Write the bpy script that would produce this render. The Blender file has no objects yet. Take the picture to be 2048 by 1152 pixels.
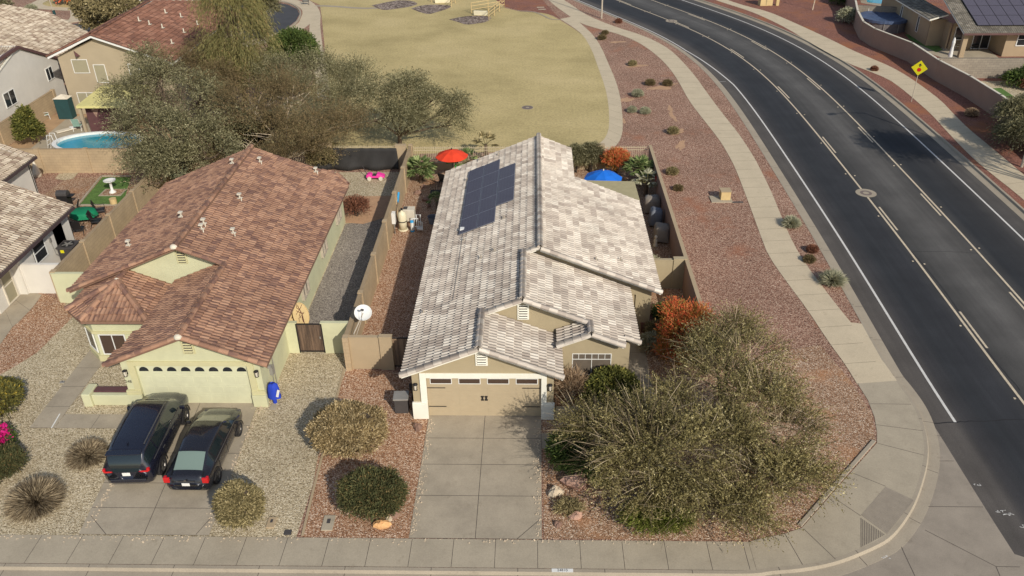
import bpy, math, random
import numpy as np
from mathutils import Vector, Matrix
random.seed(7); rng = np.random.default_rng(11)
SC = bpy.context.scene
# ---------------------------------------------------------------- camera
F_PX, PITCH, YAW, ROLL = 1662.9, 0.547713, -0.0299593, -0.0143639
CAMH = 23.2762
CAM = np.array([4.51200112, -27.50024772, CAMH])
_fw = np.array([math.sin(YAW)*math.cos(PITCH), math.cos(YAW)*math.cos(PITCH), -math.sin(PITCH)])
_r0 = np.array([math.cos(YAW), -math.sin(YAW), 0.0]); _u0 = np.cross(_r0, _fw)
_r = _r0*math.cos(ROLL)+_u0*math.sin(ROLL); _u = np.cross(_r, _fw)
cam = bpy.data.objects.new('camera', bpy.data.cameras.new('camera')); SC.collection.objects.link(cam)
cam.data.sensor_width = 36; cam.data.lens = F_PX*36/2048; cam.data.clip_end = 2000; cam.data.clip_start = .5
cam.matrix_world = Matrix(((_r[0], _u[0], -_fw[0], CAM[0]), (_r[1], _u[1], -_fw[1], CAM[1]), (_r[2], _u[2], -_fw[2], CAM[2]), (0, 0, 0, 1)))
SC.camera = cam
# ---------------------------------------------------------------- light
SUN_AZ = (0.52, -0.854)      # horizontal direction towards the sun
SUN_EL = math.radians(33)
w = bpy.data.worlds.new('World'); SC.world = w; w.use_nodes = True
nt = w.node_tree; sky = nt.nodes.new('ShaderNodeTexSky'); sky.sky_type = 'NISHITA'; sky.sun_disc = False
sky.sun_elevation = SUN_EL; sky.sun_rotation = math.atan2(SUN_AZ[0], SUN_AZ[1]); sky.air_density = 1.0; sky.dust_density = 1.2; sky.altitude = 400
bg = nt.nodes['Background']; bg.inputs[1].default_value = 0.13; hs = nt.nodes.new('ShaderNodeHueSaturation'); hs.inputs['Saturation'].default_value = .85; nt.links.new(sky.outputs[0], hs.inputs['Color']); nt.links.new(hs.outputs[0], bg.inputs[0])
sl = bpy.data.lights.new('sun', 'SUN'); sl.energy = 4.1; sl.angle = math.radians(.6); sl.color = (1, .94, .845)
sun = bpy.data.objects.new('sun', sl); SC.collection.objects.link(sun)
_sd = Vector((SUN_AZ[0]*math.cos(SUN_EL), SUN_AZ[1]*math.cos(SUN_EL), math.sin(SUN_EL)))
sun.rotation_euler = _sd.to_track_quat('Z', 'Y').to_euler(); sun.location = (20, -40, 40)
SC.view_settings.view_transform = 'Standard'; SC.view_settings.look = 'None'; SC.view_settings.gamma = 1
SC.view_settings.exposure = 0.0; SC.view_settings.use_curve_mapping = False
SC.render.engine = 'CYCLES'
SC.cycles.max_bounces = 5; SC.cycles.diffuse_bounces = 3; SC.cycles.glossy_bounces = 2; SC.cycles.transparent_max_bounces = 4
# ---------------------------------------------------------------- measuring: pixel of the 2048x1152 photo -> ground point at height z
def W(px, py, z=0.0):
    d = _fw*F_PX + _r*(px-1024) - _u*(py-576)
    t = (z-CAM[2])/d[2]; q = CAM+d*t
    return (float(q[0]), float(q[1]))
def WS(pts, z=0.0): return [W(a, b, z) for a, b in pts]
# ---------------------------------------------------------------- object helpers
OFF = {}
def props(o, label=None, cat=None, group=None, kind=None):
    if label: o['label'] = label
    if cat: o['category'] = cat
    if group: o['group'] = group
    if kind: o['kind'] = kind
    return o
def thing(name, label, cat, loc=(0, 0, 0), rotz=0.0, group=None, local=False):
    o = bpy.data.objects.new(name, None); SC.collection.objects.link(o); o.empty_display_size = .2
    o.location = loc; o.rotation_euler = (0, 0, rotz); OFF[o.name] = (0, 0, 0) if local else tuple(loc)
    return props(o, label, cat, group)
def link(name, me, parent=None):
    o = bpy.data.objects.new(name, me); SC.collection.objects.link(o)
    if parent is not None: o.parent = parent; OFF[o.name] = OFF[parent.name]
    else: OFF[o.name] = (0, 0, 0)
    return o
def children(o): return [c for c in bpy.data.objects if c.parent == o]
def dup(root, loc, rotz=0.0, label=None, scale=None):
    r = root.copy(); SC.collection.objects.link(r); r.location = loc; r.rotation_euler = (0, 0, rotz)
    if label: r['label'] = label
    if scale: r.scale = (scale,)*3
    for ch in children(root):
        c = ch.copy(); SC.collection.objects.link(c); c.parent = r
        for g in children(ch):
            d = g.copy(); SC.collection.objects.link(d); d.parent = c
    return r
class MB:
    def __init__(s): s.v = []; s.f = []; s.smooth = False
    def add(s, vs, fs):
        n = len(s.v); s.v += [tuple(map(float, p)) for p in vs]; s.f += [tuple(n+i for i in f) for f in fs]; return s
    def box(s, x0, x1, y0, y1, z0, z1):
        return s.add([(x0, y0, z0), (x1, y0, z0), (x1, y1, z0), (x0, y1, z0), (x0, y0, z1), (x1, y0, z1), (x1, y1, z1), (x0, y1, z1)],
                     [(0, 3, 2, 1), (4, 5, 6, 7), (0, 1, 5, 4), (1, 2, 6, 5), (2, 3, 7, 6), (3, 0, 4, 7)])
    def obox(s, c, U, V, N, a, b, h):     # oriented box: centre c, half sizes a, b, h along U, V, N
        c, U, V, N = map(np.array, (c, U, V, N)); vs = []
        for k in (-1, 1):
            for i, j in ((-1, -1), (1, -1), (1, 1), (-1, 1)): vs.append(c+U*a*i+V*b*j+N*h*k)
        return s.add(vs, [(0, 3, 2, 1), (4, 5, 6, 7), (0, 1, 5, 4), (1, 2, 6, 5), (2, 3, 7, 6), (3, 0, 4, 7)])
    def rbox(s, cx, cy, z0, z1, lx, ly, ang):
        c_, s_ = math.cos(ang), math.sin(ang)
        return s.obox((cx, cy, (z0+z1)/2), (c_, s_, 0), (-s_, c_, 0), (0, 0, 1), lx/2, ly/2, (z1-z0)/2)
    def prism(s, poly, z0, z1):
        n = len(poly); vs = [(x, y, z0) for x, y in poly]+[(x, y, z1) for x, y in poly]
        return s.add(vs, [tuple(range(n))[::-1], tuple(range(n, 2*n))]+[(i, (i+1) % n, n+(i+1) % n, n+i) for i in range(n)])
    def poly(s, pts): return s.add(pts, [tuple(range(len(pts)))])
    def slab3(s, pts, t):       # 3-D polygon thickened downwards by t
        n = len(pts); vs = [tuple(p) for p in pts]+[(p[0], p[1], p[2]-t) for p in pts]
        return s.add(vs, [tuple(range(n)), tuple(range(n, 2*n))[::-1]]+[(i, n+i, n+(i+1) % n, (i+1) % n) for i in range(n)])
    def vwall(s, prof, o, d, t):  # vertical wall: profile [(along, z)], origin o, dir d, thickness t to the left of d
        nx, ny = -d[1]*t, d[0]*t; n = len(prof)
        a = [(o[0]+d[0]*q, o[1]+d[1]*q, z) for q, z in prof]; b = [(x+nx, y+ny, z) for x, y, z in a]
        return s.add(a+b, [tuple(range(n)), tuple(range(n, 2*n))[::-1]]+[(i, n+i, n+(i+1) % n, (i+1) % n) for i in range(n)])
    def tube(s, pts, rad, n=8, cap=True):
        pts = [np.array(p, float) for p in pts]; m = len(pts)
        if not hasattr(rad, '__len__'): rad = [rad]*m
        rings = []; up = np.array([0, 0, 1.0])
        for i, p in enumerate(pts):
            t = pts[min(i+1, m-1)]-pts[max(i-1, 0)]; t /= (np.linalg.norm(t)+1e-9)
            a = np.cross(t, up if abs(t[2]) < .95 else np.array([1.0, 0, 0])); a /= np.linalg.norm(a); b = np.cross(t, a)
            rings.append([p+rad[i]*(a*math.cos(2*math.pi*k/n)+b*math.sin(2*math.pi*k/n)) for k in range(n)])
        vs = [q for r in rings for q in r]; fs = []
        for i in range(m-1):
            for k in range(n): fs.append((i*n+k, i*n+(k+1) % n, (i+1)*n+(k+1) % n, (i+1)*n+k))
        if cap: fs += [tuple(range(n))[::-1], tuple(range((m-1)*n, m*n))]
        return s.add(vs, fs)
    def lathe(s, prof, c=(0, 0, 0), n=20, sx=1, sy=1):
        vs = []; fs = []; m = len(prof)
        for r, z in prof:
            for k in range(n): vs.append((c[0]+sx*r*math.cos(2*math.pi*k/n), c[1]+sy*r*math.sin(2*math.pi*k/n), c[2]+z))
        for i in range(m-1):
            for k in range(n): fs.append((i*n+k, i*n+(k+1) % n, (i+1)*n+(k+1) % n, (i+1)*n+k))
        fs += [tuple(range(n))[::-1], tuple(range((m-1)*n, m*n))]
        return s.add(vs, fs)
    def rock(s, c, r, seed=0, n=10):
        q = np.random.default_rng(seed); ph = q.uniform(0, 6, 6); vs = []; fs = []; m = 7
        for i in range(m):
            th = math.pi*i/(m-1)*.98+.02
            for k in range(n):
                a = 2*math.pi*k/n; k_ = 1+.16*math.sin(2*a+ph[0]+i)+.12*math.sin(3*a+ph[1])+.10*math.cos(2*th+ph[2])+q.uniform(-.07, .07)
                vs.append((c[0]+r[0]*k_*math.sin(th)*math.cos(a), c[1]+r[1]*k_*math.sin(th)*math.sin(a), c[2]+r[2]*k_*math.cos(th)))
        for i in range(m-1):
            for k in range(n): fs.append((i*n+k, (i+1)*n+k, (i+1)*n+(k+1) % n, i*n+(k+1) % n))
        return s.add(vs, fs)
    def build(s, name, mat, parent=None, smooth=None, bevel=0):
        me = bpy.data.meshes.new(name)
        ox = (0, 0, 0) if parent is None else OFF[parent.name]
        me.from_pydata([(x-ox[0], y-ox[1], z-ox[2]) for x, y, z in s.v], [], s.f); me.validate(); me.update()
        if mat: me.materials.append(mat)
        if smooth or (smooth is None and s.smooth):
            me.polygons.foreach_set('use_smooth', [True]*len(me.polygons))
        o = link(name, me, parent)
        if bevel:
            m = o.modifiers.new('bevel', 'BEVEL'); m.width = bevel; m.segments = 2; m.limit_method = 'ANGLE'
        return o
def npmesh(name, V, Fs, mat, parent=None, uv=None, smooth=False):
    """V (n,3); Fs list of (m,k) int arrays; uv (n,2) per vertex"""
    me = bpy.data.meshes.new(name); V = np.asarray(V, np.float32)
    if parent is not None: V = V-np.array(OFF[parent.name], np.float32)
    me.vertices.add(len(V)); me.vertices.foreach_set('co', V.ravel())
    loops = np.concatenate([f.ravel() for f in Fs]); sizes = np.concatenate([np.full(len(f), f.shape[1]) for f in Fs])
    me.loops.add(len(loops)); me.loops.foreach_set('vertex_index', loops.astype(np.int32))
    me.polygons.add(len(sizes)); st = np.concatenate([[0], np.cumsum(sizes)[:-1]]).astype(np.int32)
    me.polygons.foreach_set('loop_start', st)
    if uv is not None:
        l = me.uv_layers.new(name='UVMap'); l.data.foreach_set('uv', np.asarray(uv, np.float32)[loops].ravel())
    me.update(calc_edges=True)
    me.polygons.foreach_set('use_smooth', np.full(len(sizes), bool(smooth)))
    me.materials.append(mat); return link(name, me, parent)
# ---------------------------------------------------------------- materials
def lin(r, g, b):
    f = lambda c: (c/255/12.92) if c/255 <= .04045 else ((c/255+.055)/1.055)**2.4
    return (f(r), f(g), f(b), 1)
def newmat(name):
    m = bpy.data.materials.new(name); m.use_nodes = True; n = m.node_tree; b = n.nodes['Principled BSDF']; return m, n, b
def ramp(n, cols, interp='LINEAR'):
    r = n.nodes.new('ShaderNodeValToRGB'); r.color_ramp.interpolation = interp; e = r.color_ramp.elements
    while len(e) < len(cols): e.new(.5)
    for i, (p, c) in enumerate(cols): e[i].position = p; e[i].color = c if len(c) == 4 else (*c, 1)
    return r
def noise(n, vec, scale, detail=3, rough=.55):
    t = n.nodes.new('ShaderNodeTexNoise'); t.inputs['Scale'].default_value = scale; t.inputs['Detail'].default_value = detail; t.inputs['Roughness'].default_value = rough
    n.links.new(vec, t.inputs['Vector']); return t
def mul(c, k): return (min(1, c[0]*k), min(1, c[1]*k), min(1, c[2]*k), 1)
def mixc(n, fac, a, b, mode='MIX'):
    m = n.nodes.new('ShaderNodeMix'); m.data_type = 'RGBA'; m.blend_type = mode
    for i, x in ((0, fac), (6, a), (7, b)):
        if hasattr(x, 'links') or hasattr(x, 'is_linked'): n.links.new(x, m.inputs[i])
        else: m.inputs[i].default_value = x
    return m.outputs[2]
def plain(name, col, rough=.7, metal=0, var=.12, scale=3.0, bump=0.0, bscale=40, spec=.4, fine=0.0):
    m, n, b = newmat(name); tc = n.nodes.new('ShaderNodeNewGeometry').outputs['Position']
    t = noise(n, tc, scale, 5); r = ramp(n, [(.3, mul(col, 1-var)), (.7, mul(col, 1+var))]); n.links.new(t.outputs[0], r.inputs[0])
    out = r.outputs[0]
    if fine:
        t3 = noise(n, tc, 22, 2); r3 = ramp(n, [(.35, (1-fine,)*3), (.65, (1+fine,)*3)]); n.links.new(t3.outputs[0], r3.inputs[0]); out = mixc(n, 1.0, out, r3.outputs[0], 'MULTIPLY')
    n.links.new(out, b.inputs['Base Color']); b.inputs['Roughness'].default_value = rough; b.inputs['Metallic'].default_value = metal
    b.inputs['Specular IOR Level'].default_value = spec
    if bump:
        t2 = noise(n, tc, bscale, 3); bp = n.nodes.new('ShaderNodeBump'); bp.inputs['Strength'].default_value = bump; bp.inputs['Distance'].default_value = .02
        n.links.new(t2.outputs[0], bp.inputs['Height']); n.links.new(bp.outputs[0], b.inputs['Normal'])
    return m
def gravel(name, cols, scale=17, patch=None, patch_s=.35, contrast=1.0, bump=.8, patch_lo=.5, patch_hi=.7):
    m, n, b = newmat(name); pos = n.nodes.new('ShaderNodeNewGeometry').outputs['Position']
    v = n.nodes.new('ShaderNodeTexVoronoi'); v.inputs['Scale'].default_value = scale; n.links.new(pos, v.inputs['Vector'])
    sep = n.nodes.new('ShaderNodeSeparateColor'); n.links.new(v.outputs['Color'], sep.inputs[0])
    r = ramp(n, [(i/(len(cols)-1) if len(cols) > 1 else 0, c) for i, c in enumerate(cols)], 'LINEAR'); n.links.new(sep.outputs[0], r.inputs[0])
    out = r.outputs[0]
    t = noise(n, pos, .25, 4); r2 = ramp(n, [(.3, (.86, .86, .86)), (.7, (1.12, 1.12, 1.12))]); n.links.new(t.outputs[0], r2.inputs[0]); out = mixc(n, 1.0, out, r2.outputs[0], 'MULTIPLY')
    if patch:
        t = noise(n, pos, patch_s, 5, .6); r3 = ramp(n, [(patch_lo, (0, 0, 0)), (patch_hi, (1, 1, 1))]); n.links.new(t.outputs[0], r3.inputs[0])
        out = mixc(n, r3.outputs[0], out, patch)
    n.links.new(out, b.inputs['Base Color']); b.inputs['Roughness'].default_value = .9; b.inputs['Specular IOR Level'].default_value = .2
    bp = n.nodes.new('ShaderNodeBump'); bp.inputs['Strength'].default_value = bump; bp.inputs['Distance'].default_value = .03; bp.invert = True
    n.links.new(v.outputs['Distance'], bp.inputs['Height']); n.links.new(bp.outputs[0], b.inputs['Normal'])
    return m
def tilemat(name, cols, flash, flash_amt=.5, roll_shade=.55):
    m, n, b = newmat(name); uv = n.nodes.new('ShaderNodeUVMap').outputs[0]
    fl = n.nodes.new('ShaderNodeVectorMath'); fl.operation = 'FLOOR'; n.links.new(uv, fl.inputs[0])
    wn = n.nodes.new('ShaderNodeTexWhiteNoise'); wn.noise_dimensions = '3D'; n.links.new(fl.outputs[0], wn.inputs['Vector'])
    r = ramp(n, cols, 'LINEAR'); n.links.new(wn.outputs['Value'], r.inputs[0])
    mp = n.nodes.new('ShaderNodeMapping'); mp.inputs['Scale'].default_value = (1.6, .55, 1); n.links.new(uv, mp.inputs[0])
    add = n.nodes.new('ShaderNodeVectorMath'); add.operation = 'ADD'; n.links.new(mp.outputs[0], add.inputs[0]); sc = n.nodes.new('ShaderNodeVectorMath'); sc.operation = 'SCALE'; sc.inputs[3].default_value = 7
    n.links.new(wn.outputs['Color'], sc.inputs[0]); n.links.new(sc.outputs[0], add.inputs[1])
    t = noise(n, add.outputs[0], 1.0, 3); r2 = ramp(n, [(.50, (0, 0, 0)), (.60, (flash_amt,)*3)]); n.links.new(t.outputs[0], r2.inputs[0])
    out = mixc(n, r2.outputs[0], r.outputs[0], flash)
    pos = n.nodes.new('ShaderNodeNewGeometry').outputs['Position']
    t2 = noise(n, pos, .5, 5); r3 = ramp(n, [(.35, (.88, .88, .88)), (.65, (1.1, 1.1, 1.1))]); n.links.new(t2.outputs[0], r3.inputs[0]); out = mixc(n, 1.0, out, r3.outputs[0], 'MULTIPLY')
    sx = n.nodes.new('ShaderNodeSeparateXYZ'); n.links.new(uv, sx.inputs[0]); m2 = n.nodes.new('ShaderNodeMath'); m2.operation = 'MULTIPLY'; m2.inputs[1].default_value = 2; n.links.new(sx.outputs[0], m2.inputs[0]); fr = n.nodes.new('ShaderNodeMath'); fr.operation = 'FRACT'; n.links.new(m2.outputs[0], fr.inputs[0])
    rd = ramp(n, [(0, (roll_shade,)*3), (.14, (1, 1, 1)), (.5, (1.0, 1.0, 1.0)), (.72, (roll_shade*1.15,)*3), (1, (roll_shade,)*3)]); n.links.new(fr.outputs[0], rd.inputs[0]); out = mixc(n, 1.0, out, rd.outputs[0], 'MULTIPLY')   # shade between the tile rolls painted into the colour, channels darker than crests
    n.links.new(out, b.inputs['Base Color']); b.inputs['Roughness'].default_value = .8; b.inputs['Specular IOR Level'].default_value = .3
    return m
def leafmat(name, cols, trans=.25, clump=1.0):
    m, n, b = newmat(name); uv = n.nodes.new('ShaderNodeUVMap').outputs[0]
    sx = n.nodes.new('ShaderNodeSeparateXYZ'); n.links.new(uv, sx.inputs[0]); r = ramp(n, cols); n.links.new(sx.outputs[0], r.inputs[0])
    pos = n.nodes.new('ShaderNodeNewGeometry').outputs['Position']; t = noise(n, pos, clump, 3)
    r3 = ramp(n, [(.3, (.75, .75, .75)), (.7, (1.25, 1.25, 1.25))]); n.links.new(t.outputs[0], r3.inputs[0]); out = mixc(n, 1.0, r.outputs[0], r3.outputs[0], 'MULTIPLY')
    n.links.new(out, b.inputs['Base Color']); b.inputs['Roughness'].default_value = .75; b.inputs['Specular IOR Level'].default_value = .2
    tr = n.nodes.new('ShaderNodeBsdfTranslucent'); n.links.new(out, tr.inputs[0]); mx = n.nodes.new('ShaderNodeMixShader'); mx.inputs[0].default_value = trans
    n.links.new(b.outputs[0], mx.inputs[1]); n.links.new(tr.outputs[0], mx.inputs[2]); n.links.new(mx.outputs[0], n.nodes['Material Output'].inputs[0])
    return m
def glassy(name, col, rough=.08):
    m, n, b = newmat(name); b.inputs['Base Color'].default_value = col; b.inputs['Roughness'].default_value = rough; b.inputs['Specular IOR Level'].default_value = .8
    return m
def concrete(name, col, stain=.16):
    m, n, b = newmat(name); pos = n.nodes.new('ShaderNodeNewGeometry').outputs['Position']
    t = noise(n, pos, .7, 6, .65); r = ramp(n, [(.28, mul(col, 1-stain)), (.52, col), (.75, mul(col, 1+stain*.7))]); n.links.new(t.outputs[0], r.inputs[0])
    t2 = noise(n, pos, 25, 3); r2 = ramp(n, [(.35, (.93, .93, .93)), (.65, (1.06, 1.06, 1.06))]); n.links.new(t2.outputs[0], r2.inputs[0])
    out = mixc(n, 1.0, r.outputs[0], r2.outputs[0], 'MULTIPLY')
    t4 = noise(n, pos, 1.9, 4, .7); r4 = ramp(n, [(.30, (.72, .70, .68)), (.40, (1, 1, 1))]); n.links.new(t4.outputs[0], r4.inputs[0])
    out = mixc(n, .5, out, mixc(n, 1.0, out, r4.outputs[0], 'MULTIPLY'))
    n.links.new(out, b.inputs['Base Color']); b.inputs['Roughness'].default_value = .85; b.inputs['Specular IOR Level'].default_value = .25
    return m
M = {}
M['red_gravel'] = gravel('red_gravel', [lin(86, 58, 44), lin(128, 93, 76), lin(150, 114, 94), lin(168, 134, 112), lin(204, 176, 152)], 24, lin(158, 104, 76), .22, patch_lo=.58, patch_hi=.74)
M['east_gravel'] = gravel('east_gravel', [lin(100, 66, 56), lin(126, 84, 70), lin(142, 98, 82), lin(160, 116, 98)], 22, lin(150, 98, 68), .3, patch_lo=.5, patch_hi=.66)
M['orange_gravel'] = gravel('orange_gravel', [lin(104, 72, 50), lin(144, 104, 76), lin(168, 128, 98), lin(188, 152, 122), lin(224, 202, 178)], 27)
M['yard_gravel'] = gravel('yard_gravel', [lin(100, 74, 54), lin(138, 104, 78), lin(160, 124, 96), lin(180, 148, 120), lin(220, 200, 176)], 27, lin(170, 122, 84), .5, patch_lo=.55, patch_hi=.75)
M['tan_gravel'] = gravel('tan_gravel', [lin(118, 104, 78), lin(160, 144, 114), lin(182, 165, 134), lin(200, 184, 153), lin(222, 208, 180)], 26, lin(160, 138, 108), .3, patch_lo=.6, patch_hi=.8)
M['grey_gravel'] = gravel('grey_gravel', [lin(96, 88, 84), lin(130, 120, 110), lin(150, 140, 128), lin(180, 170, 156)], 26)
M['soil'] = plain('soil', lin(168, 138, 104), .95, var=.15, scale=1.2, bump=.5, bscale=15)
M['tile_base'] = plain('tile_base', lin(128, 98, 80), .9)
M['groove'] = plain('groove', lin(112, 102, 90), .9)
M['bare_dirt'] = plain('bare_dirt', lin(176, 140, 108), .95, var=.12, scale=3, fine=.15)
M['rubble'] = gravel('rubble', [lin(70, 58, 52), lin(110, 94, 84), lin(140, 124, 112), lin(165, 150, 136)], 5, bump=1)
m, n, b = newmat('dry_lawn'); pos = n.nodes.new('ShaderNodeNewGeometry').outputs['Position']
t = noise(n, pos, .12, 6, .6); r = ramp(n, [(.3, lin(166, 150, 105)), (.5, lin(184, 166, 118)), (.72, lin(194, 175, 128))]); n.links.new(t.outputs[0], r.inputs[0])
t2 = noise(n, pos, 5, 6, .85); r2 = ramp(n, [(.36, (.72, .72, .72)), (.58, (1.1, 1.1, 1.1))]); n.links.new(t2.outputs[0], r2.inputs[0])
mp = n.nodes.new('ShaderNodeMapping'); mp.inputs['Scale'].default_value = (.3, .5, 1); mp.inputs['Rotation'].default_value = (0, 0, .7); n.links.new(pos, mp.inputs[0])
t3 = noise(n, mp.outputs[0], .8, 6, .7); r3 = ramp(n, [(.35, (.93, .93, .92)), (.65, (1.05, 1.05, 1.06))]); n.links.new(t3.outputs[0], r3.inputs[0])
o_ = mixc(n, 1.0, mixc(n, 1.0, r.outputs[0], r2.outputs[0], 'MULTIPLY'), r3.outputs[0], 'MULTIPLY')
t5 = noise(n, pos, .07, 4); r5 = ramp(n, [(.62, (0, 0, 0)), (.74, (.6, .6, .6))]); n.links.new(t5.outputs[0], r5.inputs[0]); o_ = mixc(n, r5.outputs[0], o_, lin(158, 126, 100))
n.links.new(o_, b.inputs['Base Color']); b.inputs['Roughness'].default_value = .95; b.inputs['Specular IOR Level'].default_value = .1
bp = n.nodes.new('ShaderNodeBump'); bp.inputs['Strength'].default_value = .6; bp.inputs['Distance'].default_value = .05; n.links.new(t2.outputs[0], bp.inputs['Height']); n.links.new(bp.outputs[0], b.inputs['Normal'])
M['lawn'] = m
M['turf'] = plain('turf', lin(84, 112, 50), .95, var=.2, scale=2, fine=.25, bump=.5)
M['concrete'] = concrete('concrete', lin(165, 153, 132))
M['walk'] = concrete('walk', lin(192, 176, 148), .10)
M['drive'] = concrete('drive', lin(162, 150, 130), .22)
M['curb'] = concrete('curb', lin(158, 146, 127), .12)
M['apron'] = concrete('apron', lin(146, 135, 120), .22)
M['joint'] = plain('joint', lin(84, 76, 68), .9)
M['white_line'] = plain('white_line', lin(200, 196, 188), .8, var=.1, scale=6)
M['yellow_line'] = plain('yellow_line', lin(192, 176, 150), .8, var=.14, scale=6)
# road: tone follows the distance from the centre line (wheel wear), offset stored in UV.x
m, n, b = newmat('asphalt'); uv = n.nodes.new('ShaderNodeUVMap').outputs[0]; sx = n.nodes.new('ShaderNodeSeparateXYZ'); n.links.new(uv, sx.inputs[0])
mr = n.nodes.new('ShaderNodeMapRange'); mr.inputs[1].default_value = -5; mr.inputs[2].default_value = 9; n.links.new(sx.outputs[0], mr.inputs[0])
g_ = lambda v, k=1.0: lin(v*1.0, v*.985, v*.97)
def P_(o): return (o+5)/14
cols = [(P_(-5), lin(84, 78, 72)), (P_(-3.6), lin(80, 75, 70)), (P_(-3.1), lin(56, 54, 54)), (P_(-2.2), lin(44, 45, 47)), (P_(-.6), lin(48, 48, 50)), (P_(.5), lin(66, 64, 61)), (P_(2.1), lin(88, 85, 81)), (P_(3.3), lin(76, 73, 69)), (P_(4.6), lin(43, 44, 46)), (P_(6.3), lin(49, 48, 48)), (P_(7.4), lin(78, 74, 70)), (P_(9), lin(84, 79, 73))]
r = ramp(n, cols); n.links.new(mr.outputs[0], r.inputs[0]); pos = n.nodes.new('ShaderNodeNewGeometry').outputs['Position']
mpr = n.nodes.new('ShaderNodeMapping'); mpr.inputs['Scale'].default_value = (3.2, .12, 1); n.links.new(uv, mpr.inputs[0])
ts = noise(n, mpr.outputs[0], 1.0, 4); rs = ramp(n, [(.35, (.90, .90, .90)), (.65, (1.10, 1.10, 1.10))]); n.links.new(ts.outputs[0], rs.inputs[0])
t = noise(n, pos, .5, 5); r2 = ramp(n, [(.3, (.85, .85, .85)), (.7, (1.15, 1.15, 1.15))]); n.links.new(t.outputs[0], r2.inputs[0])
t3 = noise(n, pos, 40, 2); r3 = ramp(n, [(.3, (.75, .75, .75)), (.7, (1.25, 1.25, 1.25))]); n.links.new(t3.outputs[0], r3.inputs[0])
o_ = mixc(n, 1.0, mixc(n, 1.0, mixc(n, 1.0, r.outputs[0], r2.outputs[0], 'MULTIPLY'), r3.outputs[0], 'MULTIPLY'), rs.outputs[0], 'MULTIPLY')
n.links.new(o_, b.inputs['Base Color']); b.inputs['Roughness'].default_value = .85; b.inputs['Specular IOR Level'].default_value = .3
M['asphalt'] = m
M['asphalt_plain'] = plain('asphalt_plain', lin(66, 65, 66), .85, var=.15, scale=.8, fine=.12)
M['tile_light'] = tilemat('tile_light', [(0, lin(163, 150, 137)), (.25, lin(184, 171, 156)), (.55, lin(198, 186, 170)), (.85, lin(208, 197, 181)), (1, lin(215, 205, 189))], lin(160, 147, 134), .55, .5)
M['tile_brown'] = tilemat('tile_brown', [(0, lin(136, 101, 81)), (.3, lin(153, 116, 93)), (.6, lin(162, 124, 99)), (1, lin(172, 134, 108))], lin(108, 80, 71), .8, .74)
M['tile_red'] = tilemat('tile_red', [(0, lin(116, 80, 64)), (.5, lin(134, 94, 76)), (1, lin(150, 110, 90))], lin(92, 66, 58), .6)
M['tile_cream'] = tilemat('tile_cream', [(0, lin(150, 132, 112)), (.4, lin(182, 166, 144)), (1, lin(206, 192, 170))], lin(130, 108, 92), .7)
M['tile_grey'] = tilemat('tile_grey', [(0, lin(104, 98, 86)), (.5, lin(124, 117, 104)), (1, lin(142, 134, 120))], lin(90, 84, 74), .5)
M['stucco_tan'] = plain('stucco_tan', lin(164, 149, 119), .9, var=.05, scale=1.5, bump=.25, bscale=60)
M['stucco_trim'] = plain('stucco_trim', lin(226, 222, 206), .85, var=.04, scale=2)
M['stucco_yellow'] = plain('stucco_yellow', lin(192, 190, 154), .9, var=.07, scale=1.2, bump=.2, bscale=60)
M['trim_khaki'] = plain('trim_khaki', lin(193, 186, 143), .9, var=.04, scale=2)
M['stucco_white'] = plain('stucco_white', lin(206, 200, 188), .9, var=.05, scale=1.2, bump=.2, bscale=60)
M['stucco_beige'] = plain('stucco_beige', lin(164, 149, 123), .9, var=.05, scale=1, bump=.2, bscale=60)
M['stucco_rose'] = plain('stucco_rose', lin(150, 122, 106), .9, var=.06, scale=1, bump=.2, bscale=60)
M['stucco_house_right'] = plain('stucco_house_right', lin(160, 140, 112), .9, var=.05, scale=1, bump=.2, bscale=60)
M['wall_tan'] = plain('wall_tan', lin(168, 148, 118), .9, var=.07, scale=.8, bump=.3, bscale=30)
M['block_grey'] = None
def blockmat(name, c1, c2, cm, bw=.4, bh=.2):
    m, n, b = newmat(name); pos = n.nodes.new('ShaderNodeNewGeometry').outputs['Position']; sp = n.nodes.new('ShaderNodeSeparateXYZ'); n.links.new(pos, sp.inputs[0])
    ad = n.nodes.new('ShaderNodeMath'); n.links.new(sp.outputs[0], ad.inputs[0]); n.links.new(sp.outputs[1], ad.inputs[1])
    cb = n.nodes.new('ShaderNodeCombineXYZ'); n.links.new(ad.outputs[0], cb.inputs[0]); n.links.new(sp.outputs[2], cb.inputs[1])
    br = n.nodes.new('ShaderNodeTexBrick'); br.inputs['Scale'].default_value = 1; br.inputs['Brick Width'].default_value = bw; br.inputs['Row Height'].default_value = bh; br.inputs['Mortar Size'].default_value = .008
    br.inputs['Color1'].default_value = c1; br.inputs['Color2'].default_value = c2; br.inputs['Mortar'].default_value = cm; n.links.new(cb.outputs[0], br.inputs['Vector'])
    t = noise(n, pos, 1.0, 5); r = ramp(n, [(.3, (.88, .88, .88)), (.7, (1.1, 1.1, 1.1))]); n.links.new(t.outputs[0], r.inputs[0])
    n.links.new(mixc(n, 1.0, br.outputs[0], r.outputs[0], 'MULTIPLY'), b.inputs['Base Color']); b.inputs['Roughness'].default_value = .9; b.inputs['Specular IOR Level'].default_value = .2; return m
M['block_grey'] = blockmat('block_grey', lin(136, 126, 112), lin(146, 136, 120), lin(108, 100, 90))
M['block_tan'] = blockmat('block_tan', lin(176, 154, 122), lin(170, 149, 119), lin(152, 132, 104))
M['door_tan'] = plain('door_tan', lin(172, 155, 126), .7, var=.03)
M['door_cream'] = plain('door_cream', lin(198, 196, 163), .7, var=.05)
M['black'] = plain('black', lin(34, 32, 32), .55, var=.1)
M['dark_grey'] = plain('dark_grey', lin(70, 66, 64), .6, var=.12)
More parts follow.
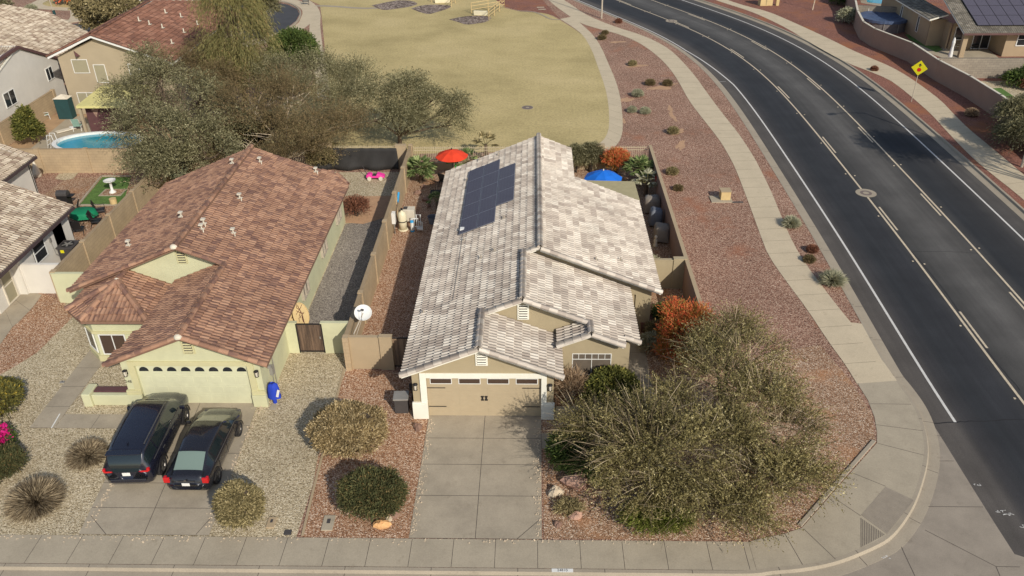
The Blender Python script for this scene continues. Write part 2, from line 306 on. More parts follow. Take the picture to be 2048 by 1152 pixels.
M['iron_tan'] = plain('iron_tan', lin(188, 172, 142), .7, var=.04)
M['glass'] = glassy('glass', lin(44, 46, 48), .08)
M['car_glass'] = glassy('car_glass', lin(30, 38, 40), .03)
M['car_glass_light'] = glassy('car_glass_light', lin(112, 128, 118), .08)
M['car_glass_front'] = glassy('car_glass_front', lin(120, 116, 92), .06)
M['glass_brown'] = glassy('glass_brown', lin(72, 56, 46), .15)
M['screen'] = plain('screen', lin(150, 142, 116), .9, var=.05)
M['solar'] = None
m, n, b = newmat('solar'); tc = n.nodes.new('ShaderNodeNewGeometry').outputs['Position']
br = n.nodes.new('ShaderNodeTexBrick'); br.offset = 0; br.inputs['Scale'].default_value = 1; br.inputs['Brick Width'].default_value = .166; br.inputs['Row Height'].default_value = .083; br.inputs['Mortar Size'].default_value = .004
br.inputs['Color1'].default_value = lin(76, 72, 82); br.inputs['Color2'].default_value = lin(82, 78, 88); br.inputs['Mortar'].default_value = lin(104, 102, 112); n.links.new(tc, br.inputs['Vector'])
n.links.new(br.outputs[0], b.inputs['Base Color']); b.inputs['Roughness'].default_value = .5; b.inputs['Specular IOR Level'].default_value = .25; M['solar'] = m
M['alu'] = plain('alu', lin(150, 150, 156), .4, metal=.6, var=.05)
M['metal_grey'] = plain('metal_grey', lin(150, 146, 138), .5, metal=.3, var=.1)
M['galv'] = plain('galv', lin(176, 164, 146), .6, metal=.1, var=.12, scale=8)
M['white'] = plain('white', lin(218, 216, 208), .6, var=.05)
M['cream_plastic'] = plain('cream_plastic', lin(214, 204, 172), .5, var=.05)
M['wood_dark'] = None
def woodmat(name, c1, c2, s=9):
    m, n, b = newmat(name); pos = n.nodes.new('ShaderNodeNewGeometry').outputs['Position']; mp = n.nodes.new('ShaderNodeMapping'); mp.inputs['Scale'].default_value = (s, s, .6); n.links.new(pos, mp.inputs[0])
    t = noise(n, mp.outputs[0], 1, 4); r = ramp(n, [(.35, c1), (.65, c2)]); n.links.new(t.outputs[0], r.inputs[0]); n.links.new(r.outputs[0], b.inputs['Base Color']); b.inputs['Roughness'].default_value = .8; return m
M['wood_dark'] = woodmat('wood_dark', lin(66, 52, 42), lin(112, 90, 72))
M['wood_post'] = woodmat('wood_post', lin(96, 78, 62), lin(138, 114, 90))
M['bark_green'] = plain('bark_green', lin(112, 106, 66), .9, var=.2, scale=6)
M['bark'] = plain('bark', lin(96, 80, 64), .9, var=.25, scale=6)
M['bark_dark'] = plain('bark_dark', lin(66, 56, 46), .95, var=.25, scale=6)
def paint(name, col, rough=.22, coat=.6):
    m, n, b = newmat(name); b.inputs['Base Color'].default_value = col; b.inputs['Roughness'].default_value = rough; b.inputs['Coat Weight'].default_value = coat; b.inputs['Coat Roughness'].default_value = .05
    pos = n.nodes.new('ShaderNodeTexCoord').outputs['Object']; t = noise(n, pos, 14, 4); r = ramp(n, [(.3, (rough*.8,)*3), (.7, (rough*1.5,)*3)]); n.links.new(t.outputs[0], r.inputs[0]); n.links.new(r.outputs[0], b.inputs['Roughness']); return m
M['paint_navy'] = paint('paint_navy', lin(26, 27, 38)); M['paint_black'] = paint('paint_black', lin(30, 29, 33))
M['tyre'] = plain('tyre', lin(40, 38, 38), .9, var=.1)
M['rim'] = plain('rim', lin(120, 116, 110), .35, metal=.7, var=.05)
M['red_lamp'] = glassy('red_lamp', lin(190, 22, 26), .2)
M['rock_pale'] = plain('rock_pale', lin(196, 178, 152), .9, var=.2, scale=5, bump=.6, bscale=12)
M['rock_pink'] = plain('rock_pink', lin(176, 140, 120), .9, var=.2, scale=5, bump=.6, bscale=12)
M['rock_brown'] = plain('rock_brown', lin(132, 104, 88), .9, var=.2, scale=5, bump=.6, bscale=12)
M['rock_ochre'] = plain('rock_ochre', lin(208, 160, 108), .9, var=.25, scale=5, bump=.6, bscale=12)
M['water'] = glassy('water', lin(6, 140, 160), .12)
M['pool_cover'] = plain('pool_cover', lin(70, 84, 110), .45, var=.25, scale=3, bump=.5, bscale=6)
M['pool_wall'] = plain('pool_wall', lin(104, 98, 96), .7, var=.2, scale=3)
for nm, c in dict(red_fabric=(216, 62, 30), blue_fabric=(18, 104, 200), green_plastic=(24, 140, 50), green_cloth=(10, 120, 80), dark_green=(34, 66, 66), pink=(226, 60, 150), teal=(130, 160, 146), royal=(34, 62, 170),
                  shade_black=(44, 42, 40), fabric_grey=(140, 130, 118), fabric_slate=(108, 112, 120), sign_yellow=(206, 196, 20), sign_red=(190, 20, 30), tan_roofing=(168, 156, 118), pale_roofing=(206, 196, 130), rust=(96, 58, 48), maroon=(92, 62, 62), mat_brown=(84, 66, 50), mat_gold=(176, 146, 84), sky_blue=(60, 160, 210), manhole=(112, 98, 90), rose=(214, 30, 120), cane=(196, 170, 120), offwhite=(206, 196, 176), brown_fascia=(92, 66, 62), fascia_dark=(74, 60, 60)).items():
    M[nm] = plain(nm, lin(*c), .75, var=.08, scale=3)
# ================================================================ SETTING
def sheet(name, poly, z, mat, kind='structure', label=None):
    mb = MB(); mb.poly([(x, y, z) for x, y in poly]); o = mb.build(name, mat); props(o, kind=kind); return o
def sheet_ok(o):
    me = o.data
    if me.polygons and me.polygons[0].normal.z < 0: me.flip_normals()
    return o
def flat(name, poly, z, mat): return sheet_ok(sheet(name, poly, z, mat))
# base ground (low level, below the road) to the horizon
flat('ground', [(-700, -300), (700, -300), (700, 900), (-700, 900)], -.17, M['soil'])
# road centre line: the left yellow line, extended straight beyond the frame
YLp = [(14.9, 79.6), (16.4, 76.0), (18.5, 72.2), (20.1, 68.6), (21.8, 65.0), (23.2, 60.7), (24.2, 57.0), (25.0, 53.0), (25.5, 50.0), (25.8, 47.1), (26.0, 43.3), (26.15, 39.4), (26.25, 35.2), (26.3, 31.3), (26.3, 28.5), (26.25, 23.1), (26.2, 19.2), (26.15, 15.1), (26.1, 11.4), (26.0, 8.1), (26.0, 5.2), (25.9, 2.7), (25.85, 0)]
YLp = np.array(YLp[::-1])
co = np.polyfit(YLp[:, 1], YLp[:, 0], 6)
ys = np.arange(0, 80, 1.0); xs = np.polyval(co, ys); CL = np.stack([xs, ys], 1)
S0 = np.array([[25.7, -70.0], [25.75, -40], [25.8, -20], [25.83, -8], [xs[0]*.5+25.9*.5, -2]]); d_ = CL[-1]-CL[-4]; d_ /= np.linalg.norm(d_); ext = []; p_ = CL[-1].copy(); a_ = math.atan2(d_[1], d_[0])
for i in range(60):
    a_ += .012*3/3 if i < 40 else 0; p_ = p_+3*np.array([math.cos(a_), math.sin(a_)]); ext.append(p_.copy())
CL = np.concatenate([S0, CL, np.array(ext)])
def tangents(C):
    t = np.gradient(C, axis=0); return t/np.linalg.norm(t, axis=1)[:, None]
def offset(C, d):       # d > 0 is to the right (east)
    t = tangents(C); nn = np.stack([t[:, 1], -t[:, 0]], 1)
    dd = d if np.isscalar(d) else np.asarray(d)[:, None]
    return C+nn*dd
def ribbon(name, C, d0, d1, z, mat, smooth=False):
    a = offset(C, d0); b_ = offset(C, d1); k = len(C)
    V = np.concatenate([np.c_[a, np.full(k, z)], np.c_[b_, np.full(k, z)]]); i = np.arange(k-1)
    F = np.stack([i, i+k, i+k+1, i+1], 1)
    u0 = np.full(k, d0) if np.isscalar(d0) else d0
    s = np.concatenate([[0], np.cumsum(np.linalg.norm(np.diff(C, axis=0), axis=1))])
    uv = np.concatenate([np.c_[np.full(k, 0.0)+u0, s], np.c_[np.full(k, 0.0)+(d1 if np.isscalar(d1) else d1), s]])
    o = npmesh(name, V, [F], mat, uv=uv); return o
roadw = ribbon('road', CL, -5.3, 9.0, -.13, M['asphalt']); props(roadw, kind='structure')
nearer = CL[:, 1]
wo = np.where(CL[:, 1] > 46, -3.5-.8*np.clip((CL[:, 1]-46)/12, 0, 1), -3.5)
sel = CL[:, 1] > -1.2
wl = CL[sel]; ww = wo[sel]
o = ribbon('road_marking', wl, ww-.06, ww+.06, -.126, M['white_line']); props(o, kind='structure')
o = ribbon('road_marking', CL, 7.09, 7.21, -.126, M['white_line']); props(o, kind='structure')
for d in (0, 3.85):
    o = ribbon('road_marking', CL, d-.06, d+.06, -.126, M['yellow_line']); props(o, kind='structure')
# dashes beside the yellow lines
def arc_cut(C, s0, s1):
    s = np.concatenate([[0], np.cumsum(np.linalg.norm(np.diff(C, axis=0), axis=1))]); q = np.linspace(s0, s1, 5)
    return np.stack([np.interp(q, s, C[:, 0]), np.interp(q, s, C[:, 1])], 1)
def s_at(C, y):
    s = np.concatenate([[0], np.cumsum(np.linalg.norm(np.diff(C, axis=0), axis=1))]); return np.interp(y, C[:, 1], s)
base_s = s_at(CL[:80], 7.0)
for k in range(-2, 12):
    for d, sh in ((.24, 0), (3.61, 2.0)):
        c = arc_cut(CL, base_s+12.2*k+sh-1.6, base_s+12.2*k+sh+1.6)
        o = ribbon('road_dash', c, d-.055, d+.055, -.126, M['yellow_line']); props(o, kind='structure')
# raised reflective dots by the lines
dots = MB()
for k in range(-3, 12):
    for d, sh in ((.28, 6.5), (-.25, 6.8), (3.55, 8.2), (4.1, 8.4), (-.25, .3), (4.1, 1.6)):
        c = arc_cut(CL, base_s+12.2*k+sh-.05, base_s+12.2*k+sh+.05); p = offset(c, d)[2]; dots.rbox(p[0], p[1], -.13, -.112, .09, .09, 0)
props(dots.build('road_studs', M['yellow_line']), kind='structure')
# cracks across the asphalt
def crack(pts, wdt=.045, z=-.127, mat='joint', name='road_crack'):
    p = [];
    for (a, b), (c, d) in zip(pts[:-1], pts[1:]):
        for k in range(8):
            t = k/8; p.append((a+(c-a)*t+random.uniform(-.035, .035), b+(d-b)*t+random.uniform(-.035, .035)))
    C = np.array(p); o = ribbon(name, C, -wdt/2, wdt/2, z, M[mat]); props(o, kind='structure'); return o
M['crack'] = plain('crack', lin(34, 33, 34), .9)
crack(WS([(1868, 846), (1940, 843), (2048, 838), (2120, 836)], -.13), .06, mat='crack')
crack(WS([(1770, 440), (1880, 570), (1990, 720), (2048, 790)], -.13), .04, mat='crack')
crack(WS([(1828, 503), (1900, 503), (1975, 508), (2048, 518)], -.13), .03, mat='crack')
# ---- west block: curb line from the far road, round the corner, along the front street
wline = offset(CL, -5.15)
wfar = wline[(CL[:, 1] > 2.5)][::-1]
ret = WS([(1796, 768), (1823, 805), (1839, 841), (1848, 881), (1848, 915), (1839, 955), (1823, 1001), (1803, 1035), (1774, 1071), (1736, 1091), (1669, 1118), (1603, 1131), (1536, 1136)])
front = [(12.2, -7.98), (11, -8.0), (0, -8.0), (-20, -8.0), (-90, -8.0)]
ret = [q for q in ret if q[0] > 12.6]
WC = np.array([tuple(q) for q in wfar]+ret+front)
def smooth_poly(P, it=2):
    for _ in range(it):
        Q = [P[0]]
        for a, b in zip(P[:-1], P[1:]): Q += [a*.75+b*.25, a*.25+b*.75]
        Q.append(P[-1]); P = np.array(Q)
    return P
WC = smooth_poly(WC, 2)
poly_w = [tuple(q) for q in WC]+[(-400, -8.0), (-400, 500), (float(WC[0][0])-60, 500)]
def bigpoly(name, poly, z, mat):
    import mathutils
    from mathutils.geometry import tessellate_polygon
    vs = [Vector((x, y, z)) for x, y in poly]; tr = tessellate_polygon([vs])
    mb = MB(); mb.v = [tuple(v) for v in vs]; fs = []
    for a, b, c in tr:
        A, B, C_ = vs[a], vs[b], vs[c]
        fs.append((a, b, c) if (B-A).cross(C_-A).z > 0 else (a, c, b))
    mb.f = fs; o = mb.build(name, mat); props(o, kind='structure'); return o
bigpoly('desert_gravel', poly_w, 0.0, M['red_gravel'])
def curb(name, C, side, prof):
    # prof: [(outward offset, z)]; side +1 = outwards to the left of travel
    C = np.array(C); V = []; k = len(C)
    for d, z in prof: V.append(np.c_[offset(C, d*side), np.full(k, z)])
    V = np.concatenate(V); Fs = []; i = np.arange(k-1)
    for j in range(len(prof)-1):
        a = j*k; F = np.stack([a+i, a+i+1, a+k+i+1, a+k+i], 1); Fs.append(F if side > 0 else F[:, ::-1])
    o = npmesh(name, V, Fs, M['curb']); props(o, kind='structure'); me = o.data
    if sum(p.normal.z*p.area for p in me.polygons) < 0: me.flip_normals()
    return o
PROF = [(-.002, -.1), (0, .012), (.14, .012), (.20, -.10), (.62, -.118), (.64, -.16)]
curb('curb', WC, -1, PROF)
# gutter joints
def joints(C, side, step, d0, d1, z0, z1, w_=.02):
    mb = MB(); s = np.concatenate([[0], np.cumsum(np.linalg.norm(np.diff(C, axis=0), axis=1))])
    for q in np.arange(step, s[-1], step):
        p = np.array([np.interp(q, s, C[:, 0]), np.interp(q, s, C[:, 1])]); p2 = np.array([np.interp(q+.1, s, C[:, 0]), np.interp(q+.1, s, C[:, 1])]); t = (p2-p)/(np.linalg.norm(p2-p)+1e-9); nn = np.array([t[1], -t[0]])*side
        a, b = p+nn*d0, p+nn*d1; mb.add([(*(a-t*w_/2), z0), (*(a+t*w_/2), z0), (*(b+t*w_/2), z1), (*(b-t*w_/2), z1)], [(0, 1, 2, 3)])
    return mb
g_ = joints(WC[WC[:, 1] < 90], -1, 3.0, .0, .145, .0155, .0155); g2 = joints(WC[WC[:, 1] < 90], -1, 3.0, .2, .62, -.096, -.114); g_.add(g2.v, g2.f); props(g_.build('curb_joints', M['joint']), kind='structure')
# front street asphalt
flat('front_street', [(-90, -8.6), (15.5, -8.6), (15.5, -17), (-90, -17)], -.134, M['asphalt_plain'])
# concrete apron (valley gutter) at the corner
AP = WS([(1790, 727), (1814, 768), (1849, 821), (1889, 885), (1936, 961), (1986, 1041), (2029, 1108)], -.12)+[(25.0, -8.8), (25.3, -11.5), (13, -11.5), (12.2, -8.4)]
inner = [tuple(q) for q in offset(WC, -.5)]
inner = [q for q in inner if q[1] < 5.2 and q[0] > 12.5][::-1]
bigpoly('concrete_apron', AP+inner, -.122, M['apron'])
jm = MB()
def jline(pts, z, w_=.022, mb=None):
    C = np.array(pts); a = offset(C, -w_/2); b_ = offset(C, w_/2); k = len(C)
    for i in range(k-1): (mb or jm).add([(*a[i], z), (*b_[i], z), (*b_[i+1], z), (*a[i+1], z)], [(0, 1, 2, 3)])
for L in ([(1841, 1005), (1855, 1013), (1966, 1014)], [(1850, 1060), (1992, 1133), (2040, 1134)], [(1800, 1087), (1810, 1110), (1830, 1152)], [(1855, 870), (1880, 872), (1885, 871)], [(1860, 922), (1908, 922)], [(1992, 1133), (2000, 1152)]): jline(WS(L, -.12), -.117)
props(jm.build('concrete_joints', M['joint']), kind='structure')
# ---- sidewalks
def slabs(name, L, R, z, mat, step=1.52, gap=.018, ref='L', t=.02):
    L = np.array(L); R = np.array(R)
    def rs(P, n): 
        s = np.concatenate([[0], np.cumsum(np.linalg.norm(np.diff(P, axis=0), axis=1))]); q = np.linspace(0, s[-1], n+1)
        return s[-1], np.stack([np.interp(q, s, P[:, 0]), np.interp(q, s, P[:, 1])], 1)
    ln = (np.linalg.norm(np.diff(L, axis=0), axis=1).sum()+np.linalg.norm(np.diff(R, axis=0), axis=1).sum())/2; n = max(1, int(round(ln/step))); sub = 4
    _, a = rs(L, n*sub); _, b_ = rs(R, n*sub); mb = MB()
    for i in range(n):
        A = a[i*sub:i*sub+sub+1].copy(); B = b_[i*sub:i*sub+sub+1].copy()
        for Q in (A, B):
            d = Q[1]-Q[0]; Q[0] = Q[0]+d/np.linalg.norm(d)*gap/2; d = Q[-1]-Q[-2]; Q[-1] = Q[-1]-d/np.linalg.norm(d)*gap/2
        for k in range(sub): mb.add([(*A[k], z), (*B[k], z), (*B[k+1], z), (*A[k+1], z)], [(0, 1, 2, 3)])
    o = mb.build(name, mat); me = o.data
    if sum(p.normal.z*p.area for p in me.polygons) < 0: me.flip_normals()
    props(o, kind='structure')
    und = MB(); und.v = []; 
    for i in range(len(a)-1): und.add([(*a[i], z-.009), (*b_[i], z-.009), (*b_[i+1], z-.009), (*a[i+1], z-.009)], [(0, 1, 2, 3)])
    u = und.build(name+'_bed', M['joint']); me = u.data
    if sum(p.normal.z*p.area for p in me.polygons) < 0: me.flip_normals()
    props(u, kind='structure'); return o
# main curving walk west of the road
Lw = WS([(1020, -60), (1097, 0), (1110, 12), (1144, 36), (1164, 48), (1197, 58), (1237, 68), (1274, 83), (1304, 103), (1327, 123), (1347, 147), (1361, 170), (1377, 200), (1397, 227), (1421, 257), (1441, 283), (1457, 310), (1471, 337), (1489, 384), (1504, 424), (1521, 471), (1536, 511), (1573, 564), (1613, 617), (1659, 687), (1689, 727), (1714, 768)])
Rw = WS([(1050, -60), (1127, 0), (1144, 10), (1164, 25), (1197, 41), (1237, 56), (1277, 68), (1311, 82), (1341, 100), (1364, 122), (1391, 153), (1417, 190), (1447, 230), (1474, 263), (1497, 297), (1514, 325), (1543, 384), (1563, 434), (1586, 487), (1613, 531), (1643, 571), (1676, 614), (1703, 647), (1762, 717), (1794, 762)])
slabs('sidewalk', smooth_poly(np.array(Lw), 1), smooth_poly(np.array(Rw), 1), .016, M['walk'], 1.5)
# wedge between planting strip end and curb
_w = [tuple(q) for q in WC if 3.2 < q[1] < 7.45]; _w = _w if _w[0][1] > _w[-1][1] else _w[::-1]
bigpoly('sidewalk_infill', [W(1700, 645)]+_w+[W(1785, 764), W(1745, 715)], .011, M['walk'])
# branch path to the park
Lb = WS([(1120, 38), (1147, 55), (1167, 71), (1184, 100), (1197, 137), (1210, 173), (1217, 207), (1219, 250), (1213, 273), (1200, 287), (1180, 297), (1140, 300), (1060, 302), (1000, 303)])
Rb = WS([(1146, 33), (1160, 46), (1187, 70), (1203, 95), (1218, 130), (1231, 160), (1240, 190), (1244, 220), (1246, 253), (1243, 275), (1232, 293), (1214, 303), (1160, 316), (1060, 322), (1000, 324)])
slabs('park_path', smooth_poly(np.array(Lb), 1), smooth_poly(np.array(Rb), 1), .012, M['walk'], 1.6)
# front sidewalk
xs_ = np.arange(12.2, -60, -1.55)
slabs('front_sidewalk', [(12.2, -6.73), (-60, -6.68)], [(12.2, -7.985), (-60, -7.985)], .016, M['concrete'], 1.52)
# corner plaza
PL = WS([(1716, 769), (1736, 801), (1749, 835), (1754, 865), (1754, 886), (1604, 1056), (1569, 1068), (1520, 1078)])+[(12.2, -6.73)]
PR = [tuple(q) for q in WC if q[1] < 3.9 and q[0] > 12.2]
PR = [(12.2, -7.985)]+PR[::-1]
bigpoly('corner_walk', PL+PR, .014, M['concrete'])
jm = MB()
for L in ([(1740, 808), (1822, 809)], [(1752, 850), (1846, 862)], [(1755, 887), (1848, 911)], [(1704, 946), (1771, 973)], [(1670, 998), (1721, 1032)], [(1607, 1058), (1671, 1119)], [(1569, 1067), (1605, 1130)], [(1484, 1081), (1500, 1140)]): jline(WS(L), .0165)
props(jm.build('corner_joints', M['joint']), kind='structure')
M['tactile'] = plain('tactile', lin(152, 140, 124), .9, var=.1, scale=3)
def grooves(name, quad, n, z):
    mb = MB(); A, B, C_, D = [np.array(q) for q in quad]     # lines parallel to A-B
    for i in range(n):
        t0, t1 = (i+.15)/n, (i+.6)/n
        p = [A+(D-A)*t0, B+(C_-B)*t0, B+(C_-B)*t1, A+(D-A)*t1]; mb.add([(*q, z) for q in p], [(0, 1, 2, 3)])
    return mb
q_ = WS([(1771, 974), (1828, 1001), (1774, 1069), (1722, 1031)])
mb = grooves('g', [q_[0], q_[1], q_[2], q_[3]], 26, .020); mb2 = grooves('g', [q_[1], q_[2], q_[3], q_[0]], 26, .0215); mb.add(mb2.v, mb2.f)
o = mb.build('ramp_grooves', M['tactile']); props(o, kind='structure')
q_ = WS([(1721, 1036), (1721, 1096), (1770, 1070), (1769, 1069)]); mb = MB()
for i in range(14):
    t = (i+.1)/14; t2 = (i+.55)/14; A, B, C_ = [np.array(x) for x in q_[:3]]
    a0 = A+(C_-A)*t; b0 = B+(C_-B)*t; a1 = A+(C_-A)*t2; b1 = B+(C_-B)*t2; mb.add([(*a0, .020), (*b0, .020), (*b1, .020), (*a1, .020)], [(0, 1, 2, 3)])
props(mb.build('ramp_grooves', M['groove']), kind='structure')
# low retaining kerb on the lot corner
k_ = WS([(1752, 884), (1603, 1055)]); d = np.array(k_[1])-np.array(k_[0]); d /= np.linalg.norm(d); nn = np.array([-d[1], d[0]])*(-.17)
mb = MB(); mb.prism([k_[0], k_[1], tuple(np.array(k_[1])+nn), tuple(np.array(k_[0])+nn)], 0, .06); o = mb.build('retaining_kerb', M['curb'], bevel=.02); props(o, kind='structure')
# ---- east side of the road
ce = offset(CL, 9.0)
east = [tuple(q) for q in ce]+[(float(ce[-1][0])+60, 700), (700, 700), (700, -200), (float(ce[0][0]), -200)]
bigpoly('east_gravel', east, 0.0, M['east_gravel'])
curb('east_curb', ce, -1, [(0-.0, -.1), (0, .012), (.15, .012), (.21, -.10), (.66, -.118), (.68, -.16)])
Ln = WS([(1330, -40), (1429, 0), (1467, 12), (1501, 23), (1536, 38), (1576, 58), (1616, 83), (1656, 106), (1696, 127), (1736, 142), (1776, 158), (1803, 177), (1829, 199), (1863, 229), (1889, 258), (1916, 287), (1949, 320), (1989, 353), (2029, 384), (2070, 420), (2150, 500)])
Rn = WS([(1360, -40), (1454, 0), (1491, 12), (1536, 23), (1576, 40), (1616, 58), (1663, 80), (1703, 100), (1743, 117), (1783, 134), (1816, 153), (1849, 176), (1883, 202), (1909, 230), (1936, 257), (1969, 284), (2003, 312), (2048, 350), (2100, 395), (2200, 490)])
slabs('east_sidewalk', smooth_poly(np.array(Ln), 1), smooth_poly(np.array(Rn), 1), .016, M['walk'], 1.5)
# ---- lawn, cul-de-sac
lawn = WS([(1187, 300), (1205, 290), (1216, 273), (1221, 250), (1219, 207), (1212, 173), (1199, 137), (1186, 103), (1170, 73), (1147, 57), (1120, 40), (1105, 32), (1090, 26), (1070, 25), (1040, 23), (1010, 16), (985, -6), (960, -60), (700, -80), (560, -60), (596, -10), (640, 10), (644, 38), (650, 100), (640, 160), (560, 210), (430, 260), (420, 300), (640, 312)])
bigpoly('lawn', lawn, .006, M['lawn'])
bigpoly('park_bare_soil', WS([(985, -5), (1012, 14), (1040, 21), (1070, 23), (1105, 30), (1120, 38), (1092, 8), (1060, -30), (1000, -30)]), .010, M['east_gravel'])
# street and bulb beyond the houses
st = WS([(-60, 66), (25, 60), (82, 54), (158, 47), (282, 20), (353, 6), (413, 3), (470, 2), (540, 4), (575, 9), (594, 18), (599, 28), (592, 42), (574, 56), (548, 68), (520, 76), (470, 84), (400, 92), (330, 80), (250, 92), (160, 98), (60, 130), (-80, 170)])
bigpoly('cul_de_sac', st, .012, M['asphalt_plain'])
stc = np.array(WS([(-60, 62), (25, 57), (82, 51), (158, 44), (282, 17), (353, 3), (413, 0), (470, -1), (540, 0), (577, 5), (598, 16), (604, 28), (597, 44), (578, 59), (550, 71), (522, 80), (470, 90)])); stc = smooth_poly(stc, 2)
curb('culdesac_curb', stc, 1, [(-.02, .0), (0, .13), (-.0, .13), (.16, .13), (.2, .03), (.2, .0)])
slabs('culdesac_walk', offset(stc, -.2), offset(stc, -1.6), .02, M['walk'], 1.6)
# side walk from bulb down beside the lawn
slabs('lawn_walk', smooth_poly(np.array(WS([(604, 2), (618, 12), (622, 30), (619, 48), (619, 70), (624, 110), (630, 150), (636, 200)])), 1), smooth_poly(np.array(WS([(612, -4), (634, 12), (642, 28), (640, 46), (642, 70), (648, 110), (655, 150), (664, 200)])), 1), .024, M['walk'], 1.6)
bigpoly('walk_infill', WS([(604, 2), (619, 12), (623, 30), (619, 46), (585, 66), (578, 60), (598, 45), (605, 28)]), .0225, M['walk'])
bigpoly('island_gravel', WS([(586, 62), (619, 48), (619, 100), (600, 120), (570, 100)]), .010, M['red_gravel'])
# far left verge and paths
bigpoly('far_turf', WS([(70, 14), (90, 4), (130, -10), (190, -12), (170, 14), (110, 17)]), .010, M['lawn'])
fp = np.array(WS([(230, -10), (165, 20), (140, 22), (105, 20), (74, 18), (58, 12), (62, 6), (90, -6), (110, -20)])); slabs('far_path', smooth_poly(fp, 1), smooth_poly(offset(fp, 1.5), 1), .014, M['walk'], 1.6)
fp = np.array(WS([(140, 20), (141, 33), (136, 43)])); slabs('far_path', fp, offset(fp, -2.2), .018, M['walk'], 1.6)
# light gravel wash lines and rubble patches on the lawn
for P in ([(743, 11), (775, 4), (800, 0), (825, 2), (838, 8), (820, 14), (790, 18), (770, 21), (755, 17)], [(822, 17), (845, 10), (880, 9), (905, 12), (895, 18), (872, 25), (858, 29), (840, 25)], [(898, 39), (925, 33), (960, 31), (985, 34), (975, 44), (950, 48), (932, 50), (915, 44)]):
    C = smooth_poly(np.array(WS(P)+[WS(P)[0]]), 1); bigpoly('rubble_patch', [tuple(q) for q in C[:-1]], .016, M['rubble'])
C = np.array(WS([(620, 12), (660, 12), (720, 17), (760, 16)])); o = ribbon('wash_line', smooth_poly(C, 1), -.35, .35, .014, M['curb']); props(o, kind='structure')
C = np.array(WS([(1035, 22), (1065, 23), (1085, 30), (1100, 39), (1120, 40)])); o = ribbon('lawn_kerb', smooth_poly(C, 2), -.12, .12, .03, M['curb']); props(o, kind='structure')
# soil washed over gravel
def blob(cx, cy, rx, ry, z, mat, name='bare_patch', seed=0, rot=0):
    q = np.random.default_rng(seed); ph = q.uniform(0, 6, 5); pts = []
    for k in range(40):
        a = 2*math.pi*k/40; r_ = 1+.25*math.sin(2*a+ph[0])+.18*math.sin(3*a+ph[1])+.12*math.sin(5*a+ph[2])+.08*math.sin(9*a+ph[3])
        x, y = rx*r_*math.cos(a), ry*r_*math.sin(a); pts.append((cx+x*math.cos(rot)-y*math.sin(rot), cy+x*math.sin(rot)+y*math.cos(rot)))
    return bigpoly(name, pts, z, M[mat])
for i, (px, py, rx, ry, m_) in enumerate([(1234, 84, 1.0, .5, 'bare_dirt'), (1276, 132, 1.6, .4, 'bare_dirt'), (1328, 176, 1.1, .6, 'bare_dirt'), (1322, 174, 2.0, .45, 'bare_dirt'), (1250, 200, 1.1, .6, 'bare_dirt'), (1357, 264, .9, .45, 'bare_dirt'), (1362, 290, 1.5, .35, 'bare_dirt'), (1340, 217, 1.0, .25, 'bare_dirt'), (1345, 232, 1.3, .3, 'bare_dirt'), (1245, 330-90, .8, .3, 'bare_dirt')]):
    x, y = W(px, py); blob(x, y, rx*.75, ry*.7, .004+.0015*(i % 3), m_, seed=i+3, rot=.2*i)
# ---- lots
def xy(*a): return list(a)
flat('tan_gravel_lot', [(-60, -6.70), (-4.05, -6.70), (-4.05, 3.3), (-4.05, 26.2), (-20.4, 26.2), (-20.4, 9.2), (-21.0, 8.8), (-60, 8.8)], .005, M['tan_gravel'])
bigpoly('orange_gravel_strip', [W(*q) for q in [(0, 727), (0, 668), (30, 640), (66, 580), (128, 603), (146, 634), (120, 660), (75, 705), (30, 733), (0, 750)]]+[(-30, 3)], .010, M['orange_gravel'])
bigpoly('orange_gravel_strip', WS([(693, 737), (825, 748), (856, 838), (820, 1076), (606, 1075), (636, 914), (650, 860)]), .010, M['orange_gravel'])
bigpoly('side_yard_gravel', [(-4.0, 3.5), (-.5, 3.5), (-.5, 26.4), (-4.0, 26.4)], .010, M['orange_gravel'])
bigpoly('front_yard_gravel', [(4.9, 0.0), (4.9, -6.66), (12.0, -6.66), (12.5, -6.5)]+WS([(1602, 1052), (1750, 884), (1745, 830), (1700, 760), (1640, 690)])+[(12.6, 4.0), (8.7, 6.5), (8.7, 0)], .0095, M['yard_gravel'])
flat('back_yard_gravel', [(5.0, 16.0), (12.5, 10.8), (12.5, 26.4), (-4, 26.4), (-4, 20), (5, 20)], .0135, M['yard_gravel'])
flat('side_path_soil', [(8.6, 2.0), (12.45, 2.0), (12.45, 10.6), (8.6, 10.6)], .0115, M['yard_gravel'])
bigpoly('n_back_dirt', [(-11, 19.0), (-6, 18.2), (-4.2, 19.5), (-4.2, 22.3), (-8, 22.2), (-12, 23.5)], .0105, M['bare_dirt'])
bigpoly('n_side_gravel', [(-7.1, 4.8), (-4.1, 4.8), (-4.1, 19.2), (-7.1, 18.2)], .0095, M['grey_gravel'])
